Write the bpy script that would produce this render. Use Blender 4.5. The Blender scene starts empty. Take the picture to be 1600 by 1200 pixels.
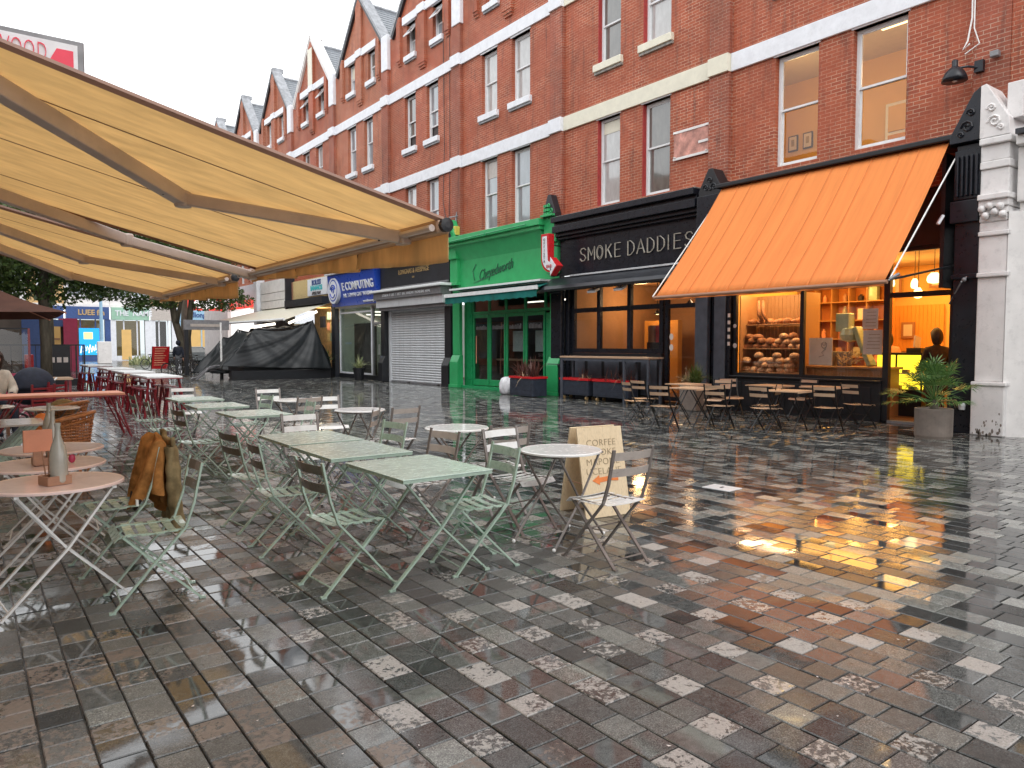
import bpy, math, random
import numpy as np
from mathutils import Vector, Matrix, Euler
random.seed(7)
R = math.radians
SC = bpy.context.scene
C = SC.collection

# ------------------------------------------------------------ camera, sky, sun, exposure
YAW = R(36.8)
PITCH = math.atan(60 / 1150)
cam = bpy.data.cameras.new('camera')
cam.sensor_fit = 'HORIZONTAL'
cam.sensor_width = 36.0
cam.lens = 36.0 * 1150 / 1600
cam.clip_start = 0.05
cam.clip_end = 900
camo = bpy.data.objects.new('camera', cam)
C.objects.link(camo)
camo.location = (0, 0, 1.55)
camo.rotation_euler = (math.pi / 2 - PITCH, 0, -YAW)
SC.camera = camo

W = bpy.data.worlds.new('World')
SC.world = W
W.use_nodes = True
wn = W.node_tree.nodes
wl = W.node_tree.links
wn.clear()
sky = wn.new('ShaderNodeTexSky')
sky.sky_type = 'NISHITA'
sky.sun_disc = False
sky.sun_elevation = R(48)
sky.sun_rotation = R(200)
sky.air_density = 1.0
sky.dust_density = 4.0
sky.ozone_density = 1.0
hs = wn.new('ShaderNodeHueSaturation')
hs.inputs['Saturation'].default_value = 0.12
gm = wn.new('ShaderNodeMix')
gm.data_type = 'RGBA'
gm.inputs[0].default_value = 0.65
gm.inputs[7].default_value = (18.5, 18.8, 19.2, 1)      # even cloud cover over the clear sky
bg = wn.new('ShaderNodeBackground')
bg.inputs['Strength'].default_value = 0.135
wo = wn.new('ShaderNodeOutputWorld')
wl.new(sky.outputs[0], hs.inputs['Color'])
wl.new(hs.outputs[0], gm.inputs[6])
wl.new(gm.outputs[2], bg.inputs[0])
wl.new(bg.outputs[0], wo.inputs[0])

sun = bpy.data.lights.new('sun', 'SUN')
sun.energy = 0.6
sun.angle = R(40)
sun.color = (1.0, 0.98, 0.95)
suno = bpy.data.objects.new('sun', sun)
C.objects.link(suno)
suno.rotation_euler = (R(42), 0, R(-20))

SC.view_settings.view_transform = 'Standard'
SC.view_settings.look = 'None'
SC.view_settings.exposure = 0.0
SC.view_settings.gamma = 1.0
SC.view_settings.use_curve_mapping = False

# ------------------------------------------------------------ materials
MATS = {}


class NT:
    def __init__(s, name):
        s.m = bpy.data.materials.new(name)
        s.m.use_nodes = True
        s.t = s.m.node_tree
        s.t.nodes.clear()
        s.out = s.n('ShaderNodeOutputMaterial')

    def n(s, k, **kw):
        a = s.t.nodes.new(k)
        for q, v in kw.items():
            setattr(a, q, v)
        return a

    def l(s, a, b):
        s.t.links.new(a, b)

    def coords(s, scale=(1, 1, 1), obj=True):
        tc = s.n('ShaderNodeTexCoord')
        mp = s.n('ShaderNodeMapping')
        mp.inputs['Scale'].default_value = scale
        s.l(tc.outputs['Object' if obj else 'Generated'], mp.inputs[0])
        return mp.outputs[0]

    def noise(s, vec, scale, detail=3, rough=.55, dist=0):
        a = s.n('ShaderNodeTexNoise')
        a.inputs['Scale'].default_value = scale
        a.inputs['Detail'].default_value = detail
        a.inputs['Roughness'].default_value = rough
        a.inputs['Distortion'].default_value = dist
        s.l(vec, a.inputs['Vector'])
        return a.outputs['Fac']

    def ramp(s, fac, stops, interp='LINEAR'):
        a = s.n('ShaderNodeValToRGB')
        a.color_ramp.interpolation = interp
        e = a.color_ramp.elements
        while len(e) < len(stops):
            e.new(.5)
        for i, (p, c) in enumerate(stops):
            e[i].position = p
            if isinstance(c, (int, float)):
                c = (c, c, c)
            e[i].color = (*c, 1)
        s.l(fac, a.inputs[0])
        return a.outputs[0]

    def mix(s, fac, a, b, mode='MIX'):
        m = s.n('ShaderNodeMix', data_type='RGBA', blend_type=mode)
        for sock, v in ((m.inputs[0], fac), (m.inputs[6], a), (m.inputs[7], b)):
            if isinstance(v, (int, float)):
                sock.default_value = v
            elif isinstance(v, tuple):
                sock.default_value = (*v, 1)
            else:
                s.l(v, sock)
        return m.outputs[2]

    def math(s, op, a, b=None, clamp=False):
        m = s.n('ShaderNodeMath', operation=op, use_clamp=clamp)
        for i, v in enumerate((a, b)):
            if v is None:
                continue
            if isinstance(v, (int, float)):
                m.inputs[i].default_value = v
            else:
                s.l(v, m.inputs[i])
        return m.outputs[0]

    def bump(s, h, strength=.3, dist=.01, prev=None):
        b = s.n('ShaderNodeBump')
        b.inputs['Strength'].default_value = strength
        b.inputs['Distance'].default_value = dist
        s.l(h, b.inputs['Height'])
        if prev is not None:
            s.l(prev, b.inputs['Normal'])
        return b.outputs[0]

    def bsdf(s, col, rough=.5, metal=0, spec=.5, normal=None, emis=None, est=0, coat=0):
        p = s.n('ShaderNodeBsdfPrincipled')
        for nm, v in (('Base Color', col), ('Roughness', rough), ('Metallic', metal), ('Specular IOR Level', spec), ('Coat Weight', coat)):
            k = p.inputs[nm]
            if isinstance(v, (int, float)):
                k.default_value = v
            elif isinstance(v, tuple):
                k.default_value = (*v, 1)
            else:
                s.l(v, k)
        if coat:
            p.inputs['Coat Roughness'].default_value = .08
        if normal is not None:
            s.l(normal, p.inputs['Normal'])
        if emis is not None:
            p.inputs['Emission Color'].default_value = (*emis, 1)
            p.inputs['Emission Strength'].default_value = est
        return p.outputs[0]

    def fin(s, sh):
        s.l(sh, s.out.inputs[0])
        MATS[s.m.name] = s.m
        return s.m


def pm(name, col, rough=.5, metal=0, var=.2, scale=6, bump=.15, spec=.5, dirt=0, coat=0, stretch=(1, 1, 1), rvar=.2, bscale=60):
    """generic painted / solid surface: uneven tone, uneven gloss, fine relief, optional grime"""
    t = NT(name)
    v = t.coords(stretch)
    n1 = t.noise(v, scale, 4)
    lo = tuple(c * (1 - var) for c in col)
    hi = tuple(min(1, c * (1 + var)) for c in col)
    c = t.ramp(n1, [(.3, lo), (.7, hi)])
    if dirt:
        n2 = t.noise(v, scale * 2.3, 6, .7)
        k = t.ramp(n2, [(.52, 0.0), (.68, dirt)])
        c = t.mix(k, c, tuple(x * .35 + .01 for x in col))
    n3 = t.noise(v, bscale, 3)
    r = t.math('ADD', rough - rvar / 2, t.math('MULTIPLY', t.noise(v, scale * 3, 4), rvar), True)
    nb = t.bump(n3, bump, .004)
    return t.fin(t.bsdf(c, r, metal, spec, nb, coat=coat))


def emat(name, col, st):
    t = NT(name)
    e = t.n('ShaderNodeEmission')
    e.inputs[0].default_value = (*col, 1)
    e.inputs[1].default_value = st
    return t.fin(e.outputs[0])


def glassmat(name, tint=(1, 1, 1), rough=.0, boost=1.0):
    t = NT(name)
    tr = t.n('ShaderNodeBsdfTransparent')
    tr.inputs[0].default_value = (*tint, 1)
    gl = t.n('ShaderNodeBsdfGlossy')
    gl.inputs[1].default_value = rough
    fr = t.n('ShaderNodeFresnel')
    fr.inputs[0].default_value = 1.5
    mx = t.n('ShaderNodeMixShader')
    ge = t.n('ShaderNodeNewGeometry')
    f = t.math('MULTIPLY', t.math('MULTIPLY', fr.outputs[0], t.math('SUBTRACT', 1.0, ge.outputs['Backfacing'])), boost, True)
    t.l(f, mx.inputs[0])
    t.l(tr.outputs[0], mx.inputs[1])
    t.l(gl.outputs[0], mx.inputs[2])
    return t.fin(mx.outputs[0])


def brickmat(name, c1, c2, mortar, weather=.4):
    t = NT(name)
    tc = t.n('ShaderNodeTexCoord')
    sp = t.n('ShaderNodeSeparateXYZ')
    t.l(tc.outputs['Object'], sp.inputs[0])
    cb = t.n('ShaderNodeCombineXYZ')
    t.l(t.math('ADD', sp.outputs[0], sp.outputs[1]), cb.inputs[0])
    t.l(sp.outputs[2], cb.inputs[1])
    b = t.n('ShaderNodeTexBrick')
    b.inputs['Scale'].default_value = 1
    b.inputs['Brick Width'].default_value = .225
    b.inputs['Row Height'].default_value = .075
    b.inputs['Mortar Size'].default_value = .0075
    b.inputs['Mortar Smooth'].default_value = .3
    b.inputs['Bias'].default_value = -.1
    b.inputs['Color1'].default_value = (*c1, 1)
    b.inputs['Color2'].default_value = (*c2, 1)
    b.inputs['Mortar'].default_value = (*mortar, 1)
    t.l(cb.outputs[0], b.inputs['Vector'])
    v = tc.outputs['Object']
    # mortar shows only in patches, as on the old wall
    n0 = t.noise(v, 1.1, 5, .65, .6)
    keep = t.ramp(n0, [(.40, .30), (.58, 1.0)])
    plain = t.mix(t.noise(cb.outputs[0], 9, 2), c1, c2)
    col = t.mix(keep, plain, b.outputs['Color'])
    n1 = t.noise(v, .55, 5, .6, .4)
    col = t.mix(t.ramp(n1, [(.35, 0.0), (.65, weather)]), col, (c1[0] * .42, c1[1] * .6, c1[2] * .75))
    mp = t.n('ShaderNodeMapping')
    mp.inputs['Scale'].default_value = (3, 3, .35)
    t.l(v, mp.inputs[0])
    n2 = t.noise(mp.outputs[0], 1.6, 5, .65)
    col = t.mix(t.ramp(n2, [(.53, 0.0), (.74, .62)]), col, (.075, .042, .035))
    n3 = t.noise(v, 45, 3)
    col = t.mix(.35, col, t.ramp(n3, [(.3, .40), (.7, 1.25)]), 'MULTIPLY')
    h = t.math('ADD', t.math('MULTIPLY', b.outputs['Fac'], -1.0), t.math('MULTIPLY', n3, .5))
    return t.fin(t.bsdf(col, t.math('ADD', .45, t.math('MULTIPLY', n1, .35)), 0, .35, t.bump(h, .5, .01)))


def stonemat():
    t = NT('wet_stone')
    at = t.n('ShaderNodeAttribute', attribute_name='tone')
    sp = t.n('ShaderNodeSeparateColor')
    t.l(at.outputs['Color'], sp.inputs[0])
    tone, mott, rnd = sp.outputs[0], sp.outputs[1], sp.outputs[2]
    geo = t.n('ShaderNodeNewGeometry')
    v = geo.outputs['Position']
    base = t.ramp(tone, [(0.0, (.022, .023, .022)), (.25, (.048, .050, .048)), (.5, (.100, .101, .096)), (.75, (.160, .165, .150)), (1.0, (.23, .225, .205))])
    base = t.mix(t.math('MULTIPLY', t.math('GREATER_THAN', rnd, .93), .12), base, (.10, .075, .058))
    grain = t.noise(v, 300, 2, .7)
    speck = t.ramp(t.noise(v, 130, 4, .85), [(.36, .35), (.5, .95), (.62, 2.2)])
    speck = t.mix(t.math('MULTIPLY', t.math('GREATER_THAN', rnd, .36), .75), (1, 1, 1), speck)
    blot = t.noise(v, 26, 5, .62, .5)
    base = t.mix(1.0, base, t.ramp(grain, [(.32, .5), (.68, 1.7)]), 'MULTIPLY')
    base = t.mix(1.0, base, speck, 'MULTIPLY')
    base = t.mix(.8, base, t.ramp(blot, [(.3, .6), (.7, 1.3)]), 'MULTIPLY')
    # rough, worn stones stand proud of their water film in patches
    mp = t.n('ShaderNodeMapping')
    t.l(v, mp.inputs[0])
    cmb = t.n('ShaderNodeCombineXYZ')
    t.l(t.math('MULTIPLY', rnd, 60.0), cmb.inputs[2])
    t.l(cmb.outputs[0], mp.inputs[1])
    pat = t.noise(mp.outputs[0], 30, 5, .72, .35)
    pat = t.math('SUBTRACT', pat, t.math('MULTIPLY', t.math('LESS_THAN', mott, .85), .035))
    pat = t.math('ADD', pat, t.math('ADD', t.math('MULTIPLY', t.math('SUBTRACT', t.math('FRACT', t.math('MULTIPLY', rnd, 7.3)), .6), .13), t.math('MULTIPLY', t.math('SUBTRACT', t.noise(v, 2.2, 3), .5), .22)))
    patch = t.math('MULTIPLY', t.ramp(pat, [(.43, 0.0), (.50, 1.0)]), t.math('GREATER_THAN', mott, .5))
    lightc = t.mix(t.noise(v, 90, 3), (.18, .165, .15), (.56, .53, .49))
    lightc = t.mix(t.math('LESS_THAN', mott, .85), lightc, t.mix(t.noise(v, 55, 4, .7), (.085, .065, .052), (.30, .245, .205)))
    lightc = t.mix(t.ramp(grain, [(.3, .5), (.5, 0.0)]), lightc, (.14, .12, .11))
    col = t.mix(patch, base, lightc)
    # film of water: thicker in the hollows of the square
    pud = t.ramp(t.noise(v, .9, 4, .55, .3), [(.46, 0.0), (.60, 1.0)])
    ln_ = t.n('ShaderNodeVectorMath', operation='LENGTH')
    t.l(v, ln_.inputs[0])
    # the open middle of the square stands under a thinner, more even film than the trodden edge by the cafe
    far = t.ramp(t.math('MULTIPLY', ln_.outputs['Value'], .05), [(.27, 0.0), (.50, 1.0)])
    pud = t.math('MAXIMUM', pud, far)
    rr = t.math('ADD', .035, t.math('MULTIPLY', blot, .12))
    rr = t.math('ADD', rr, t.math('MULTIPLY', t.ramp(tone, [(0, 0.0), (1, 1.0)]), .16))
    rr = t.math('MULTIPLY', rr, t.math('SUBTRACT', 1.0, t.math('MULTIPLY', pud, .65)))
    flat = t.math('LESS_THAN', rnd, .45)      # stones lying a little low keep a mirror-flat film
    rr = t.math('MULTIPLY', rr, t.math('SUBTRACT', 1.0, t.math('MULTIPLY', flat, .8)))
    rr = t.math('ADD', rr, t.math('MULTIPLY', t.math('MULTIPLY', t.math('SUBTRACT', 1.0, flat), t.math('SUBTRACT', 1.0, pud)), .16))
    rr = t.math('ADD', rr, t.math('MULTIPLY', patch, .24), True)
    dry = t.math('SUBTRACT', 1.0, t.math('MAXIMUM', flat, t.math('MULTIPLY', pud, .8)))
    b1 = t.bump(t.math('MULTIPLY', t.math('ADD', t.math('MULTIPLY', grain, .35), t.math('MULTIPLY', patch, .9)), t.math('ADD', .12, t.math('MULTIPLY', dry, .9))), .24, .0022)
    b2 = t.bump(t.noise(v, 7, 2), .045, .006, b1)
    b2 = t.bump(t.math('MULTIPLY', t.noise(v, 24, 3, .6), t.math('ADD', .15, far)), .10, .004, b2)
    return t.fin(t.bsdf(col, rr, 0, t.math('ADD', .42, t.math('MULTIPLY', t.math('MAXIMUM', flat, pud), .50)), b2))


def fabricmat(name, col, trans, stripe=.12, sc=(1, 1, 1), dark=(.35, .2, .08), dist=.3):
    t = NT(name)
    v = t.coords(sc)
    n = t.noise(v, 2.0, 5, .6, dist)
    c = t.ramp(n, [(.3, tuple(x * (1 - stripe * 1.6) for x in col)), (.65, tuple(min(1, x * (1 + stripe)) for x in col))])
    n2 = t.noise(t.coords(), 1.1, 4, .6)
    c = t.mix(t.ramp(n2, [(.62, 0.0), (.8, .25)]), c, dark)
    wv = t.noise(t.coords(), 420, 1)
    nb = t.bump(wv, .25, .002)
    d = t.bsdf(c, .75, 0, .25, nb)
    tr = t.n('ShaderNodeBsdfTranslucent')
    t.l(c, tr.inputs[0])
    mx = t.n('ShaderNodeMixShader')
    mx.inputs[0].default_value = trans
    t.l(d, mx.inputs[1])
    t.l(tr.outputs[0], mx.inputs[2])
    return t.fin(mx.outputs[0])


def woodmat(name, c1, c2, rough=.45, axis=0, scale=3):
    t = NT(name)
    s = [14, 14, 14]
    s[axis] = 1.2
    v = t.coords(tuple(s))
    n = t.noise(v, scale, 5, .65, 1.2)
    c = t.mix(n, c1, c2)
    n2 = t.noise(v, scale * 5, 4)
    c = t.mix(t.ramp(n2, [(.5, 0.0), (.75, .5)]), c, tuple(x * .5 for x in c1))
    return t.fin(t.bsdf(c, t.math('ADD', rough - .1, t.math('MULTIPLY', n, .2)), 0, .45, t.bump(n2, .2, .002)))


def leafmat(name, c1, c2):
    t = NT(name)
    geo = t.n('ShaderNodeNewGeometry')
    r = t.n('ShaderNodeValToRGB')
    r.color_ramp.elements[0].color = (*c1, 1)
    r.color_ramp.elements[1].color = (*c2, 1)
    t.l(geo.outputs['Random Per Island'], r.inputs[0])
    d = t.bsdf(r.outputs[0], .4, 0, .5)
    tr = t.n('ShaderNodeBsdfTranslucent')
    t.l(r.outputs[0], tr.inputs[0])
    mx = t.n('ShaderNodeMixShader')
    mx.inputs[0].default_value = .25
    t.l(d, mx.inputs[1])
    t.l(tr.outputs[0], mx.inputs[2])
    return t.fin(mx.outputs[0])


M = dict(
    stone=stonemat(),
    mud=pm('joint_mud', (.014, .013, .011), .22, var=.4, scale=20, bump=.5),
    asphalt=pm('wet_paving_far', (.10, .10, .10), .2, var=.35, scale=1.2, bump=.3),
    brick=brickmat('red_brick', (.50, .118, .052), (.32, .062, .029), (.68, .42, .29)),
    brick2=brickmat('orange_red_brick', (.52, .155, .075), (.38, .10, .05), (.66, .44, .31), .35),
    brickp=brickmat('grey_streaked_brick', (.44, .11, .055), (.30, .07, .04), (.60, .40, .30), .6),
    redpaint=pm('red_reveal_brick', (.36, .035, .03), .5, scale=14, var=.25),
    white=pm('white_paint', (.74, .76, .80), .4, var=.07, dirt=.12, scale=5),
    cream=pm('cream_paint', (.72, .69, .56), .4, var=.06, dirt=.1, scale=4),
    sash=pm('window_white', (.74, .75, .76), .3, var=.05, scale=12),
    sill=pm('stained_sill', (.30, .29, .26), .55, var=.4, dirt=.6, scale=7),
    slate=pm('roof_slate', (.17, .185, .205), .35, var=.3, scale=9, bump=.6, bscale=12),
    lead=pm('grey_coping', (.30, .31, .33), .5, var=.3, dirt=.3, scale=5),
    black=pm('black_gloss_paint', (.010, .012, .018), .30, var=.3, scale=5, spec=.4),
    blackd=pm('black_satin_paint', (.010, .011, .014), .42, var=.3, scale=5),
    soot=pm('dark_slate_fascia', (.018, .020, .026), .35, var=.3, scale=3),
    grey=pm('slate_grey_paint', (.075, .085, .105), .35, var=.2, scale=5, dirt=.1),
    navy=pm('navy_planter_paint', (.030, .038, .055), .4, var=.25, scale=8),
    green=pm('emerald_paint', (.035, .38, .13), .33, var=.10, scale=3, dirt=.05),
    greend=pm('emerald_door_paint', (.02, .30, .11), .3, var=.12, scale=5),
    teal=fabricmat('teal_canvas', (.012, .16, .14), .1, .2),
    canvw=pm('white_canvas', (.72, .74, .74), .6, var=.08),
    steel=pm('shutter_steel', (.62, .64, .66), .38, .15, var=.06, dirt=.25, scale=2.5, stretch=(1, 1, .5)),
    steeld=pm('grey_metal', (.22, .22, .23), .4, .3, var=.2),
    blue=pm('royal_blue_sign', (.02, .07, .42), .3, var=.1, scale=2),
    letter=pm('white_letter', (.78, .80, .82), .4, var=.03),
    gold=pm('gold_letter', (.55, .38, .18), .35, .4, var=.1),
    teall=pm('teal_letter', (.03, .42, .45), .4, var=.05),
    redl=pm('red_sign', (.55, .02, .025), .3, var=.1),
    pink=pm('red_pink_print', (.80, .05, .10), .4, var=.05),
    neon=pm('pale_tube_letter', (.42, .39, .33), .25, var=.1),
    script=pm('script_letter', (.03, .12, .07), .3, var=.1),
    awn=fabricmat('ochre_awning_canvas', (.89, .71, .44), .67, .07, (.12, 6, 6), (.55, .44, .26), 0),
    val=fabricmat('amber_valance_canvas', (.88, .64, .34), .45, .10, (4, 4, .6)),
    orange=fabricmat('orange_awning_canvas', (.98, .37, .11), .38, .06, (.4, 7, .4), (.85, .27, .07)),
    oseam=pm('orange_seam', (.70, .20, .04), .7, var=.1),
    brownc=fabricmat('brown_parasol_canvas', (.13, .055, .035), .35, .15),
    armm=pm('taupe_awning_arm', (.58, .47, .41), .35, 0, var=.12, scale=3, dirt=.15),
    armr=pm('tan_front_rail', (.46, .29, .19), .4, var=.12, scale=3),
    armo=pm('brown_awning_rail', (.27, .14, .09), .4, var=.15, scale=3),
    sage=pm('sage_metal', (.36, .48, .39), .28, 0, var=.14, scale=9, dirt=.12, coat=.5),
    sagetop=pm('sky_sheen_sage_top', (.54, .68, .59), .26, 0, var=.12, scale=7, bump=.35, coat=.25, bscale=90, rvar=.2),  # paler than the frame: wet sky sheen painted into the colour
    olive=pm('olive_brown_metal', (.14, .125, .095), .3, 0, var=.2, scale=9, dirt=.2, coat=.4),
    bisq=pm('bisque_metal', (.45, .40, .36), .3, 0, var=.12, scale=9, dirt=.15, coat=.5),
    bisq_shade=pm('shaded_metal_leg', (.19, .165, .15), .3, .1, var=.2, scale=9, coat=.3),  # grey-white paint darkened: shade on the legs put into its colour
    whitem=pm('white_metal', (.80, .80, .78), .25, 0, var=.06, scale=8, dirt=.12, coat=.5),
    peach=pm('awning_tinted_top', (.84, .66, .62), .22, 0, var=.04, scale=8, coat=.3),  # pink tint stands in for warm light through the awning
    maroon=pm('maroon_metal', (.20, .012, .02), .3, 0, var=.15, scale=8, coat=.3),
    blackm=pm('black_metal', (.012, .012, .013), .4, .2, var=.3, scale=12),
    plank=woodmat('teak_slat', (.42, .27, .17), (.58, .41, .28), .35, 0),
    oak=woodmat('light_plywood', (.66, .50, .30), (.80, .66, .45), .5, 2, 2),
    wood=woodmat('warm_wood', (.30, .15, .06), (.42, .23, .10), .45, 0),
    woodv=woodmat('warm_wood_panel', (.36, .18, .07), (.50, .27, .12), .45, 2),
    brownw=woodmat('holder_wood', (.30, .15, .09), (.42, .23, .14), .5, 0),
    rattan=pm('rattan_cane', (.42, .17, .06), .4, var=.35, scale=30),
    coat=pm('rust_wool_coat', (.40, .18, .055), .95, var=.45, scale=14, spec=.1, bump=.6, bscale=160),
    coatl=pm('olive_wool_lining', (.26, .20, .105), .95, var=.35, scale=14, spec=.1, bump=.6, bscale=160),
    tarp=pm('black_tarpaulin', (.009, .012, .014), .42, var=.3, scale=3, bump=.2, bscale=14, spec=.35),
    conc=pm('stone_pot', (.20, .165, .14), .6, var=.2, scale=5, dirt=.3),
    stuc=pm('off_white_render', (.76, .74, .72), .5, var=.08, scale=2.5, dirt=.2, bump=.4),
    stucs=pm('peeling_white_paint', (.76, .74, .73), .35, var=.07, scale=3, dirt=.25, bump=.5),
    bark=pm('tree_bark', (.075, .065, .045), .8, var=.4, scale=12, bump=.9, bscale=22, stretch=(1, 1, .25)),
    leaf=leafmat('tree_leaf', (.035, .075, .018), (.10, .16, .04)),
    leafp=leafmat('palm_leaf', (.05, .13, .03), (.13, .26, .07)),
    leafg=leafmat('grass_leaf', (.05, .10, .02), (.16, .22, .06)),
    leafd=leafmat('dry_leaf', (.32, .19, .10), (.50, .36, .22)),
    leafr=leafmat('red_leaf', (.06, .02, .02), (.18, .07, .05)),
    leafy=leafmat('pale_leaf', (.16, .22, .10), (.50, .52, .28)),
    glass=glassmat('clear_glass', (.96, .97, .96), 0, 1.6),
    glassd=glassmat('dark_shop_glass', (.75, .79, .79), 0, 1.8),
    bread=pm('bread_crust', (.60, .36, .20), .75, var=.5, scale=22, bump=.6, bscale=40),
    breadd=pm('dark_bread_crust', (.32, .13, .05), .7, var=.5, scale=22, bump=.6, bscale=40),
    skin=pm('skin', (.45, .24, .17), .5, var=.1),
    hair=pm('dark_brown_hair', (.03, .014, .008), .5, var=.4, scale=40),
    cloth=pm('dark_coat_cloth', (.03, .018, .014), .85, var=.3, scale=12),
    clothb=pm('navy_cloth', (.012, .016, .03), .8, var=.3, scale=12),
    clothg=pm('grey_trouser_cloth', (.13, .135, .15), .85, var=.2),
    clothc=pm('cream_coat_cloth', (.48, .42, .34), .85, var=.15, scale=12),
    rubber=pm('tyre_rubber', (.015, .015, .015), .7),
    chrome=pm('bright_steel', (.6, .6, .62), .2, .9, var=.05),
    bag=pm('white_plastic_bag', (.72, .73, .76), .3, var=.08, bump=.5, bscale=14),
    bottle=pm('frosted_bottle', (.36, .35, .30), .12, 0, var=.15, scale=6, coat=.6),
    copper=pm('terracotta_print', (.66, .28, .17), .6, var=.1),
    carw=pm('white_car_paint', (.70, .72, .74), .15, 0, var=.03, coat=1),
    card=pm('dark_car_paint', (.02, .03, .03), .15, 0, var=.1, coat=1),
    carr=pm('red_car_paint', (.25, .02, .03), .2, 0, var=.1, coat=1),
    yel=pm('yellow_box_plastic', (.60, .52, .10), .4, var=.1, dirt=.2),
    ply=pm('weathered_board', (.52, .25, .20), .6, var=.45, scale=5, dirt=.35),
    straw=pm('straw_matting', (.55, .42, .20), .8, var=.4, scale=20),
    glow=emat('warm_lamp_glow', (1.0, .70, .30), 4.5),
    glowy=emat('yellow_display_glow', (1.0, .72, .03), 2.2),
    tube=emat('white_tube_glow', (1.0, .90, .76), 3.2),
    screen=emat('cyan_screen_glow', (.04, .42, 1.0), 1.5),
    screeny=emat('yellow_screen_glow', (.9, .95, .35), 1.6),
    redg=emat('red_lightbox', (1.0, .10, .08), 1.1),
    whiteg=emat('white_lightbox', (1.0, .95, .92), 1.6),
    cwall=pm('cream_room_wall', (.74, .47, .17), .7, var=.05, scale=2),
    bwall=pm('amber_room_wall', (.70, .33, .07), .7, var=.06, scale=2),
    orwall=pm('ochre_shelf_wall', (.55, .20, .045), .6, var=.15, scale=2),
    rwall=pm('restaurant_wall', (.34, .19, .10), .7, var=.1, scale=2),
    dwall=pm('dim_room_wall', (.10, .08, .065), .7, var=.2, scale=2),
    wceil=pm('room_ceiling', (.60, .50, .38), .7, var=.05),
    gwall=pm('pale_green_wall', (.45, .52, .45), .7, var=.06),
    flo=pm('room_floor', (.16, .08, .04), .35, var=.2),
    paper=pm('paper', (.66, .60, .56), .7, var=.06),
    ink=pm('print_ink', (.06, .05, .05), .6),
    inkb=pm('menu_ink', (.34, .26, .16), .6),
    orp=pm('orange_print', (.72, .20, .04), .5),
    mint=pm('mint_metal', (.30, .42, .34), .25, 0, var=.1, coat=.5),
    gpale=pm('pale_blue_shop_paint', (.30, .50, .66), .4, var=.08),
    gdark=pm('deep_blue_shop_paint', (.04, .085, .24), .35, var=.15),  # lightened blue: sky glare over the far shops put into the colour
    gmint=pm('mint_shop_paint', (.30, .50, .38), .4, var=.12, scale=2),
    stock=pm('yellow_stock_brick', (.55, .36, .16), .7, var=.25, scale=6),
    rose=pm('rose_red_panel', (.42, .03, .09), .35, var=.1),
)

# window panes that close a room nobody lights: curtain tones, with sky reflection painted into the base colour
def panemat(name, c1, c2, sc=3):
    t = NT(name)
    v = t.coords((1, 1, .4))
    n = t.noise(v, sc, 4, .6, .4)
    c = t.mix(n, c1, c2)
    g = t.noise(t.coords(), 1.3, 2)
    return t.fin(t.bsdf(c, .04, 0, 1.0, t.bump(g, .05, .02), coat=1))


M['pane'] = panemat('sky_toned_pane', (.13, .155, .17), (.36, .42, .46))  # pale blue-grey base imitates the sky reflected in the glass
M['panec'] = panemat('curtained_pane', (.30, .30, .29), (.55, .56, .56), 7)
M['paned'] = panemat('dark_pane', (.06, .062, .06), (.20, .20, .18), 5)

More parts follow.
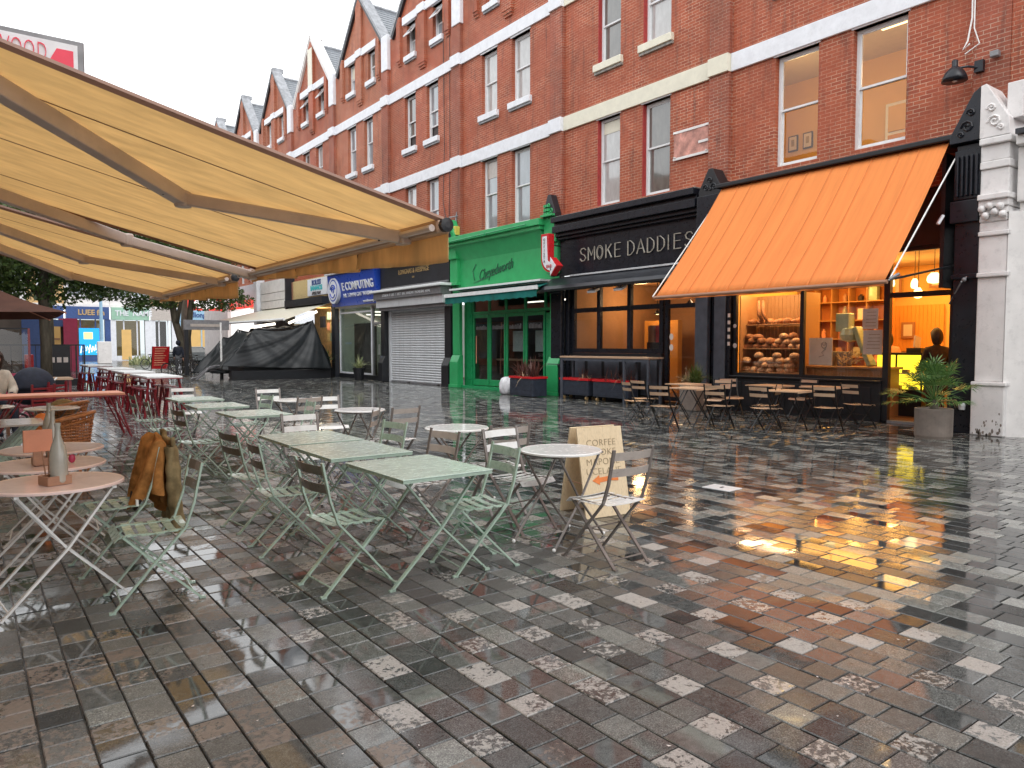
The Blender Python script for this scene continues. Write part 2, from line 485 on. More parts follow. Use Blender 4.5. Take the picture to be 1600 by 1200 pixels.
# ------------------------------------------------------------ mesh builder
class MB:
    def __init__(s):
        s.v = []
        s.f = []

    def add(s, vs, fs):
        o = len(s.v)
        s.v += [tuple(p) for p in vs]
        s.f += [tuple(i + o for i in f) for f in fs]
        return s

    def box(s, x0, x1, y0, y1, z0, z1):
        x0, x1 = min(x0, x1), max(x0, x1)
        y0, y1 = min(y0, y1), max(y0, y1)
        z0, z1 = min(z0, z1), max(z0, z1)
        v = [(x, y, z) for z in (z0, z1) for y in (y0, y1) for x in (x0, x1)]
        return s.add(v, [(0, 2, 3, 1), (4, 5, 7, 6), (0, 1, 5, 4), (2, 6, 7, 3), (0, 4, 6, 2), (1, 3, 7, 5)])

    def bar(s, p0, p1, w, h, up=(0, 0, 1)):
        """rectangular bar from p0 to p1: w across, h along up"""
        p0, p1 = Vector(p0), Vector(p1)
        d = (p1 - p0).normalized()
        u = Vector(up)
        a = d.cross(u)
        if a.length < 1e-4:
            a = d.cross(Vector((1, 0, 0)))
        a.normalize()
        u = a.cross(d).normalized()
        v = []
        for p in (p0, p1):
            for i, j in ((-1, -1), (1, -1), (1, 1), (-1, 1)):
                v.append(p + a * (w / 2 * i) + u * (h / 2 * j))
        return s.add(v, [(0, 1, 2, 3)[::-1], (4, 5, 6, 7), (0, 1, 5, 4), (1, 2, 6, 5), (2, 3, 7, 6), (3, 0, 4, 7)])

    def strip(s, pts, w, h, up):
        """flat bar bent along a polyline lying in the plane normal to up-cross: w is across (side vector), h thickness"""
        side = Vector(up).normalized()
        P = [Vector(p) for p in pts]
        v = []
        n = len(P)
        for i, p in enumerate(P):
            d = (P[min(i + 1, n - 1)] - P[max(i - 1, 0)]).normalized()
            t = d.cross(side).normalized()
            for a, b in ((-1, -1), (1, -1), (1, 1), (-1, 1)):
                v.append(p + side * (w / 2 * a) + t * (h / 2 * b))
        f = [(3, 2, 1, 0), tuple(4 * (n - 1) + k for k in range(4))]
        for i in range(n - 1):
            for k in range(4):
                a, b = 4 * i + k, 4 * i + (k + 1) % 4
                f.append((a, b, b + 4, a + 4))
        return s.add(v, f)

    def tube(s, pts, r, n=6, closed=False):
        P = [Vector(p) for p in pts]
        m = len(P)
        rs = r if isinstance(r, (list, tuple)) else [r] * m
        v = []
        prev = None
        for i, p in enumerate(P):
            if closed:
                d = P[(i + 1) % m] - P[i - 1]
            else:
                d = P[min(i + 1, m - 1)] - P[max(i - 1, 0)]
            d.normalize()
            if prev is None:
                a = d.cross(Vector((0, 0, 1)))
                if a.length < .05:
                    a = d.cross(Vector((1, 0, 0)))
            else:
                a = prev - d * prev.dot(d)
            a.normalize()
            prev = a
            b = d.cross(a)
            for k in range(n):
                t = 2 * math.pi * k / n
                v.append(p + (a * math.cos(t) + b * math.sin(t)) * rs[i])
        f = []
        for i in range(m if closed else m - 1):
            for k in range(n):
                a, b = i * n + k, i * n + (k + 1) % n
                c, d2 = ((i + 1) % m) * n + (k + 1) % n, ((i + 1) % m) * n + k
                f.append((a, b, c, d2))
        if not closed:
            f.append(tuple(range(n))[::-1])
            f.append(tuple((m - 1) * n + k for k in range(n)))
        return s.add(v, f)

    def lathe(s, prof, c=(0, 0, 0), n=24, cap=True):
        v = []
        for r, z in prof:
            for k in range(n):
                t = 2 * math.pi * k / n
                v.append((c[0] + r * math.cos(t), c[1] + r * math.sin(t), c[2] + z))
        f = []
        for i in range(len(prof) - 1):
            for k in range(n):
                a, b = i * n + k, i * n + (k + 1) % n
                f.append((a, b, b + n, a + n))
        if cap:
            f.append(tuple(range(n))[::-1])
            f.append(tuple((len(prof) - 1) * n + k for k in range(n)))
        return s.add(v, f)

    def prism(s, poly, lo, hi, axis=0):
        """polygon (2D) extruded along an axis; axis 0: poly is (y,z); 1: (x,z); 2: (x,y)"""
        n = len(poly)
        def P(q, t):
            return (t, q[0], q[1]) if axis == 0 else (q[0], t, q[1]) if axis == 1 else (q[0], q[1], t)
        v = [P(q, lo) for q in poly] + [P(q, hi) for q in poly]
        f = [tuple(range(n))[::-1], tuple(range(n, 2 * n))]
        f += [(i, (i + 1) % n, (i + 1) % n + n, i + n) for i in range(n)]
        return s.add(v, f)

    def grid(s, fn, nu, nv):
        v = [fn(i / nu, j / nv) for j in range(nv + 1) for i in range(nu + 1)]
        f = [(j * (nu + 1) + i, j * (nu + 1) + i + 1, (j + 1) * (nu + 1) + i + 1, (j + 1) * (nu + 1) + i) for j in range(nv) for i in range(nu)]
        return s.add(v, f)

    def ball(s, c, r, n=10, m=8, sc=(1, 1, 1)):
        v = []
        for j in range(m + 1):
            ph = math.pi * j / m
            for k in range(n):
                t = 2 * math.pi * k / n
                v.append((c[0] + r * sc[0] * math.sin(ph) * math.cos(t), c[1] + r * sc[1] * math.sin(ph) * math.sin(t), c[2] + r * sc[2] * math.cos(ph)))
        f = []
        for j in range(m):
            for k in range(n):
                a, b = j * n + k, j * n + (k + 1) % n
                f.append((a + n, b + n, b, a))
        return s.add(v, f)

    def build(s, name, mat, parent=None, smooth=False, bevel=0, solid=0, subd=0):
        me = bpy.data.meshes.new(name)
        me.from_pydata(s.v, [], s.f)
        me.update()
        if mat is not None:
            me.materials.append(M[mat] if isinstance(mat, str) else mat)
        if smooth:
            me.polygons.foreach_set('use_smooth', [True] * len(me.polygons))
        o = bpy.data.objects.new(name, me)
        C.objects.link(o)
        if parent is not None:
            o.parent = parent
        if solid:
            q = o.modifiers.new('solid', 'SOLIDIFY')
            q.thickness = solid
        if bevel:
            q = o.modifiers.new('bevel', 'BEVEL')
            q.width = bevel
            q.segments = 2
            q.limit_method = 'ANGLE'
        if subd:
            q = o.modifiers.new('subd', 'SUBSURF')
            q.levels = q.render_levels = subd
        return o


def BX(*a):
    return MB().box(*a)


def tag(o, label=None, cat=None, group=None, kind=None):
    if label:
        o['label'] = label
    if cat:
        o['category'] = cat
    if group:
        o['group'] = group
    if kind:
        o['kind'] = kind
    return o


def thing(name, label, cat, loc=(0, 0, 0), rz=0, group=None):
    o = bpy.data.objects.new(name, None)
    o.empty_display_size = .1
    C.objects.link(o)
    o.location = loc
    o.rotation_euler = (0, 0, rz)
    return tag(o, label, cat, group)


def copy_tree(o, parent=None):
    c = o.copy()
    C.objects.link(c)
    c.parent = parent
    for ch in o.children:
        copy_tree(ch, c)
    return c


def dup(o, loc, rz, label, group=None):
    c = copy_tree(o)
    c.location = loc
    c.rotation_euler = (0, 0, rz)
    c['label'] = label
    if group:
        c['group'] = group
    return c


def text(name, body, loc, size, mat, parent, depth=.01, face='x', sx=1, shear=0, space=1, rot=None, align='CENTER', offset=0):
    """lettering as mesh; face 'x': reads from -X side (facade), 'y': reads from -Y side"""
    cu = bpy.data.curves.new(name, 'FONT')
    cu.body = body
    cu.size = size
    cu.extrude = depth / 2
    cu.shear = shear
    cu.align_x = align
    cu.align_y = 'CENTER'
    cu.space_character = space
    cu.resolution_u = 3
    cu.offset = offset
    tmp = bpy.data.objects.new(name, cu)
    me = bpy.data.meshes.new_from_object(tmp)
    bpy.data.objects.remove(tmp)
    me.name = name
    if face == 'x':
        rm = Matrix(((0, 0, -1), (-1, 0, 0), (0, 1, 0)))
    else:
        rm = Matrix(((1, 0, 0), (0, 0, -1), (0, 1, 0)))
    if rot is not None:
        rm = rot @ rm
    me.transform(Matrix.Diagonal((sx, 1, 1, 1)))
    me.transform(rm.to_4x4())
    me.materials.clear()
    me.materials.append(M[mat])
    o = bpy.data.objects.new(name, me)
    C.objects.link(o)
    o.location = loc
    o.parent = parent
    return o

# ============================================================ GROUND
H = 1.55
_R = Vector((math.cos(YAW), -math.sin(YAW), 0))
_F = Vector((math.sin(YAW) * math.cos(PITCH), math.cos(YAW) * math.cos(PITCH), -math.sin(PITCH)))
_U = Vector((math.sin(YAW) * math.sin(PITCH), math.cos(YAW) * math.sin(PITCH), math.cos(PITCH)))

ground = BX(-40, 60, -20, 160, -.30, -.014).build('ground', 'mud')
tag(ground, kind='structure')
road = BX(-38, 58, 46, 158, -.012, -.004).build('road', 'asphalt')
tag(road, kind='structure')

pav = bpy.data.objects.new('pavement', None)
C.objects.link(pav)
tag(pav, kind='structure')


def build_paving():
    rng = np.random.default_rng(5)
    pitch = .165
    stones = []
    cell = []
    for k in range(-12, 89):
        x0 = .2 + k * pitch
        x1 = x0 + pitch
        y = (-2.0 if x0 > 0 else 1.0) + rng.uniform(0, .05) + (.08 if k % 2 else 0)
        j = 0
        while y < 46:
            ln = .160 if rng.random() < (.8 if x0 < 4.3 else .35) else .235
            stones.append((x0, x1, y, y + ln))
            cell.append((k, j))
            j += 1
            y += ln
    S = np.array(stones)
    cx, cy = (S[:, 0] + S[:, 1]) / 2, (S[:, 2] + S[:, 3]) / 2
    fw = cx * _F.x + cy * _F.y + (-H) * _F.z
    px = 800 + 1150 * (cx * _R.x + cy * _R.y) / np.maximum(fw, .01)
    py = 600 - 1150 * (cx * _U.x + cy * _U.y - H * _U.z) / np.maximum(fw, .01)
    keep = (fw > .4) & (px > -900) & (px < 2500)
    vis = (fw > .4) & (px > -40) & (px < 1640) & (py < 1230)
    size = np.where(vis, 1 / np.maximum(fw, .1) ** 3, 0)
    order = np.argsort(-size)
    near = set(order[:300].tolist())
    # tones: mostly dark and mid greys; pale rough stones scattered, thick on the worn lane to the left
    n = len(S)
    tone = np.clip(rng.normal(.43, .15, n), .08, .80)
    lane = np.clip((2.0 - cx + (cy - 3.5) * .05) / 1.2, 0, 1)
    K = np.array(cell)
    white = np.zeros(n, bool)
    cand = rng.permutation(np.where((cx > 1.3) & (cx < 4.35))[0])
    acc = np.full((len(cand), 2), 1e9)
    na = 0
    for i in cand:
        d = (acc[:na, 0] - cx[i]) ** 2 + (acc[:na, 1] - cy[i]) ** 2
        if na == 0 or d.min() > .33 ** 2:
            white[i] = True
            acc[na] = (cx[i], cy[i])
            na += 1
    brown = rng.random(n) < .50 * lane
    mott = np.where(white, 1.0, np.where(brown, .7, 0.0))
    # beyond the speckled band: pale smooth stones scattered in dark ones
    outer = cx > 4.35
    pale = rng.random(n) < .34
    tone = np.where(outer, np.where(pale, rng.uniform(.62, .92, n), rng.uniform(.02, .34, n)), tone)
    rnd = rng.random(n)
    rnd = np.where((cx > 1.5) & (cx < 4.35) & (rng.random(n) < .45), .36 + .6 * rng.random(n), rnd)
    dz = rng.normal(0, .0011, n)
    tx = rng.normal(0, .0022, n)
    ty = rng.normal(0, .0028, n)
    g, c = .0035, .0045

    def geom(i, cen):
        x0, x1, y0, y1 = S[i]
        j = rng.normal(0, .0008, 4)
        x0 += g + j[0]; x1 -= g + j[1]; y0 += g * .8 + j[2]; y1 -= g * .8 + j[3]
        v = []
        for (a, b, z) in ((x0, y0, -.02), (x1, y0, -.02), (x1, y1, -.02), (x0, y1, -.02),
                          (x0 + c, y0 + c, 0), (x1 - c, y0 + c, 0), (x1 - c, y1 - c, 0), (x0 + c, y1 - c, 0),
                          (x0, y0, -.004), (x1, y0, -.004), (x1, y1, -.004), (x0, y1, -.004)):
            zz = z + dz[i] + tx[i] * (a - cx[i]) + ty[i] * (b - cy[i])
            v.append((a - cen[0], b - cen[1], zz))
        return v
    F = [(4, 5, 6, 7), (8, 9, 5, 4), (9, 10, 6, 5), (10, 11, 7, 6), (11, 8, 4, 7),
         (0, 1, 9, 8), (1, 2, 10, 9), (2, 3, 11, 10), (3, 0, 8, 11)]

    def mesh(name, ids, cen):
        V, FF, T = [], [], []
        for i in ids:
            o = len(V)
            V += geom(i, cen)
            FF += [tuple(q + o for q in f) for f in F]
            T += [tone[i], mott[i], rnd[i], 1.0] * 9
        me = bpy.data.meshes.new(name)
        me.from_pydata(V, [], FF)
        a = me.attributes.new('tone', 'FLOAT_COLOR', 'FACE')
        a.data.foreach_set('color', T)
        me.materials.append(M['stone'])
        return me
    for i in order[:300]:
        o = bpy.data.objects.new('paving_stone', mesh('paving_stone', [i], (cx[i], cy[i])))
        o.location = (cx[i], cy[i], 0)
        C.objects.link(o)
        o.parent = pav
    rest = [i for i in range(n) if keep[i] and i not in near]
    o = bpy.data.objects.new('paving_stones', mesh('paving_stones', rest, (0, 0)))
    C.objects.link(o)
    o.parent = pav
    o['kind'] = 'stuff'


build_paving()

# litter flakes and the white card lying on the stones
rng = random.Random(3)
fl = MB()
for _ in range(170):
    d = rng.uniform(2.2, 14)
    a = rng.uniform(-.55, .62)
    x, y = d * math.sin(YAW + a), d * math.cos(YAW + a)
    if x > 13.5:
        continue
    r = rng.uniform(.004, .011)
    t = rng.uniform(0, 3)
    fl.add([(x + r * math.cos(t + k * 1.57) * (1 if k % 2 else .6), y + r * math.sin(t + k * 1.57) * (1 if k % 2 else .6), .004 + .002 * (k % 2)) for k in range(4)], [(0, 1, 2, 3)])
o = fl.build('petals', 'paper')
tag(o, 'small pale petals and paper flecks scattered over the wet paving', 'litter', kind='stuff')
cv = thing('access_cover', 'pale metal access cover set in the paving right of the menu board', 'cover', (6.6, 5.0, 0), .1)
BX(-.13, .13, -.17, .17, -.006, .006).build('plate', 'steel', cv, bevel=.004)
BX(-.03, .03, -.012, .012, .0065, .010).build('lifting_slot', 'ink', cv)

# ============================================================ BRICK TERRACE
FX = 14.8            # plane of the front wall
ZB = 4.95            # top of the shop fronts
EAVE = 14.35


def wall_holes(mb, x0, x1, y0, y1, z0, z1, holes):
    """wall slab with rectangular holes (y0,y1,z0,z1)"""
    ys = sorted({y0, y1, *[h[0] for h in holes], *[h[1] for h in holes]})
    zs = sorted({z0, z1, *[h[2] for h in holes], *[h[3] for h in holes]})
    for b in range(len(zs) - 1):
        za, zb = zs[b], zs[b + 1]
        run = None
        for a in range(len(ys) - 1):
            ya, yb = ys[a], ys[a + 1]
            mid = ((ya + yb) / 2, (za + zb) / 2)
            inside = any(h[0] < mid[0] < h[1] and h[2] < mid[1] < h[3] for h in holes)
            if not inside:
                run = (run[0], yb) if run else (ya, yb)
            if inside or a == len(ys) - 2:
                if run:
                    mb.box(x0, x1, run[0], run[1], za, zb)
                run = None


def sash(parent, y0, y1, z0, z1, sillm='white', open_=0, lit=False, hopper=False, pane='pane', meet=.5, sill=True):
    w = thing_part('window', parent)
    xf = FX + .14
    wr_ = random.Random(int(y0 * 137 + z0 * 31))
    if not lit:
        pane = wr_.choice([pane, 'pane', 'panec', 'paned'] if pane == 'pane' else ['paned', 'paned', 'panec'])
        q = wr_.random()
        if q < .35:
            zz = z1 - (z1 - z0) * wr_.uniform(.15, .5)
            BX(xf + .02, xf + .03, y0 + .11, y1 - .11, zz, z1 - .07).build('roller_blind', wr_.choice(['cream', 'canvw', 'bisq']), w)
    f = MB()
    t = .06
    f.box(xf, xf + .09, y0, y0 + t, z0, z1).box(xf, xf + .09, y1 - t, y1, z0, z1)
    f.box(xf, xf + .09, y0 + t, y1 - t, z1 - t, z1).box(xf, xf + .09, y0 + t, y1 - t, z0, z0 + t)
    f.build('frame', 'sash', w)
    zm = z0 + (z1 - z0) * meet
    g = MB()
    s = .045
    ya, yb = y0 + t, y1 - t
    # upper sash in front, lower sash set back
    up = (zm - .02, z1 - t)
    lo = (z0 + t, zm + .02 + open_)
    if open_:
        lo = (z0 + t + open_, zm + .02 + open_)
    if hopper:
        p = MB()
        L = up[1] - up[0]
        import math as m_
        ang = R(38)
        for (a, b) in ((ya, ya + s), (yb - s, yb)):
            p.bar((xf + .02, (a + b) / 2, up[1]), (xf + .02 - L * m_.sin(ang), (a + b) / 2, up[1] - L * m_.cos(ang)), s, .04, (1, 0, 0))
        for q in (.03, L - .03):
            p.bar((xf + .02 - q * m_.sin(ang), ya, up[1] - q * m_.cos(ang)), (xf + .02 - q * m_.sin(ang), yb, up[1] - q * m_.cos(ang)), .05, .04, (1, 0, 0))
        p.build('open_sash', 'sash', w)
        q = MB()
        e0, e1 = .05, L - .05
        q.add([(xf + .02 - e * m_.sin(ang), y, up[1] - e * m_.cos(ang)) for e, y in ((e0, ya), (e0, yb), (e1, yb), (e1, ya))], [(0, 1, 2, 3)])
        q.build('pane', 'pane', w, solid=.006)
        BX(xf + .10, xf + .12, y0, y1, zm, z1).build('pane', 'paned', w)
    else:
        g.box(xf + .02, xf + .06, ya, yb, up[0], up[0] + s).box(xf + .02, xf + .06, ya, yb, up[1] - s * .6, up[1])
        g.box(xf + .02, xf + .06, ya, ya + s * .7, up[0] + s, up[1] - s * .6).box(xf + .02, xf + .06, yb - s * .7, yb, up[0] + s, up[1] - s * .6)
        BX(xf + .034, xf + .045, ya + s * .7, yb - s * .7, up[0] + s, up[1] - s * .6).build('pane', 'glass' if lit else pane, w)
    g.box(xf + .065, xf + .10, ya, yb, lo[1] - s, lo[1]).box(xf + .065, xf + .10, ya, yb, lo[0], lo[0] + s * 1.2)
    g.box(xf + .065, xf + .10, ya, ya + s * .7, lo[0] + s * 1.2, lo[1] - s).box(xf + .065, xf + .10, yb - s * .7, yb, lo[0] + s * 1.2, lo[1] - s)
    g.build('sash_bars', 'sash', w)
    BX(xf + .08, xf + .09, ya + s * .7, yb - s * .7, lo[0] + s * 1.2, lo[1] - s).build('pane', 'glass' if lit else pane, w)
    if open_:
        BX(xf + .13, xf + .15, y0, y1, z0, z0 + open_ + .1).build('dark_opening', 'ink', w)
    if sill:
        BX(FX - .12, FX + .14, y0 - .10, y1 + .10, z0 - .20, z0 - .002).build('sill', sillm, w, bevel=.012)
        BX(FX - .07, FX - .002, y0 - .09, y1 + .09, z0 - .27, z0 - .202).build('sill_drip', 'sill' if sillm != 'white' else 'lead', w)
    # stepped white lintel soffit above
    BX(FX - .03, FX + .138, y0 - .04, y1 + .04, z1, z1 + .045).build('lintel', 'cream' if sillm == 'cream' else 'white', w)
    return w


def thing_part(name, parent):
    o = bpy.data.objects.new(name, None)
    o.empty_display_size = .1
    C.objects.link(o)
    o.parent = parent
    return o


def house(yb, w, wins, label, band='white', low=False, gable=True, gwin=None, opens=(), hoppers=False, brick='brick', lit=False, coping='lead', kneel='white', pier='brick', panes='pane', wz=None):
    """one bay of the terrace, from yb to yb+w"""
    h = thing('terraced_house', label, 'house', (0, 0, 0), 0, 'gabled brick houses of the terrace')
    y1 = yb + w
    holes = []
    specs = []
    for k, (z0, z1) in enumerate(((5.55, 7.975), (9.52, 11.61))):
        for i, (a, b) in enumerate(wins):
            hz = (yb + a, yb + b, z0, z1)
            holes.append(hz)
            specs.append((k, i, hz))
    wall = MB()
    top = EAVE
    yc = yb + w / 2
    gw = gwin or [(yc - 1.42, yc - .72), (yc + .62, yc + 1.32)]
    gh = [(a, b, 13.18, 14.44) for a, b in gw]
    zb = 12.9
    wall_holes(wall, FX, FX + .3, yb + .002, y1 - .002, ZB - .4, zb, holes)
    wall.build('wall', brick, h)
    gp = MB()
    # gable: stepped columns cut by the roof slope, holes left for the windows
    hw, apex, zs = w / 2 - .38, 17.15, EAVE
    def slope(y):
        return apex - (apex - zs) * min(1, abs(y - yc) / hw)
    ys = sorted({yb + .002, y1 - .002, yc - hw, yc + hw, yc, *[q for a in gh for q in a[:2]]})
    for a, b in zip(ys[:-1], ys[1:]):
        m_ = (a + b) / 2
        hole = [q for q in gh if q[0] < m_ < q[1]]
        ta, tb = slope(a), slope(b)
        if abs(a - yc) >= hw - .001 and abs(m_ - yc) > hw:
            ta = tb = zs
        if hole:
            gp.box(FX, FX + .3, a, b, zb, hole[0][2])
            gp.prism([(a, hole[0][3]), (b, hole[0][3]), (b, tb), (a, ta)], FX, FX + .3)
        else:
            gp.prism([(a, zb), (b, zb), (b, tb), (a, ta)], FX, FX + .3)
    gp.build('gable', brick, h)
    # piers of the gable with corbelled feet
    p = MB()
    p.prism([(yc - .27, 12.55), (yc + .27, 12.55), (yc + .27, slope(yc + .27) - .1), (yc, apex - .1), (yc - .27, slope(yc - .27) - .1)], FX - .12, FX - .001)
    p.box(FX - .10, FX - .001, yc - .24, yc + .24, 12.45, 12.55).box(FX - .06, FX - .001, yc - .21, yc + .21, 12.36, 12.45)
    for sgn in (-1, 1):
        a = yc + sgn * 1.86
        zt = slope(a) - .12
        p.box(FX - .12, FX - .001, a - .14, a + .14, 13.15, zt).box(FX - .09, FX - .001, a - .13, a + .13, 13.05, 13.15).box(FX - .05, FX - .001, a - .12, a + .12, 12.97, 13.05)
    p.build('gable_pier', brick if coping != 'white' else pier, h)
    if coping == 'white':
        BX(FX - .15, FX - .122, yc - .27, yc + .27, 14.8, 16.6).build('pier_face', 'cream', h)
    lb = MB()
    a0, a1 = gw[0][0] - .22, gw[1][1] + .22
    lb.box(FX - .10, FX - .001, a0, yc - .275, 14.46, 14.78).box(FX - .10, FX - .001, yc + .275, a1, 14.46, 14.78).box(FX - .17, FX - .001, yc - .274, yc + .274, 14.46, 14.78)
    lb.build('gable_lintel_band', 'white' if band != 'cream' else 'cream', h, bevel=.01)
    for i, (a, b, z0, z1) in enumerate(gh):
        sash(h, a, b, z0, z1, 'white', 0, False, hoppers)
    cp = MB()
    for sgn in (-1, 1):
        cp.bar((FX + .12, yc + sgn * (hw + .08), zs - .02), (FX + .12, yc, apex + .10), .52, .10, (0, sgn * .5, 1))
    cp.box(FX - .12, FX + .5, yc - .16, yc + .16, apex - .02, apex + .18)
    cp.build('coping', 'lead' if coping == 'lead' else 'stuc', h)
    vb = MB()
    for sgn in (-1, 1):
        vb.bar((FX - .06, yc + sgn * hw * 1.0, zs - .12), (FX - .06, yc, apex - .06), .12, .09, (0, sgn * .5, 1))
    vb.build('verge_moulding', 'soot' if coping == 'lead' else 'stuc', h)
    # slate roof running back from the gable
    rf = MB()
    for sgn in (-1, 1):
        n = 14
        for i in range(n):
            t0, t1 = i / n, (i + 1) / n
            ya, yb_ = yc + sgn * w / 2 * (1 - t0), yc + sgn * w / 2 * (1 - t1)
            za, zb_ = 14.25 + 2.6 * t0, 14.25 + 2.6 * t1
            rf.add([(FX + .38, ya, za + .035), (21, ya, za + .035), (21, yb_, zb_ + .005), (FX + .38, yb_, zb_ + .005), (FX + .38, ya, za), (21, ya, za)],
                   [(0, 1, 2, 3) if sgn < 0 else (3, 2, 1, 0), (4, 5, 1, 0)])
    rf.add([(21, yb, 14.25), (21, y1, 14.25), (21, yc, 16.85)], [(0, 1, 2)])
    rf.build('roof', 'slate', h)
    MB().tube([(FX + .38, yc, 16.88), (21, yc, 16.88)], .09, 6).build('ridge_tile', 'lead', h)
    # party-wall pier with white kneeler block
    pr = MB()
    pr.box(FX - .12, FX - .001, yb, yb + .58, ZB + .5, 8.0).box(FX - .12, FX - .001, yb, yb + .58, 8.42, 11.66).box(FX - .12, FX - .001, yb, yb + .58, 12.06, 13.1)
    pr.build('pilaster', 'brickp', h)
    BX(FX - .16, FX + .1, yb - .05, yb + .50, 13.1, 14.55).build('kneeler', kneel, h, bevel=.02)
    for za, zb_ in ((8.0, 8.42), (11.66, 12.06)):
        sc = MB()
        sc.box(FX - .07, FX - .001, yb + .585, y1 - .001, za, zb_)
        sc.box(FX - .19, FX - .001, yb + .001, yb + .584, za, zb_)
        sc.build('string_course', band, h, bevel=.012)
    for k, i, (a, b, z0, z1) in specs:
        op = .45 if (k, i) in opens else 0
        sash(h, a, b, z0, z1, 'cream' if (band == 'cream' and k == 1) else 'white', op, lit=(lit and k == 0), sill=(k == 1),
             pane=panes, meet=.52 if not low else .5)
        rv = MB()
        rv.box(FX + .002, FX + .138, b - .0, b - .018, z0, z1)
        if band == 'cream':
            rv.build('painted_reveal', 'redpaint', h)
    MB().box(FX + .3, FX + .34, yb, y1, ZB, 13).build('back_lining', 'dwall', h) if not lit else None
    return h


house(5.25, 5.84, [(1.80, 2.88), (3.64, 4.68)], 'red brick house over the orange awning bakery with lit rooms upstairs', lit=True)
hs_ = house(11.09, 6.03, [(1.90, 2.86), (3.70, 4.60)], 'red brick house with cream band above the black shop front', band='cream', panes='paned')
house(17.12, 5.64, [(1.70, 2.68), (3.50, 4.42)], 'red brick house with white bands above the emerald shop front')
house(22.76, 5.59, [(1.70, 2.58), (3.42, 4.32)], 'red brick house with propped-open gable windows above the roller shutter shop', hoppers=True, opens=((1, 0), (1, 1)))
house(28.35, 5.59, [(1.65, 2.5), (3.35, 4.25)], 'orange brick house with slim gable windows above the blue computer shop', brick='brick2')
house(33.94, 5.66, [(1.65, 2.5), (3.35, 4.25)], 'brick house with white-edged gable and two open gable windows', hoppers=True, coping='white')
house(39.6, 5.7, [(1.65, 2.5), (3.35, 4.25)], 'brick house with grey coping beyond the white-edged gable', brick='brick2')
house(45.3, 5.7, [(1.65, 2.5), (3.35, 4.25)], 'farthest gabled house seen above the ochre awning', brick='brick2')
house(51.0, 5.7, [(1.65, 2.5), (3.35, 4.25)], 'last house of the terrace, showing only beneath the awnings', brick='brick2')
# white stone house edge at the right
hr = thing('terraced_house', 'red brick house above the white stone shop front at the right edge', 'house', (0, 0, 0), 0)
wm = MB()
wm.box(FX - .10, FX + .3, 4.55, 5.246, 5.9, 13)
wm.box(FX, FX + .3, -14, 4.55, 5.0, 13)
wm.build('wall', 'brick', hr)

# cables down the wall and the little wall furniture
o = MB().tube([(FX - .02, 24.05, 13.6), (FX - .02, 24.0, 9), (FX - .03, 24.1, 7), (FX - .03, 23.8, 6.0)], .012, 5).tube([(FX - .02, 23.6, 13.4), (FX - .02, 23.62, 8.5), (FX - .02, 23.7, 5.8)], .010, 5).build('wall_cable', 'ink')
tag(o, 'two thin black cables running down the brick above the roller shutter shop', 'cable')
cabl = MB().tube([(FX - .13, 5.88, 9.5), (FX - .15, 5.86, 7.4), (FX - .16, 5.92, 7.0), (FX - .2, 5.98, 6.86), (FX - .16, 5.88, 6.95)], .014, 5).tube([(FX - .15, 5.83, 9.5), (FX - .15, 5.82, 7.2), (FX - .17, 5.72, 6.9), (FX - .18, 5.95, 6.78)], .011, 5).build('hanging_cable', 'whitem')
tag(cabl, 'pale looped cable hanging down to the black wall lamp', 'cable')

lm = thing('wall_lamp', 'black swan-neck lamp on the brick pier above the white column', 'lamp', (14.35, 6.0, 6.38))
MB().lathe([(.21, -.12), (.20, -.06), (.155, .04), (.07, .12), (.05, .14), (.05, .24), (.02, .26)], (0, 0, 0), 20).build('shade', 'black', lm, smooth=True)
MB().tube([(.0, -.02, .1), (.12, -.16, .12), (.27, -.28, .10)], .022, 8).build('arm', 'black', lm)
BX(.24, .36, -.36, -.22, .02, .22).build('wall_bracket', 'black', lm)
MB().ball((0, 0, -.08), .06).build('bulb', 'paper', lm)
sn = thing('sensor', 'small grey security sensor on the brick beside the black wall lamp', 'sensor', (14.6, 5.45, 6.62))
BX(-.07, .05, -.07, .07, -.05, .06).build('housing', 'steeld', sn, bevel=.02)
BX(.05, .2, -.02, .02, -.02, .02).build('bracket', 'steeld', sn)

pl = thing('wall_board', 'peeling pinkish board bolted to the brick above the black shop front', 'board', (FX - .02, 12.27, 6.62))
BX(-.03, .015, -.54, .54, -.33, .33).build('board', 'ply', pl)
fb = MB()
for s in (-1, 1):
    fb.box(-.045, -.031, -.56, .56, s * .33 - .03, s * .33 + .03)
fb.box(-.05, -.031, -.55, -.25, -.08, -.02)
fb.build('batten', 'stuc', pl)
bm_ = MB()
for y in (-.5, .5):
    for z in (-.3, .3):
        bm_.lathe([(.03, 0), (.03, .02)], (-.05, y, z), 8)
bm_.build('bolt', 'whitem', pl)

yb_ = thing('alarm_box', 'faded yellow alarm box on a bracket at the left of the emerald shop front', 'alarm box', (14.55, 23.0, 5.68))
BX(-.1, .12, -.24, .24, -.2, .2).build('case', 'yel', yb_, bevel=.03)
MB().bar((.05, 0, .2), (.15, 0, .75), .05, .05).bar((-.1, .15, .55), (.2, -.1, .62), .04, .04).build('bracket', 'steeld', yb_)

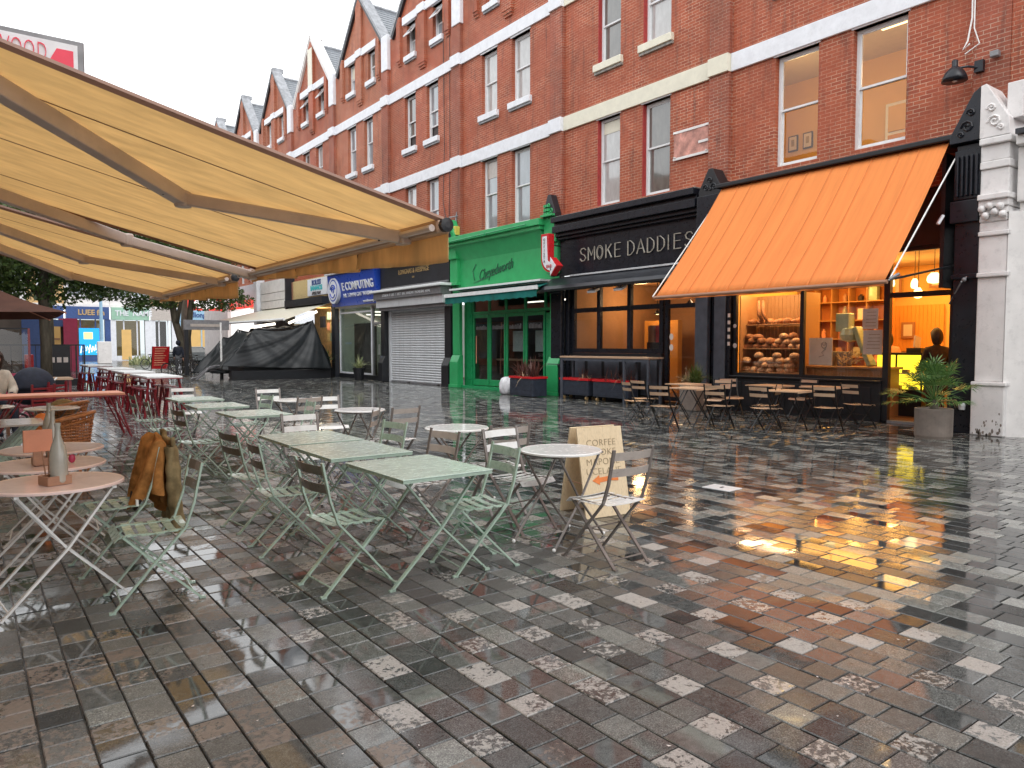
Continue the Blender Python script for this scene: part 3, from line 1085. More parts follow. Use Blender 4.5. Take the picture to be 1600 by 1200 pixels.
# the other side of the street, behind and beside the camera: seen only in the wet stones and the glass
def opposite(x, y0, y1, hgt, label, brick='brick2'):
    h = thing('brick_house', label, 'house')
    hol = []
    n = max(2, int((y1 - y0) / 2.6))
    for k in range(n):
        a = y0 + (y1 - y0) * (k + .5) / n
        for z in (5.2, 8.6):
            if z + 2 < hgt:
                hol.append((a - .5, a + .5, z, z + 2.1))
    m = MB()
    wall_holes(m, x - .3, x, y0, y1, 0, hgt, hol + [(y0 + .6, y1 - .6, .5, 3.3)])
    m.build('wall', brick, h)
    for (a, b, z, z2) in hol:
        w = thing_part('window', h)
        BX(x - .2, x - .16, a, b, z, z2).build('pane', 'pane', w)
        BX(x - .15, x - .1, a, b, z + .98, z + 1.06).build('frame', 'sash', w)
    BX(x - .2, x - .16, y0 + .6, y1 - .6, .5, 3.3).build('shop_window', 'paned', h)
    BX(x + .001, x + .12, y0 + .3, y1 - .3, 3.4, 4.2).build('fascia', 'navy', h)
    BX(x - 7, x - .301, y0, y1, 0, hgt).build('body', 'soot', h)


for k in range(9):
    opposite(-3.6, 17.6 + k * 7, 24.5 + k * 7, 11.0 + (k % 3) * .6, 'brick house number %s along the opposite side of the street, outside the picture' % ('one two three four five six seven eight nine'.split()[k]))
for k in range(3):
    opposite(-1.3, -25 + k * 7, -18.1 + k * 7, 10, 'brick house behind the camera, %s from the cafe' % ('third', 'second', 'first')[k])

# ============================================================ SHOP FRONTS
def room(parent, x0, x1, y0, y1, z0, z1, wall, ceil, floor, back=None):
    t = .05
    BX(x1, x1 + t, y0, y1, z0, z1).build('back_wall', back or wall, parent)
    BX(x0, x1, y0 - t, y0, z0, z1).build('side_wall', wall, parent)
    BX(x0, x1, y1, y1 + t, z0, z1).build('side_wall', wall, parent)
    BX(x0, x1 + t, y0 - t, y1 + t, z1, z1 + t).build('ceiling', ceil, parent)
    BX(x0, x1 + t, y0 - t, y1 + t, z0 - t, z0).build('floor', floor, parent)


def lamp(loc, power, col, r=.08, kind='POINT', size=1, rot=(0, 0, 0), name='room_light'):
    l = bpy.data.lights.new(name, kind)
    l.energy = power
    l.color = col
    if kind == 'POINT':
        l.shadow_soft_size = r
    else:
        l.shape = 'RECTANGLE'
        l.size, l.size_y = size if isinstance(size, tuple) else (size, size)
    o = bpy.data.objects.new(name, l)
    o.location = loc
    o.rotation_euler = rot
    C.objects.link(o)
    return o


def frame_grid(parent, x, ys, zs, t=.07, d=.09, mat='black', name='mullion', glass='glass', panes=True, off=.03):
    """glazing: vertical bars at ys, horizontal at zs (first and last are outer frame), one pane per opening"""
    for y in ys:
        BX(x, x + d, y - t / 2, y + t / 2, zs[0] - t / 2, zs[-1] + t / 2).build(name, mat, parent, bevel=.006)
    for z in zs:
        mb = MB()
        for a, b in zip(ys[:-1], ys[1:]):
            a, b = min(a, b), max(a, b)
            mb.box(x + .004, x + d - .004, a + t / 2, b - t / 2, z - t / 2, z + t / 2)
        mb.build('rail', mat, parent)
    if panes:
        for a, b in zip(ys[:-1], ys[1:]):
            a, b = min(a, b), max(a, b)
            for c, e in zip(zs[:-1], zs[1:]):
                BX(x + off, x + off + .01, a + t / 2, b - t / 2, c + t / 2, e - t / 2).build('pane', glass, parent)


def pediment(mb, y0, y1, x0, z0, z1, x1=FX - .13):
    yc = (y0 + y1) / 2
    mb.prism([(y0, z0), (y1, z0), (y1, z0 + .12), (yc + .06, z1), (yc - .06, z1), (y0, z0 + .12)], x0, x1)


def scrolls(mb, y0, y1, x, z0, z1):
    yc = (y0 + y1) / 2
    w = (y1 - y0)
    for cy, cz, r in ((yc - w * .2, z0 + .18, .09), (yc + w * .2, z0 + .18, .09), (yc, z0 + .34, .08), (yc, z0 + .14, .05)):
        pts = [(x, cy + r * (1 - t / 14) * math.cos(t * .75), cz + r * (1 - t / 14) * math.sin(t * .75)) for t in range(13)]
        mb.tube(pts, .016, 5)


# ---- bakery -------------------------------------------------------------
bk = thing('bakery_shop', 'bakery shop front with tall dark-framed glazing and amber lit room', 'shop front')
XG = 14.9
room(bk, XG + .12, 20.0, 5.95, 11.56, .06, 3.62, 'cwall', 'wceil', 'flo')
frame_grid(bk, XG, [11.0, 9.23, 7.36], [.86, 2.80, 3.42], .09, .10, 'blackd')
for y in (7.36, 6.12):
    BX(XG - .02, XG + .10, y - .06, y + .06, .02, 3.50).build('door_post', 'blackd', bk, bevel=.006)
for z in (2.55, 3.44):
    BX(XG, XG + .08, 6.18, 7.30, z - .05, z + .05).build('rail', 'blackd', bk)
BX(XG + .03, XG + .04, 6.18, 7.30, 2.60, 3.39).build('pane', 'glass', bk)
sr = MB().box(XG - .06, XG + .11, 7.42, 11.05, 0, .80)
sr.build('stall_riser', 'blackd', bk, bevel=.01)
for k in range(9):
    y = 7.62 + k * .39
    BX(XG - .075, XG - .061, y, y + .30, .12, .70).build('riser_panel', 'blackd', bk, bevel=.008)
BX(XG - .12, XG + .10, 7.42, 11.05, .80, .84).build('sill', 'blackd', bk, bevel=.01)
BX(XG - .05, XG + .11, 6.05, 11.05, 3.47, 5.02).build('fascia', 'blackd', bk)
BX(14.25, XG - .05, 6.05, 6.12, 2.6, 5.0).build('end_cheek', 'blackd', bk)
BX(XG - .02, XG + .12, 6.18, 7.30, 0, .05).build('threshold', 'steeld', bk)
BX(XG - .10, XG + .1, 11.06, 11.60, 0, 5.0).build('pilaster', 'black', bk, bevel=.02)
BX(XG - .14, XG - .101, 11.16, 11.50, .5, 4.6).build('pilaster_panel', 'grey', bk, bevel=.02)
BX(XG - .24, XG - .10, 11.62, 12.0, 0, 3.5).build('grey_post', 'grey', bk, bevel=.02)
BX(XG - .10, XG + .1, 5.85, 6.06, 0, 5.0).build('pilaster', 'black', bk, bevel=.02)
for k in range(5):
    BX(XG - .125, XG - .102, 11.04, 11.10, 1.55 + k * .17, 1.64 + k * .17).build('sticker', 'paper', bk)
wk = MB()
for (y, z, r) in ((10.98, 2.02, .05), (10.97, 1.55, .06)):
    wk.lathe([(r, 0), (r, .01)], (0, 0, 0), 12) if False else wk.add([(XG - .01, y + r * math.cos(t * .7), z + r * math.sin(t * .7)) for t in range(9)], [tuple(range(9))])
wk.build('sticker', 'paper', bk)
for z in (3.30,):
    for y in (8.0, 8.95):
        pass
# cubby wall behind
cb = MB()
for z in (1.25, 1.72, 2.2, 2.68, 3.15):
    cb.box(18.4, 18.75, 9.15, 11.5, z - .015, z + .015)
for k in range(6):
    y = 9.15 + k * .47
    cb.box(18.41, 18.75, y - .012, y + .012, 1.0, 3.2)
cub = cb.build('cubby_shelving', 'wood')
tag(cub, 'amber wooden cubby-hole shelving on the bakery back wall', 'shelving')
BX(18.78, 18.82, 9.1, 11.55, .06, 3.5).build('shelf_back', 'orwall', cub)
rb = random.Random(11)
cells = [(c_, r_) for c_ in range(5) for r_ in range(4)]
rb.shuffle(cells)
ORD = 'first second third fourth fifth sixth seventh eighth ninth tenth eleventh twelfth'.split()
for k, (c_, r_) in enumerate(cells[:19]):
    y = 9.24 + c_ * .47 + rb.uniform(.03, .26)
    z = (1.265, 1.735, 2.215, 2.695)[r_]
    hgt = rb.uniform(.16, .38)
    r = rb.uniform(.045, .09)
    mb = MB()
    if k % 3:
        mb.lathe([(r, 0), (r * 1.05, hgt * .1), (r, hgt * .7), (r * .5, hgt * .85), (r * .45, hgt)], (0, 0, 0), 10)
    else:
        mb.box(-.08, .08, -r * 1.4, r * 1.4, 0, hgt)
    o = mb.build('jar' if k % 3 else 'packet', rb.choice(['brownw', 'paper', 'mint', 'wood', 'copper', 'bottle', 'black']), None, smooth=False)
    o.location = (18.55, y, z)
    tag(o, '%s in cubby %s from left, %s row, bakery back wall' % ('jar' if k % 3 else 'packet', ORD[4 - c_], ('lowest', 'second lowest', 'second highest', 'top')[r_]), 'jar' if k % 3 else 'packet', 'goods on the bakery back shelves')
# window bread shelves
sh = thing('bread_rack', 'wooden three-tier bread rack behind the left bakery window', 'shelf')
for z in (.93, 1.49, 2.06):
    BX({.93: 15.10, 1.49: 15.2, 2.06: 15.32}[z], 15.75, 9.36, 11.0, z - .03, z).build('shelf', 'woodv', sh, bevel=.006)
for y in (9.33, 11.0):
    BX(15.1, 15.75, y - .03, y, .3, 2.75).build('upright', 'woodv', sh)
for k in range(16):
    y = 9.36 + k * .103
    BX(15.78, 15.80, y + .003, y + .097, .9, 2.75).build('back_board', 'wood', sh)


def loafmesh(a, b, c, sd, scored=True):
    r = random.Random(sd)
    mb = MB()
    def f(u, v):
        th, ph = 2 * math.pi * u, math.pi * v
        k = 1 + .06 * math.sin(3 * th + sd) * math.sin(ph) + r.uniform(-.015, .015)
        z = c * math.cos(ph) * k
        if scored and math.cos(ph) > .35 and abs(math.sin(th * 2)) < .25:
            z *= .90
        z = max(z, -c * .55)
        return (a * math.sin(ph) * math.cos(th) * k, b * math.sin(ph) * math.sin(th) * k, z + c * .55)
    return mb.grid(f, 14, 9)


protos = []
for q, (a, b, c, mt) in enumerate(((.13, .11, .085, 'bread'), (.11, .15, .08, 'bread'), (.12, .12, .09, 'breadd'), (.10, .13, .075, 'breadd'))):
    o = loafmesh(a, b, c, q).build('bread_loaf', mt, smooth=True)
    protos.append(o)
used = [False] * 4


def loaf(q, x, y, z, rz, tilt, label, group):
    o = protos[q] if not used[q] else protos[q].copy()
    if used[q]:
        C.objects.link(o)
    used[q] = True
    o.location = (x, y, z)
    o.rotation_euler = (tilt, rb.uniform(-.15, .15), rz)
    tag(o, label, 'bread', group)


for (z, rows, lab, qs) in ((.93, 4, 'floury loaf on the bottom window shelf', (0, 1, 0)),
                           (1.49, 3, 'dark crusted loaf on the middle window shelf', (2, 3, 1)),
                           (2.06, 1, 'dark loaf on the top window shelf', (2, 3, 3))):
    for x in ((15.24, 15.5) if z < 1 else (15.34, 15.58) if z < 2 else (15.45, 15.62)):
        for rr_ in range(rows - (1 if x in (15.5, 15.58) else 0)):
            y = 10.86 - (rr_ % 2) * .11
            k = 0
            while y > 9.50 + .02 * rr_:
                if rb.random() < .92 - rr_ * .06:
                    lb2 = '%s, %s from left, %s layer, %s pile' % (lab, ORD[k], ('lowest', 'second', 'third', 'fourth')[rr_], 'front' if x in (15.24, 15.34, 15.45) else 'rear')
                    loaf(rb.choice(qs), x + rb.uniform(-.03, .03), y + rb.uniform(-.02, .02), z + rr_ * .112, rb.uniform(0, 6), rb.uniform(-.25, .25), lb2, 'loaves on the bakery window shelves')
                    k += 1
                y -= rb.uniform(.2, .25)
for y in (10.62, 10.50):
    o = MB().tube([(15.35, y - .1, 2.12), (15.32, y, 2.3), (15.36, y + .03, 2.62)], [.035, .045, .03], 7).build('baguette', 'breadd', smooth=True)
    tag(o, ('left' if y > 10.55 else 'right') + ' long baguette leaning upright on the top window shelf', 'bread', 'leaning baguettes')
# counter with scale hood
ct = thing('counter', 'wood-boarded bakery counter in the middle window with a paper menu on it', 'counter')
for k in range(22):
    y = 7.56 + k * .0795
    BX(15.28, 15.30, y + .002, y + .0775, .06, 1.05).build('board', 'woodv', ct)
BX(15.301, 15.9, 7.56, 9.31, .06, 1.05).build('body', 'wood', ct)
BX(15.22, 15.95, 7.50, 9.34, 1.05, 1.10).build('worktop', 'wood', ct, bevel=.01)
mp_ = thing('paper_sign', 'pale paper menu board with a scribbled emblem standing on the bakery counter', 'menu')
BX(15.10, 15.12, 8.62, 9.16, 1.12, 1.72).build('panel', 'paper', mp_)
em = MB()
em.tube([(15.09, 8.80 + .06 * math.cos(t * .5), 1.56 + .07 * math.sin(t * .5)) for t in range(13)], .006, 4, True)
em.tube([(15.09, 8.86, 1.60), (15.09, 8.80, 1.55), (15.09, 8.75, 1.6)], .006, 4)
em.tube([(15.09, 8.76, 1.48), (15.09, 8.86, 1.40), (15.09, 8.80, 1.34), (15.09, 8.92, 1.30)], .006, 4)
em.build('emblem', 'steeld', mp_)
sc_ = thing('weighing_scale', 'mint green hooded slicer and scale with a tall head on the bakery counter', 'scale')
MB().box(15.35, 15.6, 8.40, 8.70, 1.85, 2.25).lathe([(.02, 0), (.17, .04), (.20, .16), (.16, .30), (.05, .36)], (15.48, 8.45, 1.62), 14).build('head', 'mint', sc_, bevel=.02)
MB().strip([(15.48, 8.28, 1.95), (15.46, 8.15, 1.62), (15.46, 8.02, 1.32), (15.46, 7.92, 1.12)], .26, .10, (1, 0, 0)).build('chute', 'mint', sc_, bevel=.02)
pa = MB()
for k in range(40):
    y, z = rb.uniform(8.1, 8.6), 1.12 + rb.uniform(0, .3) * .9
    pa.bar((15.35 + rb.uniform(-.1, .1), y, z), (15.35 + rb.uniform(-.1, .1), y + rb.uniform(-.12, .12), z + rb.uniform(.02, .09)), .018, .014)
tag(pa.build('pastries', 'straw'), 'golden pastries heaped on trays on the bakery counter', 'pastries', kind='stuff')
for k in range(6):
    o = MB().lathe([(.05, 0), (.055, .3), (.05, .32)], (0, 0, 0), 12).build('canister', 'steeld', smooth=True)
    o.location = (15.7, 8.55 + k * .12, 1.10)
    tag(o, ORD[5 - k] + ' tall steel canister from the left in the row on the bakery counter', 'canister', 'steel canisters on the bakery counter')
for k, (y, z, w_, h_) in enumerate(((7.72, 2.1, .32, .42), (7.66, 1.62, .40, .50))):
    o = BX(XG + .045, XG + .05, y - w_ / 2, y + w_ / 2, z - h_ / 2, z + h_ / 2).build('paper_notice', 'paper')
    tag(o, ('upper' if k == 0 else 'lower') + ' sheet of paper taped inside the bakery window next to the doorway', 'notice')
    ln = MB()
    for j in range(5):
        ln.box(XG + .043, XG + .0445, y - w_ * .38, y + w_ * (.2 + .03 * j), z + h_ * .3 - j * .07, z + h_ * .3 - j * .07 + .012)
    ln.build('print', 'inkb', o)
# yellow lit display
dc = thing('display_case', 'glowing yellow glass display case inside the bakery doorway', 'display case')
BX(15.9, 16.4, 7.1, 8.25, .06, .62).build('plinth', 'blackd', dc)
BX(16.33, 16.4, 7.1, 8.25, .62, 1.35).build('lit_back', 'glowy', dc)
BX(15.9, 16.4, 7.1, 8.25, 1.35, 1.40).build('top', 'blackd', dc)
BX(15.95, 16.32, 7.12, 8.23, .95, .97).build('glass_shelf', 'whitem', dc)
for y in (7.1, 7.62, 8.22):
    BX(15.9, 15.93, y, y + .03, .62, 1.35).build('post', 'blackd', dc)
for k in range(7):
    o = MB().box(-.05, .05, -.06, .06, 0, .05 + .01 * k).build('wrapped_cheese', 'straw')
    o.location = (16.1, 7.22 + k * .15, .62 if k % 2 else .97)
    tag(o, ORD[6 - k] + ' small yellow parcel from the left in the glowing display case', 'food', 'parcels in the glowing display case')
till = thing('till', 'black till on the counter inside the bakery doorway', 'till', (16.2, 7.35, 1.40))
MB().box(-.15, .15, -.15, .15, 0, .10).build('base', 'blackd', till)
MB().bar((-.02, 0, .1), (.02, 0, .34), .26, .03, (0, 1, 0)).build('screen', 'paper', till)
for k in range(9):
    o = MB().lathe([(.028, 0), (.03, .02), (.036, .11)], (0, 0, 0), 10).build('glass_tumbler', 'glass', smooth=True)
    o.location = (17.6, 6.7 + k * .12, 1.35)
    tag(o, ORD[8 - k] + ' glass from the left in the row on the far bakery worktop', 'glass', 'tumblers on the far bakery worktop')
wt = BX(17.4, 17.9, 6.4, 8.0, 1.3, 1.35).build('worktop', 'wood')
tag(wt, 'far bakery worktop carrying a row of glasses', 'worktop')
BX(17.5, 17.9, 6.42, 7.98, .06, 1.3).build('cupboard', 'wood', wt)
pcv = MB()
for k in range(18):
    pcv.box(19.90, 19.93, 8.4 + k * .1, 8.495 + k * .1, 1.4, 2.6)
tag(pcv.build('wall_panelling', 'bwall'), 'vertical boarded amber panelling on the far bakery wall', 'panelling')
for (x, y, z, w_, h_) in ((19.85, 9.25, 1.95, .34, .42), (19.85, 9.7, 3.15, .5, .5), (19.85, 8.5, 3.2, .5, .36)):
    pf = thing('picture_frame', 'dark framed picture on the amber bakery wall ' + {9.25: 'behind the customer', 9.7: 'upper left of the pendant lamps', 8.5: 'upper right of the pendant lamps'}[y], 'picture')
    BX(x, x + .03, y - w_ / 2, y + w_ / 2, z - h_ / 2, z + h_ / 2).build('frame', 'brownw', pf)
    BX(x - .006, x - .001, y - w_ / 2 + .06, y + w_ / 2 - .06, z - h_ / 2 + .06, z + h_ / 2 - .06).build('print', 'paper', pf)
# lamps
for k, (x, y, z, r, lab) in enumerate(((16.3, 7.98, 2.94, .08, 'leftmost glowing pendant lamp over the bakery doorway'), (16.6, 7.62, 2.90, .08, 'middle glowing pendant lamp over the bakery doorway'), (16.0, 6.96, 2.94, .14, 'largest glowing pendant lamp over the bakery doorway'), (15.8, 7.18, 2.64, .09, 'lowest glowing pendant lamp just below the door transom'), (15.9, 9.62, 3.0, .12, 'left round ceiling lamp behind the bakery transom'), (15.9, 8.98, 3.0, .12, 'right round ceiling lamp behind the bakery transom'))):
    p = thing('pendant_lamp', lab, 'lamp', (x, y, z), 0, 'lit lamps in the bakery')
    MB().lathe([(r * .45, .10), (r * .9, .03), (r, -.05), (r * .8, -.10), (.02, -.12)], (0, 0, 0), 14).build('globe', 'glow', p, smooth=True)
    MB().tube([(0, 0, .1), (0, 0, 3.6 - z)], .008, 5).build('cord', 'blackd', p)
lamp((17.3, 8.75, 3.60), 320, (1, .50, .11), kind='AREA', size=(4.4, 5.2))  # added ceiling panel, no real fixture; spreads a golden reflection on the paving
lamp((17.2, 10.3, 3.0), 35, (1, .50, .11), .14)
lamp((17.0, 9.0, 3.0), 35, (1, .50, .11), .14)
lamp((18.2, 7.4, 3.0), 30, (1, .50, .11), .14)
lamp((18.2, 8.7, 3.0), 30, (1, .50, .11), .14)
lamp((15.08, 10.15, 3.2), 55, (1, .66, .36), kind='AREA', size=(.12, 1.6), name='loaf_fill_light')  # added fill light between glass and rack to brighten the loaves

# upstairs room
up = thing('upstairs_room', 'warm lit cream room behind the two tall windows over the bakery', 'room')
room(up, FX + .36, 18.6, 5.7, 12.4, 5.35, 8.75, 'cwall', 'wceil', 'flo')
for y in (11.86, 11.42, 11.0):
    pf = thing('picture_frame', {11.86: 'left', 11.42: 'middle', 11.0: 'right'}[y] + ' of three black framed prints in the left upstairs window', 'picture')
    BX(18.54, 18.58, y - .14, y + .14, 6.90, 7.32).build('frame', 'ink', pf)
    BX(18.535, 18.539, y - .11, y + .11, 6.93, 7.29).build('mount', 'paper', pf)
    BX(18.53, 18.534, y - .045, y + .045, 7.03, 7.21).build('print', 'inkb', pf)
dr = thing('inner_window', 'white inner window seen in the right upstairs room', 'window')
BX(18.5, 18.56, 8.6, 9.3, 6.0, 7.5).build('frame', 'white', dr)
BX(18.47, 18.499, 8.68, 9.22, 6.08, 6.72).build('pane', 'bwall', dr)
BX(18.47, 18.499, 8.68, 9.22, 6.8, 7.42).build('pane', 'cwall', dr)
lamp((16.4, 7.6, 7.6), 60, (1, .62, .25), .3)
lamp((16.6, 10.4, 7.4), 65, (1, .66, .28), .3)
ul = thing('ceiling_lamp', 'lit strip lamp under the upstairs ceiling', 'lamp')
BX(16.2, 16.3, 7.3, 8.3, 8.4, 8.46).build('tube', 'glow', ul)
BX(16.18, 16.32, 7.28, 8.32, 8.461, 8.5).build('housing', 'white', ul)

# orange awning
oa = thing('orange_awning', 'big plain orange canvas awning stretched over the bakery front', 'awning')
aw0, aw1 = (14.2, 5.18), (12.0, 2.60)


def orange(u, v):
    # u along the street, v down the slope
    ya = 5.98 + (10.88 - 5.98) * u
    x = aw0[0] + (aw1[0] - aw0[0]) * v
    z = aw0[1] + (aw1[1] - aw0[1]) * v
    w_ = u * 13.5 + .55 * math.sin(u * 11) + .3 * math.sin(u * 29)
    rip = .095 * abs(math.sin(w_ * math.pi)) ** .5 + .012 * math.sin(u * 71 + 2 * math.sin(u * 8)) - .02
    sag = -.07 * math.sin(math.pi * v)
    k = math.sin(math.pi * min(1, v * 1.15)) * .9 + .1
    return (x + rip * k * .75, ya, z + sag + rip * k * .65)


MB().grid(orange, 150, 14).build('canvas', 'orange', oa, smooth=True, solid=.003)
osm = MB()
for k in range(1, 11):
    u_ = k / 11 + .012 * math.sin(k * 2.3)
    osm.strip([Vector(orange(u_, i / 14)) + Vector((-.006, 0, .008)) for i in range(15)], .02, .003, (0, 1, 0))
osm.build('seam', 'oseam', oa)
MB().grid(lambda u, v: (aw1[0] - .015 - .01 * math.sin(u * 70) * v, 5.98 + 4.9 * u, aw1[1] - .01 - .07 * v), 120, 2).build('hem', 'oseam', oa, solid=.003)
MB().tube([(aw1[0] - .01, 5.93, aw1[1] - .02), (aw1[0] - .01, 10.93, aw1[1] - .02)], .035, 8).build('front_bar', 'brownw', oa)
BX(14.08, 14.30, 5.90, 10.98, 5.17, 5.27).build('cassette', 'blackd', oa, bevel=.02)
BX(14.30, FX - .01, 5.90, 11.0, 5.10, 5.24).build('cover_flashing', 'blackd', oa)
for y in (5.86, 11.02):
    MB().tube([(14.25, y, 4.95), (aw1[0], y + (.05 if y < 8 else -.05), aw1[1])], .014, 5).build('stay_rod', 'whitem', oa)
for y in (5.95, 10.9):
    MB().tube([(14.75, y, 3.05), (aw1[0], y, aw1[1])], .02, 6).build('arm', 'blackd', oa)
MB().tube([(12.0, 5.9, 2.62), (12.1, 5.8, 2.7)], .03).build('end_fitting', 'steeld', oa)

# ---- black restaurant ---------------------------------------------------
sd = thing('restaurant_front', 'black restaurant shop front with outline lettering SMOKE DADDIES', 'shop front')
BX(14.62, FX, 11.72, 17.1, 3.66, 4.72).build('fascia', 'black', sd)
for y in (12.9, 14.25, 15.6):
    BX(14.612, 14.619, y, y + .012, 3.7, 4.7).build('panel_joint', 'soot', sd)
co = MB()
for (x, a, b) in ((14.50, 4.72, 4.80), (14.40, 4.80, 4.90), (14.28, 4.90, 5.10), (14.36, 5.10, 5.2), (14.22, 5.2, 5.36)):
    co.box(x, FX - .001, 11.74, 17.1, a, b)
co.build('cornice', 'black', sd, bevel=.012)
BX(14.36, FX - .0015, 11.8, 17.0, 5.362, 5.40).build('lead_flashing', 'sill', sd)
# drainpipe shadow gap + awning cassette
ac = MB()
ac.prism([(14.62, 3.60), (14.62, 3.32), (14.1, 3.16), (14.04, 3.22), (14.12, 3.32)], 11.95, 17.45, 1)
ac.build('awning_cassette', 'soot', sd)
BX(14.56, 14.66, 11.95, 16.6, 3.605, 3.65).build('light_strip', 'steel', sd)
frame_grid(sd, XG, [16.84, 15.72, 14.50, 13.32], [1.40, 2.60, 3.30], .13, .12, 'black')
frame_grid(sd, XG + .01, [13.14, 12.08], [.15, 2.58, 3.30], .11, .10, 'black')
BX(XG - .04, XG + .12, 13.26, 16.95, 0, 1.33).build('stall_riser', 'blackd', sd)
for k in range(5):
    BX(XG - .055, XG - .041, 13.4 + k * .71, 13.98 + k * .71, .2, 1.15).build('riser_panel', 'grey', sd, bevel=.01)
BX(XG - .1, XG + .12, 16.92, 17.06, 0, 3.6).build('post', 'black', sd, bevel=.01)
BX(XG, XG + .1, 11.62, 12.02, 0, 3.6).build('post', 'black', sd)
BX(14.62, XG - .1, 11.0, 17.0, 3.5, 3.62).build('soffit', 'blackd', sd)
pp = MB().box(14.58, FX, 17.06, 17.62, 0, .95).box(14.64, FX, 17.10, 17.58, .95, 4.0)
pp.box(14.55, FX, 17.04, 17.64, .90, 1.0).box(14.60, FX, 17.08, 17.60, 3.15, 3.22)
pp.build('pilaster', 'black', sd, bevel=.02)
room(sd, XG + .13, 19.0, 11.9, 16.92, .06, 3.5, 'rwall', 'rwall', 'flo', 'rwall')
for y, r in ((12.95, 1.78), (12.95, 1.50)):
    MB().add([(XG - .003, y + .07 * math.cos(t * .7), r + .09 * math.sin(t * .7)) for t in range(9)], [tuple(range(9))]).build('sticker', 'paper', sd)
# outline lettering: double strokes
GL = {
    'S': [[(.9, .82), (.7, .98), (.35, .98), (.12, .80), (.25, .58), (.7, .44), (.9, .22), (.68, .02), (.3, .02), (.08, .2)]],
    'M': [[(.05, 0), (.05, 1), (.5, .35), (.95, 1), (.95, 0)]],
    'O': [[(.5 + .46 * math.cos(t * math.pi / 8), .5 + .5 * math.sin(t * math.pi / 8)) for t in range(17)]],
    'K': [[(.1, 0), (.1, 1)], [(.85, 1), (.12, .45)], [(.38, .62), (.88, 0)]],
    'E': [[(.85, 1), (.1, 1), (.1, 0), (.85, 0)], [(.1, .52), (.75, .52)]],
    'D': [[(.1, 0), (.1, 1), (.45, 1), (.85, .75), (.9, .5), (.85, .25), (.45, 0), (.1, 0)]],
    'A': [[(.02, 0), (.5, 1), (.98, 0)], [(.22, .35), (.78, .35)]],
    'I': [[(.3, 0), (.3, 1)]],
}


def outline(word, ystart, z, hgt, adv, parent, x=14.585):
    y = ystart
    for chx in word:
        if chx == ' ':
            y -= adv * .75
            continue
        wd = hgt * (.75 if chx != 'I' else .35)
        mb = MB()
        for st in GL[chx]:
            for off in (0, .085):
                pts = [(x, y - wd * (p[0] + off * .9), z + hgt * (p[1] * (1 - off * .6) + off * .3)) for p in st]
                if off and len(st) == 17:
                    pts = [(x, y - wd * (.5 + .34 * math.cos(t * math.pi / 8)), z + hgt * (.5 + .38 * math.sin(t * math.pi / 8))) for t in range(17)]
                mb.tube(pts, .0105, 5)
        mb.build('letter', 'neon', parent)
        y -= wd + adv * .36


outline('SMOKE DADDIES', 16.20, 4.0, .385, .185, sd)
# inside the restaurant
for (x0, y0, y1, z0, z1, mt, lab, nm) in ((17.9, 15.3, 16.7, .06, 2.35, 'bwall', 'orange-lit alcove wall inside the black restaurant', 'alcove_wall'), (17.6, 13.2, 14.4, .06, 1.3, 'cwall', 'pale bar counter inside the black restaurant', 'bar_counter'), (17.9, 12.0, 13.1, 1.1, 2.3, 'orwall', 'dim orange panel behind the restaurant door glass', 'wall_panel')):
    tag(BX(x0, x0 + .2, y0, y1, z0, z1).build(nm, mt), lab, 'interior wall')
o = BX(17.3, 17.6, 13.35, 13.8, 1.3, 1.85).build('bottle_cooler', 'green', bevel=.04)
tag(o, 'bright green cooler box on the restaurant bar counter', 'cooler')
for k in range(8):
    o = MB().lathe([(.035, 0), (.035, .16), (.012, .22), (.012, .28)], (0, 0, 0), 8).build('bottle', rb.choice(['brownw', 'mint', 'copper']), smooth=True)
    o.location = (17.7, 13.9 + k * .07, 1.3)
    tag(o, ORD[7 - k] + ' small bottle from the left in the row on the restaurant bar counter', 'bottle', 'bottles on the restaurant bar')
cb2 = thing('cabinet', 'dark cabinet with red and orange flyers inside the restaurant window', 'cabinet')
BX(16.5, 16.8, 14.75, 15.3, .06, 1.65).build('body', 'blackd', cb2)
BX(16.5, 16.8, 14.72, 14.95, 1.65, 2.15).build('poster', 'redl', cb2)
BX(16.5, 16.8, 15.0, 15.25, 1.65, 2.15).build('poster', 'brownw', cb2)
for k, (x, y, z) in enumerate(((16.4, 13.6, 2.75), (16.3, 12.7, 2.9), (16.4, 14.8, 2.5))):
    p = thing('spot_lamp', 'small lit ceiling spot inside the black restaurant' + (' door', ' right window', ' middle window')[(1, 0, 2)[k]], 'lamp', (x, y, z))
    MB().lathe([(.03, .08), (.09, 0), (.10, -.03)], (0, 0, 0), 10).build('shade', 'blackd', p)
    MB().lathe([(.07, -.02), (.02, -.045)], (0, 0, 0), 10).build('bulb', 'glow', p)
    MB().tube([(0, 0, .08), (0, 0, 3.5 - z)], .01, 5).build('stem', 'blackd', p)
stl = thing('strip_lamp', 'long warm strip light seen through the restaurant door', 'lamp')
BX(17.8, 17.9, 11.95, 13.1, 2.75, 2.8).build('tube', 'tube', stl)
lamp((16.9, 15.9, 2.9), 75, (1, .58, .25), .2)
lamp((16.6, 13.6, 3.0), 50, (1, .66, .38), .2)
for k, y in enumerate((15.3, 14.25)):
    p = thing('flood_lamp', ('left' if k == 0 else 'right') + ' square lamp under the black restaurant awning', 'lamp', (14.3, y, 3.12))
    MB().bar((0, -.16, -.02), (0, .16, -.02), .20, .06, (-.5, 0, 1)).build('housing', 'steel', p)
    MB().tube([(0, 0, 0), (.1, 0, .15)], .015).build('bracket', 'blackd', p)
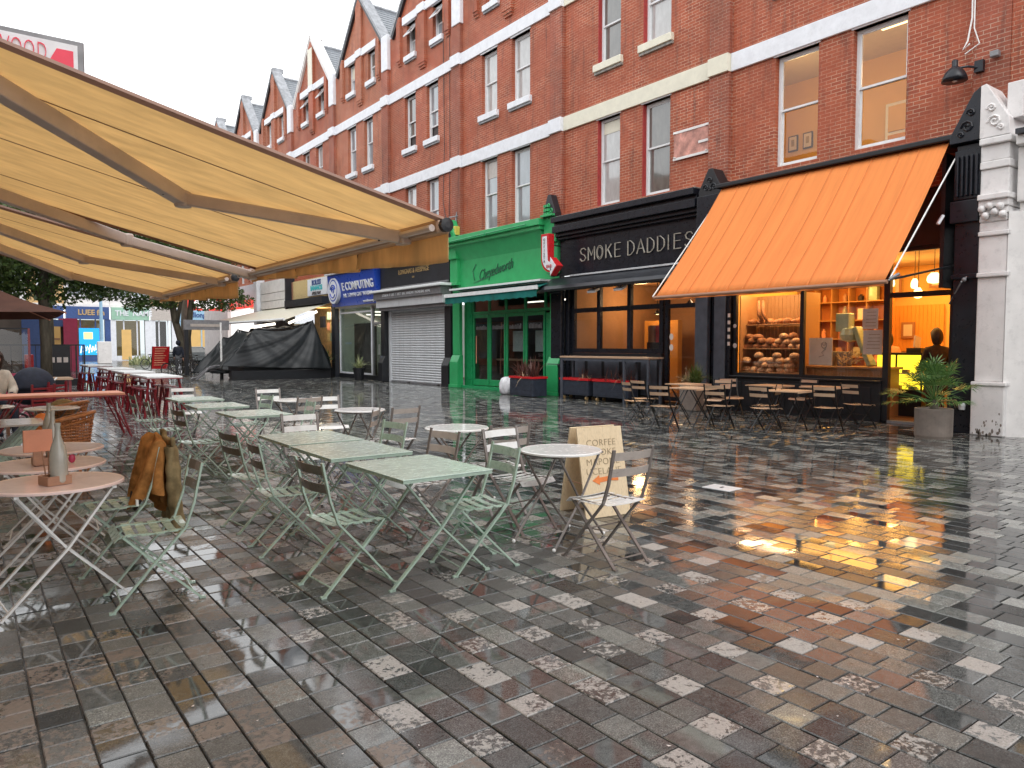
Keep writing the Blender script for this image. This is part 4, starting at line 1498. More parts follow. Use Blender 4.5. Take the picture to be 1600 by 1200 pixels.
# standing counter
sc2 = thing('window_counter', 'black standing counter with a pale top along the restaurant window', 'counter')
BX(14.05, 14.60, 12.95, 16.45, 1.20, 1.25).build('top', 'plank', sc2, bevel=.005)
for y in (13.0, 13.85, 16.4):
    for x in (14.09, 14.55):
        BX(x - .03, x + .03, y - .03, y + .03, 0, 1.2).build('leg', 'grey', sc2)
BX(14.07, 14.11, 12.98, 16.42, 1.12, 1.199).build('apron', 'grey', sc2)


def planter(x0, x1, y0, y1, z0, z1, label, trim, mat='navy', cast=False):
    p = thing('planter', label, 'planter', (0, 0, 0))
    MB().box(x0, x1, y0, y1, z0, z1 - .066).build('box', mat, p, bevel=.015)
    for k in range(3):
        zz = z0 + .06 + k * (z1 - z0 - .2) / 3
        BX(x0 - .008, x0 - .001, y0 + .02, y1 - .02, zz, zz + (z1 - z0 - .2) / 3 - .015).build('board', mat, p)
    mb = MB()
    mb.box(x0 - .02, x0 + .05, y0 - .02, y1 + .02, z1 - .065, z1).box(x1 - .05, x1 + .02, y0 - .02, y1 + .02, z1 - .065, z1).box(x0 + .05, x1 - .05, y0 - .02, y0 + .04, z1 - .065, z1).box(x0 + .05, x1 - .05, y1 - .04, y1 + .02, z1 - .065, z1)
    mb.build('rim', trim, p)
    BX(x0 + .05, x1 - .05, y0 + .04, y1 - .04, z1 - .08, z1 - .04).build('soil', 'mud', p)
    if cast:
        for y in (y0 + .12, y1 - .12):
            for x in (x0 + .06, x1 - .06):
                MB().tube([(x - .0, y - .025, .05), (x, y + .025, .05)], .05, 12).build('castor', 'gold', p)
                BX(x - .02, x + .02, y - .02, y + .02, .06, z0 - .002).build('castor_stem', 'steeld', p)
    return p


def blades(name, mat, c, n, ln, spread, droop, w, label, cat='plant', seed=1, zr=.0, ln2=.6):
    r = random.Random(seed)
    mb = MB()
    for _ in range(n):
        a = r.uniform(0, 2 * math.pi)
        L = ln * r.uniform(ln2, 1)
        sp = spread * r.uniform(.15, 1)
        pts = []
        bx, by = c[0] + r.uniform(-zr, zr), c[1] + r.uniform(-zr, zr)
        for t in (0, .25, .5, .75, 1):
            out = sp * L * (t ** 1.3)
            z = L * (t * (1 - .35 * sp) - droop * sp * t ** 2.6)
            pts.append(Vector((bx + out * math.cos(a), by + out * math.sin(a), c[2] + z)))
        side = Vector((-math.sin(a), math.cos(a), r.uniform(-.3, .3))).normalized()
        v = []
        for t, p in zip((0, .25, .5, .75, 1), pts):
            ww = w * (1 - t ** 2) * .5 + .0008
            v += [p + side * ww, p - side * ww]
        mb.add(v, [(2 * i, 2 * i + 1, 2 * i + 3, 2 * i + 2) for i in range(4)])
    o = mb.build(name, mat)
    if label:
        tag(o, label, cat)
    return o


planter(14.12, 14.5, 15.3, 16.5, .13, .62, 'left navy planter on castors beneath the black window counter', 'redl', cast=True)
planter(14.12, 14.5, 13.75, 15.1, .13, .62, 'right navy planter on castors beneath the black window counter', 'redl', cast=True)
blades('cordyline', 'leafr', (14.3, 15.6, .58), 26, .55, 1.1, .5, .02, 'dark red spiky plant in the left planter under the counter', seed=4, zr=.12)
blades('cordyline', 'leafd', (14.25, 15.5, .58), 12, .4, 1.3, 1.0, .025, 'dry curling leaves hanging over the left planter', seed=14, zr=.1)
blades('cordyline', 'leafr', (14.3, 14.2, .58), 34, .6, 1.2, .6, .02, 'dark spiky plants in the right planter under the counter', seed=5, zr=.3)
blades('cordyline', 'leafd', (14.2, 14.0, .58), 12, .4, 1.3, 1.2, .025, 'dry curling leaves hanging over the right planter', seed=15, zr=.1)
planter(13.6, 14.15, 17.15, 18.3, .02, .62, 'navy planter box in front of the emerald shop doors', 'redl')
blades('phormium', 'leafr', (13.88, 17.5, .56), 60, .85, .75, .35, .03, 'dark red flax plant at the right of the navy planter box', seed=6, zr=.16)
blades('phormium', 'leafr', (13.88, 18.0, .56), 60, .85, .75, .35, .03, 'dark red flax plant at the left of the navy planter box', seed=7, zr=.14)
blades('phormium', 'leafd', (13.7, 17.8, .56), 16, .4, 1.3, 1.2, .03, 'dry pale leaves drooping over the navy planter box', seed=8, zr=.2)
bgm = MB()
rr_ = random.Random(2)
def bagf(u, v):
    th, ph = 2 * math.pi * u, math.pi * v
    k = 1 + .09 * math.sin(5 * th + 3 * ph) + .07 * math.sin(9 * th - 4 * ph) + (.0 if 0 < v < 1 else 0)
    z = .30 * math.cos(ph) * (1.15 if math.cos(ph) > 0 else .9)
    return (.24 * math.sin(ph) ** .8 * math.cos(th) * k, .26 * math.sin(ph) ** .8 * math.sin(th) * k, max(z, -.22) + .22)
o = bgm.grid(bagf, 30, 18).build('rubbish_bag', 'bag', smooth=True)
o.location = (13.9, 18.85, 0)
tag(o, 'tied white rubbish bag slumped beside the navy planter box', 'bag')

# big pots and grasses by the bakery
gp_ = thing('stone_pot', 'square stone pot of long grass by the restaurant door', 'plant pot')
MB().prism([(13.75, 11.2), (14.25, 11.2), (14.25, 11.7), (13.75, 11.7)], 0, .62, 2).build('pot', 'conc', gp_, bevel=.03)
BX(13.79, 14.21, 11.24, 11.66, .621, .63).build('soil', 'mud', gp_)
blades('ornamental_grass', 'leafg', (14.0, 11.4, .62), 240, .75, .85, .75, .014, 'bushy green ornamental grass in the square stone pot', seed=9, zr=.08)
blades('ornamental_grass', 'leafd', (13.95, 11.62, .62), 60, .6, 1.0, .8, .014, 'dry reddish grass tufts at the left side of the stone pot', seed=10, zr=.08)

pp_ = thing('stone_pot', 'round grey-brown tub with the fan palm beside the bakery doorway', 'plant pot', (13.05, 5.62, 0))
MB().lathe([(.27, 0), (.285, .05), (.29, .50), (.26, .50), (.25, .44), (.0, .43)], (0, 0, 0), 36, False).build('tub', 'conc', pp_, smooth=False, bevel=.008)
BX(-.15, .15, -.15, .15, .40, .44).build('soil', 'mud', pp_)


def fan_palm(loc, label, n=22, seed=3, R0=.62, mat='leafp'):
    r = random.Random(seed)
    root = thing('fan_palm', label, 'palm', loc)
    MB().tube([(0, 0, 0), (.02, .0, .25)], [.09, .05], 8).build('trunk', 'bark', root)
    for i in range(n):
        a = 2 * math.pi * (i / n) * 2.618 * 1.0 + r.uniform(-.2, .2)
        el = r.uniform(-.15, 1.25)
        L = R0 * r.uniform(.55, .95)
        base = Vector((0, 0, .18 + r.uniform(0, .08)))
        tip = base + Vector((math.cos(a) * math.cos(el), math.sin(a) * math.cos(el), math.sin(el))) * L
        dry = r.random() < .12 and el < .3
        mb = MB().tube([base, (base + tip) / 2 + Vector((0, 0, .03)), tip], .006, 4)
        d = (tip - base).normalized()
        side = d.cross(Vector((0, 0, 1))).normalized()
        upv = side.cross(d).normalized()
        nb = 15
        for k in range(nb):
            t = (k / (nb - 1) - .5) * 2.9
            bd = (d * math.cos(t) + side * math.sin(t) + upv * r.uniform(.0, .18)).normalized()
            bl = .36 * r.uniform(.8, 1.05) * (1 - .25 * abs(t) / 1.5)
            p1 = tip + bd * bl * .55
            p2 = tip + bd * bl - Vector((0, 0, .05 + (.12 if dry else 0) + .03 * r.random()))
            s2 = bd.cross(upv).normalized()
            mb.add([tip, p1 + s2 * .011, p2, p1 - s2 * .011], [(0, 1, 2, 3)])
        mb.build('frond', 'leafd' if dry else mat, root)
    return root


fan_palm((13.05, 5.62, .40), 'green fan palm with spread fronds in the round tub', 40, 3, .62)

# ---- emerald shop -------------------------------------------------------
gs = thing('green_shop_front', 'emerald green shop front with slanting script lettering', 'shop front')
BX(14.70, FX, 17.66, 23.3, 3.62, 4.62).build('fascia', 'green', gs)
MB().prism([(14.70, 4.62), (14.40, 5.12), (FX - .002, 5.12), (FX - .002, 4.62)], 17.8, 23.1, 1).build('cove', 'green', gs)
cm = MB()
cm.box(14.30, FX - .001, 17.72, 23.25, 5.12, 5.24).box(14.22, FX - .001, 17.66, 23.3, 5.24, 5.44)
cm.build('cornice', 'green', gs, bevel=.012)
MB().tube([(14.14, 18.2, 5.30), (14.14, 22.9, 5.26)], .022, 6).tube([(14.2, 22.6, 5.26), (14.1, 22.6, 5.26)], .02).tube([(14.2, 20.4, 5.28), (14.1, 20.4, 5.28)], .02).build('conduit', 'greend', gs)
for (a, b) in ((17.12, 17.70), (22.76, 23.34)):
    m_ = MB().box(14.50, FX - .003, a, b, 0, .12).box(14.54, FX - .003, a + .02, b - .02, .12, .95)
    m_.prism([(14.54, .95), (FX - .003, .95), (FX - .003, 1.2), (14.66, 1.2)], a + .02, b - .02, 1)
    m_.box(14.66, FX - .003, a + .06, b - .06, 1.2, 3.75).box(14.62, FX - .003, a + .04, b - .04, 3.60, 3.66)
    m_.box(14.56, FX - .003, a + .05, b - .05, 3.75, 4.7).box(14.50, FX - .003, a + .02, b - .02, 3.75, 3.85).box(14.46, FX - .003, a, b, 4.7, 5.44)
    m_.prism([(14.50, 4.7), (14.3, 5.1), (14.30, 5.12), (14.5, 5.12)], a + .1, b - .1, 1) if False else None
    m_.build('pilaster', 'green', gs, bevel=.012)
    q = MB()
    pediment(q, a, b, 14.42, 5.44, 6.12)
    q.build('pediment', 'green' if a > 20 else 'soot', gs, bevel=.01)
    q = MB()
    scrolls(q, a, b, 14.42, 5.44, 6.1)
    q.build('scrollwork', 'green', gs)
mb = MB()
for k in range(9):
    mb.box(14.35, 14.41, 17.02 + .08 * (k % 3) + .35, 17.08 + .08 * (k % 3) + .35, 5.5 + .12 * (k // 3), 5.58 + .12 * (k // 3))
mb.build('carved_face', 'green', gs)
BX(14.30, 14.46, 17.13, 17.69, 5.46, 5.52).build('ledge', 'green', gs)
text('script_lettering', 'Cheyedworth', (14.685, 20.6, 4.12), .50, 'script', gs, .02, shear=.5, sx=.72, rot=Matrix.Rotation(R(-8), 3, 'X'), offset=-.004)
MB().tube([(14.68, 21.9, 3.78), (14.68, 21.2, 3.88), (14.68, 19.6, 4.22)], .012, 5).tube([(14.68, 21.85, 3.86), (14.68, 21.95, 4.2), (14.68, 21.75, 4.42)], .014, 5).build('script_flourish', 'script', gs)
# roll awning
ga = thing('teal_awning', 'half-rolled teal and white striped awning over the emerald doors', 'awning')
BX(14.15, 14.68, 17.5, 22.7, 3.52, 3.58).build('cover', 'canvw', ga)
MB().add([(14.5, 17.3, 3.50), (14.5, 22.5, 3.50), (13.9, 22.5, 3.30), (13.9, 17.3, 3.30)], [(0, 1, 2, 3)]).build('canvas', 'teal', ga, solid=.004)
BX(13.82, 13.90, 17.28, 22.52, 3.24, 3.36).build('front_rail', 'canvw', ga)
MB().grid(lambda u, v: (13.86 + .008 * math.sin(u * 60), 17.3 + 5.2 * u, 3.24 - .22 * v + (.012 * math.sin(u * 90) if v > .9 else 0)), 90, 3).build('valance', 'teal', ga, solid=.003)
for k, y in enumerate((21.95, 21.3, 20.35, 19.3)):
    pass
frame_grid(gs, 15.0, [22.45, 21.42, 20.42, 19.34, 18.28, 17.75], [2.72, 3.35], .10, .08, 'greend', glass='glassd')
ys = [22.45, 21.42, 20.42, 19.34, 18.28]
for a, b in zip(ys[:-1], ys[1:]):
    d = thing_part('door', gs)
    fm = MB().box(15.0, 15.07, a - .10, a - .02, .12, 2.66).box(15.0, 15.07, b + .02, b + .10, .12, 2.66)
    fm.box(15.003, 15.067, b + .10, a - .10, 2.54, 2.66).box(15.003, 15.067, b + .10, a - .10, .12, .34)
    fm.build('door_frame', 'greend', d, bevel=.006)
    BX(15.03, 15.04, b + .10, a - .10, .34, 2.54).build('pane', 'glassd', d)
    lt = MB()
    rr_.seed(int(a * 10))
    for k in range(9):
        y = a - .2 - k * .075
        if y > b + .15:
            lt.box(15.022, 15.028, y - .045, y, 2.12, 2.12 + rr_.uniform(.1, .17))
    lt.build('window_letters', 'steeld', d)
BX(15.0, 15.08, 22.47, 23.0, .0, 3.4).build('side_panel', 'greend', gs)
BX(15.0, 15.08, 17.66, 18.22, .0, 2.6).build('side_panel', 'greend', gs)
for k in range(4):
    BX(14.985, 14.999, 22.50 + k * .12, 22.58 + k * .12, .3, 3.2).build('panel_bead', 'greend', gs)
BX(14.70, 15.08, 17.7, 23.0, 0, .10).build('step', 'greend', gs)
BX(14.70, 15.0, 17.66, 23.2, 3.4, 3.62).build('soffit', 'greend', gs)
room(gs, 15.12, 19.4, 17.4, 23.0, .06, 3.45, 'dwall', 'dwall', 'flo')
o = BX(15.6, 16.0, 18.4, 21.8, 1.02, 1.08).build('window_bench', 'plank')
tag(o, 'long wooden bench top inside the emerald shop window', 'bench')
for k, y in enumerate((20.15, 18.9)):
    o = BX(15.4, 15.45, y - .38, y + .38, 1.35, 2.05).build('framed_sheet', 'canvw')
    tag(o, ('left' if k == 0 else 'right') + ' pale sheet standing inside the emerald shop doors', 'sheet')
for y in (19.2, 20.8):
    o = BX(16.5, 16.6, y - .5, y + .5, 3.1, 3.14).build('strip_lamp', 'tube')
    tag(o, ('right' if y < 20 else 'left') + ' strip light under the ceiling of the emerald shop', 'lamp')
hd = MB().tube([(15.9, 21.95, .5), (15.9, 21.9, 2.4)], .02).tube([(14.98, 22.18, .9), (14.98, 22.18, 1.9)], .018).build('door_pull', 'copper')
hd.parent = gs

# red curved arrow sign
ra = thing('arrow_sign', 'red curved arrow sign with small white lettering between the emerald and black fronts', 'sign', (14.0, 16.72, 3.62))


def arrow_pts(w):
    """outline of a curved arrow: down, then bending to the right"""
    r = .42
    a, b = [], []
    for t in range(9):
        an = math.pi * 1.0 + t / 8 * math.pi / 2
        a.append((r * math.cos(an) * 1.0, .50 + r * math.sin(an)))
        b.append(((r - w) * math.cos(an), .50 + (r - w) * math.sin(an)))
    return a, b


def arrow_mesh(x0, x1, w, head, top, inset=0):
    a, b = arrow_pts(w)
    mb = MB()
    sc0 = 0
    outer = [(-.42 + inset, top - inset)] + [(p[0] + inset * .9, p[1] + inset * .6) for p in a] + [(.02, .08 + inset)]
    inner = [(-.42 + w - inset, top - inset)] + [(p[0] - inset * .4, p[1] - inset * .4) for p in b] + [(.02, .08 + w - inset)]
    n = len(outer)
    for i in range(n - 1):
        mb.prism([(-outer[i][0], outer[i][1]), (-outer[i + 1][0], outer[i + 1][1]), (-inner[i + 1][0], inner[i + 1][1]), (-inner[i][0], inner[i][1])], x0, x1, 0)
    c = .08 + w / 2
    mb.prism([(-.02, c - head), (-.02, c + head), (-.34 + inset, c)], x0, x1, 0)
    return mb


arrow_mesh(-.10, .12, .34, .27, 1.22).build('red_case', 'redl', ra, bevel=.006)
arrow_mesh(-.115, -.101, .34, .27, 1.22, .075).build('white_face', 'white', ra)
for k, ch in enumerate('OFFISTA'):
    text('letter', ch, (-.125, .245, 1.04 - k * .105), .12, 'ink', ra, .006)
text('letter', 'BAR', (-.125, .02, .25), .14, 'redl', ra, .006, rot=Matrix.Rotation(R(0), 3, 'X'))
for z in (.9, .4):
    MB().tube([(.12, .2, z), (.5, .2, z)], .02).build('bracket', 'blackd', ra)

# ---- roller shutter shop ------------------------------------------------
rs = thing('shuttered_shop_front', 'dark shop front closed by a pale steel roller shutter', 'shop front')
BX(14.60, FX, 23.40, 28.9, 3.95, 5.05).build('fascia', 'soot', rs)
text('gold_lettering', 'LONGNAS & AEESPAGE', (14.585, 26.1, 4.55), .27, 'gold', rs, .02, sx=.88, offset=.003)
text('gold_lettering', 'BAR', (14.585, 26.1, 4.30), .10, 'gold', rs, .01)
BX(14.3, FX - .001, 23.36, 28.95, 5.05, 5.3).build('cornice', 'soot', rs, bevel=.02)
BX(14.50, 14.60, 23.42, 28.72, 3.93, 3.99).build('ledge', 'steeld', rs)
MB().tube([(14.25, 23.95, 4.98), (14.25, 28.75, 4.98)], .045, 8).build('tube_lamp', 'whitem', rs)
BX(14.02, 14.60, 23.1, 28.95, 3.76, 3.86).build('awning_cassette', 'canvw', rs, bevel=.02)
BX(14.16, 14.60, 23.3, 28.8, 3.48, 3.755).build('grey_board', 'steeld', rs)
text('board_lettering', 'CTESION  IF  LAKE  Y  INKET  BAR  HANSLINO  PHOMEGINE  NOME', (14.15, 26.0, 3.62), .15, 'letter', rs, .01, sx=.86)
BX(14.28, 14.85, 23.35, 28.8, 3.14, 3.478).build('shutter_box', 'steel', rs, bevel=.01)
BX(14.4, 14.85, 23.4, 28.75, 3.02, 3.139).build('shutter_slot', 'steeld', rs)
sp0 = None
for k in range(30):
    z = .04 + k * .0997
    if sp0 is None:
        prof = [(14.905, 0), (14.878, .018), (14.866, .05), (14.878, .082), (14.905, .098)]
        m_ = MB()
        n = len(prof)
        m_.add([(x, yy, zz) for yy in (24.02, 28.55) for x, zz in prof], [(i, i + 1, n + i + 1, n + i) for i in range(n - 1)])
        o = m_.build('shutter_slat', 'steel', rs, smooth=True)
        sp0 = o
    else:
        o = sp0.copy()
        C.objects.link(o)
    o.location = (0, 0, z)
BX(14.90, 15.0, 24.0, 28.6, 0, 3.1).build('shutter_back', 'steeld', rs)
BX(14.84, 14.93, 24.0, 28.58, .0, .045).build('bottom_rail', 'steeld', rs)
for y in (23.93, 28.6):
    BX(14.80, 14.98, y - .06, y + .06, 0, 3.1).build('guide_rail', 'steel' if y > 25 else 'steeld', rs)
for (a, b) in ((23.38, 23.86), (28.70, 29.12)):
    m_ = MB().box(14.50, FX + .1, a, b, 0, .8)
    m_.prism([(14.5, .8), (FX + .1, .8), (FX + .1, 1.1), (14.64, 1.1)], a, b, 1)
    m_.box(14.64, FX + .1, a + .03, b - .03, 1.1, 5.0)
    m_.build('pilaster', 'blackd', rs, bevel=.012)
for y in (27.0, 24.6):
    MB().lathe([(.08, 0), (.10, .03), (.05, .05)], (14.86, y, 0), 10).build('floor_lock', 'ink', rs)
q = MB()
pediment(q, 22.95, 23.36, 14.3, 5.3, 5.9)
q.build('pediment', 'soot', rs)

# ---- computer shop ------------------------------------------------------
ec = thing('computer_shop_front', 'narrow shop front with a tilted royal blue computing sign', 'shop front')
sg = MB()
sg.prism([(14.62, 3.42), (14.36, 4.88), (14.40, 4.92), (14.72, 4.92), (14.72, 3.42)], 29.2, 34.2, 1)
sg.build('sign_box', 'blue', ec)
BX(14.25, 14.5, 29.2, 34.3, 4.925, 5.0).build('sign_cap', 'steel', ec)
tilt = Matrix.Rotation(R(-10), 3, 'Y')
text('sign_lettering', 'E COMPUTING', (14.455, 31.05, 4.28), .52, 'letter', ec, .03, rot=tilt, sx=.95, offset=.012)
text('sign_lettering', 'NIL TOWNI GAIT WARNA', (14.50, 31.1, 3.88), .26, 'letter', ec, .02, rot=tilt, sx=.98)
text('sign_lettering', 'www.farecomgut.co', (14.56, 29.95, 3.56), .17, 'letter', ec, .02, rot=tilt)
# round emblem
rg = thing_part('round_emblem', ec)
m_ = MB()
def disc(r, d0, d1, n=28, cy=33.55, cz=4.18):
    m = MB()
    pts = [(cy + r * math.cos(2 * math.pi * k / n), cz + r * 1.05 * math.sin(2 * math.pi * k / n)) for k in range(n)]
    m.prism(pts, 14.44 - d1, 14.44 - d0)
    return m
disc(.60, -.1, .06).build('disc', 'white', rg)
disc(.50, .061, .066).build('blue_ring', 'blue', rg)
disc(.44, .067, .072).build('inner_disc', 'white', rg)
m_ = MB()
for (r, a0, a1) in ((.30, 20, 160), (.19, 20, 160), (.30, 200, 330), (.10, -60, 200)):
    m_.tube([(14.36, 33.55 - r * math.cos(R(a0 + (a1 - a0) * k / 8)), 4.14 + r * math.sin(R(a0 + (a1 - a0) * k / 8))) for k in range(9)], .03, 5)
m_.build('emblem_lines', 'blue', rg)
frame_grid(ec, XG, [34.0, 30.55], [.25, 3.12, 3.36], .08, .1, 'white', glass='glassd')
frame_grid(ec, XG + .02, [30.45, 29.45], [.12, 2.55, 3.30], .09, .1, 'steeld', glass='glassd')
BX(XG - .02, XG + .12, 29.3, 34.1, 0, .2).build('stall_riser', 'blackd', ec)
BX(14.7, XG + .1, 29.2, 34.2, 3.36, 3.42).build('soffit', 'cream', ec)
BX(XG + .03, XG + .10, 29.13, 29.42, 0, 3.4).build('teal_panel', 'mint', ec)
BX(14.6, XG, 28.9, 29.15, 0, 1.1).build('pier_base', 'grey', ec, bevel=.02)
BX(14.68, XG, 34.08, 34.5, 0, 3.5).build('pilaster', 'soot', ec)
BX(XG + .06, XG + .07, 29.8, 29.98, 1.15, 1.6).build('door_notice', 'paper', ec)
room(ec, XG + .13, 19.5, 29.1, 34.1, .06, 3.4, 'gwall', 'gwall', 'flo', 'dwall')
BX(15.2, 15.3, 30.8, 33.0, .06, 2.6).build('display_screen', 'dwall', ec)
for (y0_, y1_, x_, z_) in ((31.5, 31.6, 15.6, 3.1), (32.4, 32.5, 15.6, 3.0), (29.7, 29.8, 15.9, 3.0)):
    t_ = thing('tube_lamp', {31.5: 'right', 32.4: 'left', 29.7: 'door-side'}[y0_] + ' fluorescent tube inside the computer shop', 'lamp')
    BX(x_, x_ + 2.6, y0_, y1_, z_, z_ + .06).build('tube', 'tube', t_)
lamp((16.6, 31.8, 2.9), 45, (1, .93, .82), .3)


def pot_plant(loc, label, mat, sc=1.0, seed=1, n=70, label2=''):
    p = thing('plant_pot', label, 'plant pot', loc)
    MB().lathe([(.17 * sc, 0), (.22 * sc, .42 * sc), (.24 * sc, .42 * sc), (.24 * sc, .48 * sc), (.2 * sc, .48 * sc), (.19 * sc, .42 * sc)], (0, 0, 0), 16, False).build('pot', 'blackd', p)
    MB().lathe([(.0, .43 * sc), (.2 * sc, .43 * sc)], (0, 0, 0), 16, False).build('soil', 'mud', p)
    return blades('pot_plant', mat, (loc[0], loc[1], loc[2] + .43 * sc), n, .75 * sc, 1.0, .5, .045 * sc, label2, seed=seed, zr=.08)


pot_plant((14.3, 30.6, 0), 'black plastic pot before the computer shop window', 'leafy', 1.15, 21, 60, 'spiky pale variegated plant before the computer shop window')
pot_plant((14.2, 34.3, 0), 'black plastic pot by the left corner of the computer shop', 'leafy', 1.2, 22, 60, 'loose flowering plant by the left corner of the computer shop')
blades('shrub', 'leafg', (14.2, 34.3, .6), 90, 1.1, .9, .4, .07, 'taller dark leaves rising behind the flowering plant', seed=23, zr=.15)

# ---- remaining small shops down the row --------------------------------
s1 = thing('market_shop_front', 'open fronted market shop with a white and teal banner beside the computer shop', 'shop front')
BX(14.62, FX, 34.6, 39.7, 4.0, 5.0).build('fascia', 'brownw', s1)
BX(14.56, 14.615, 34.8, 39.3, 4.0, 5.0).build('matting', 'straw', s1)
BX(14.50, 14.555, 34.55, 37.1, 4.1, 4.95).build('banner', 'white', s1)
text('banner_lettering', 'BOILSSS', (14.49, 35.9, 4.74), .34, 'gdark', s1, .01, sx=1.0, offset=.015)
text('banner_lettering', 'BANANOS', (14.49, 35.9, 4.46), .34, 'teall', s1, .01, sx=.95, offset=.015)
text('banner_lettering', 'APRSEI PRAP', (14.49, 35.9, 4.2), .22, 'ink', s1, .01, sx=.95, offset=.008)
BX(14.2, 14.62, 34.5, 39.7, 3.62, 3.98).build('dark_awning_roll', 'soot', s1)
BX(FX - .05, FX + .2, 34.5, 39.7, 0, .3).build('plinth', 'soot', s1)
BX(15.9, 16.0, 34.5, 39.7, 0, 3.9).build('back_wall', 'stock', s1)
BX(14.8, 16.0, 34.5, 39.7, 3.5, 3.6).build('ceiling', 'cwall', s1)
lamp((14.9, 36.5, 3.2), 50, (1, .85, .6), .3)
rb.seed(5)
for k in range(16):
    o = BX(-.1, .02, -.18, .18, -.2, .2).build('hanging_packet', rb.choice(['straw', 'mint', 'paper', 'copper', 'yel', 'gmint']))
    o.location = (15.5, 34.9 + (k % 5) * .42, 3.1 - (k // 5) * .55)
    tag(o, 'coloured packet hanging in the market shop, %s from right, %s row' % (ORD[k % 5], ('top', 'second', 'third', 'bottom')[k // 5]), 'packet', 'packets in the open market shop')
tb = BX(14.4, 14.5, 34.75, 35.25, 2.45, 3.0).build('hanging_board', 'ink')
tag(tb, 'blank black board hanging in front of the market shop', 'board')
s2 = thing('panelled_shop_front', 'pale grey panelled shop front above the market stall', 'shop front')
for k, (a, b) in enumerate(((4.6, 5.3), (4.15, 4.57), (3.7, 4.12))):
    BX(14.5, FX, 39.9, 44.6, a, b).build('panel', 'stuc', s2, bevel=.01)
BX(14.3, FX, 44.7, 45.3, 2.8, 5.6).build('pilaster', 'white', s2, bevel=.02)
BX(14.3, FX, 39.72, 39.88, 2.8, 5.6).build('torn_edge', 'soot', s2)
BX(14.6, FX, 39.9, 44.6, 0, 3.68).build('recess', 'dwall', s2)
s3 = thing('red_shop_front', 'shop front with a glowing red and white lightbox sign', 'shop front')
BX(14.4, FX, 45.4, 51, 4.4, 5.3).build('white_fascia', 'white', s3)
BX(14.3, FX - .3, 45.6, 50.5, 3.9, 4.38).build('red_sign', 'redg', s3)
text('sign_lettering', 'DIRECT FOOD', (14.29, 48, 4.14), .4, 'letter', s3, .01)
BX(14.6, FX, 45.4, 51, 0, 3.8).build('window', 'whiteg', s3)
s4 = thing('corner_shop', 'last shop front of the terrace with a projecting oval lightbox', 'shop front')
BX(14.4, FX, 51.1, 57, 0, 5.3).build('wall', 'stuc', s4)
lb_ = thing('lightbox_sign', 'projecting red lightbox with a white oval below the far awning corner', 'sign', (12.9, 50.0, 4.35))
BX(-1.25, .9, -.08, .08, -.55, .75).build('box', 'redg', lb_, bevel=.03)
m_ = MB()
m_.prism([(-.15 + .8 * math.cos(t * math.pi / 10), -.12 + .34 * math.sin(t * math.pi / 10)) for t in range(20)], -.10, -.085, 1)
m_.build('oval', 'whiteg', lb_)
MB().tube([(.9, 0, .4), (1.9, 0, .4)], .03).build('bracket', 'steeld', lb_)

# ---- white stone shop front at the right --------------------------------
ws = thing('white_shop_front', 'white painted stone pilaster and peeling shop front at the right edge', 'shop front')


def col(mb, y0, y1, x0=14.1, xb=14.8, only=None):
    mb.box(x0 - .04, xb, y0 - .06, y1 + .02, 0, .86)
    mb.box(x0 - .07, xb, y0 - .09, y1 + .02, .86, .93)
    mb.box(x0 + .03, xb, y0, y1, .93, 2.72)
    mb.box(x0 - .03, xb, y0 - .05, y1 + .0, 2.72, 2.80)
    mb.box(x0 + .03, xb, y0, y1, 2.80, 3.42)
    mb.box(x0 - .02, xb, y0 - .04, y1 + .0, 3.42, 3.50)
    mb.box(x0 + .04, xb, y0, y1, 3.50, 3.66)
    for k, (d, za, zb_) in enumerate(((.02, 3.66, 3.78), (.0, 3.78, 3.9), (-.04, 3.9, 4.02), (-.10, 4.02, 4.12))):
        mb.box(x0 + d, xb, y0 + d * .5, y1, za, zb_)
    mb.box(x0 + .02, xb, y0, y1, 4.12, 4.55)
    mb.box(x0 - .02, xb, y0 - .02, y1, 4.55, 4.68)
    mb.box(x0 + .0, xb, y0, y1, 4.68, 4.95)
    mb.box(x0 - .08, xb, y0 - .05, y1, 4.95, 5.06)


m_ = MB()
col(m_, 5.0, 5.44)
m_.build('pilaster', 'stucs', ws, bevel=.018)
m_ = MB()
m_.box(14.16, FX, 5.445, 5.84, 0, 5.05)
m_.box(14.12, FX, 5.445, 5.86, 4.1, 4.95).box(14.08, FX, 5.445, 5.9, 3.70, 4.08)
m_.box(14.10, FX, 5.445, 5.86, 2.72, 2.8)
for k in range(5):
    m_.box(14.06, 14.119, 5.47 + k * .075, 5.51 + k * .075, 4.15, 4.85)
m_.build('black_pilaster', 'black', ws, bevel=.012)
for side, mt in ((0, 'stucs'), (1, 'black')):
    q = MB()
    if side == 0:
        q.prism([(4.98, 5.07), (5.446, 5.07), (5.446, 5.96), (5.36, 5.98), (5.0, 5.35)], 14.04, FX)
        q.box(14.2, FX, 4.86, 5.1, 5.35, 5.95)
    else:
        q.prism([(5.449, 5.07), (5.92, 5.07), (5.92, 5.2), (5.56, 5.88), (5.449, 5.96)], 14.04, FX)
    q.build('pediment', mt, ws, bevel=.012)
    q = MB()
    cs = 5.22 if side == 0 else 5.64
    for (dy, dz, r) in ((0, .22, .11), (.05, .45, .07), (-.1, .1, .05)):
        dy = dy if side == 0 else -dy
        q.tube([(14.03, cs + dy + r * (1 - t / 14) * math.cos(t * .8), 5.1 + dz + r * (1 - t / 14) * math.sin(t * .8)) for t in range(12)], .02, 5)
    q.build('scrollwork', mt, ws)
q = MB()
for (dy, dz) in ((.06, 0), (.18, .05), (.32, .0), (.10, .14), (.26, .16), (.38, .12)):
    q.ball((14.06, 5.0 + dy, 3.76 + dz), .065, 8, 6)
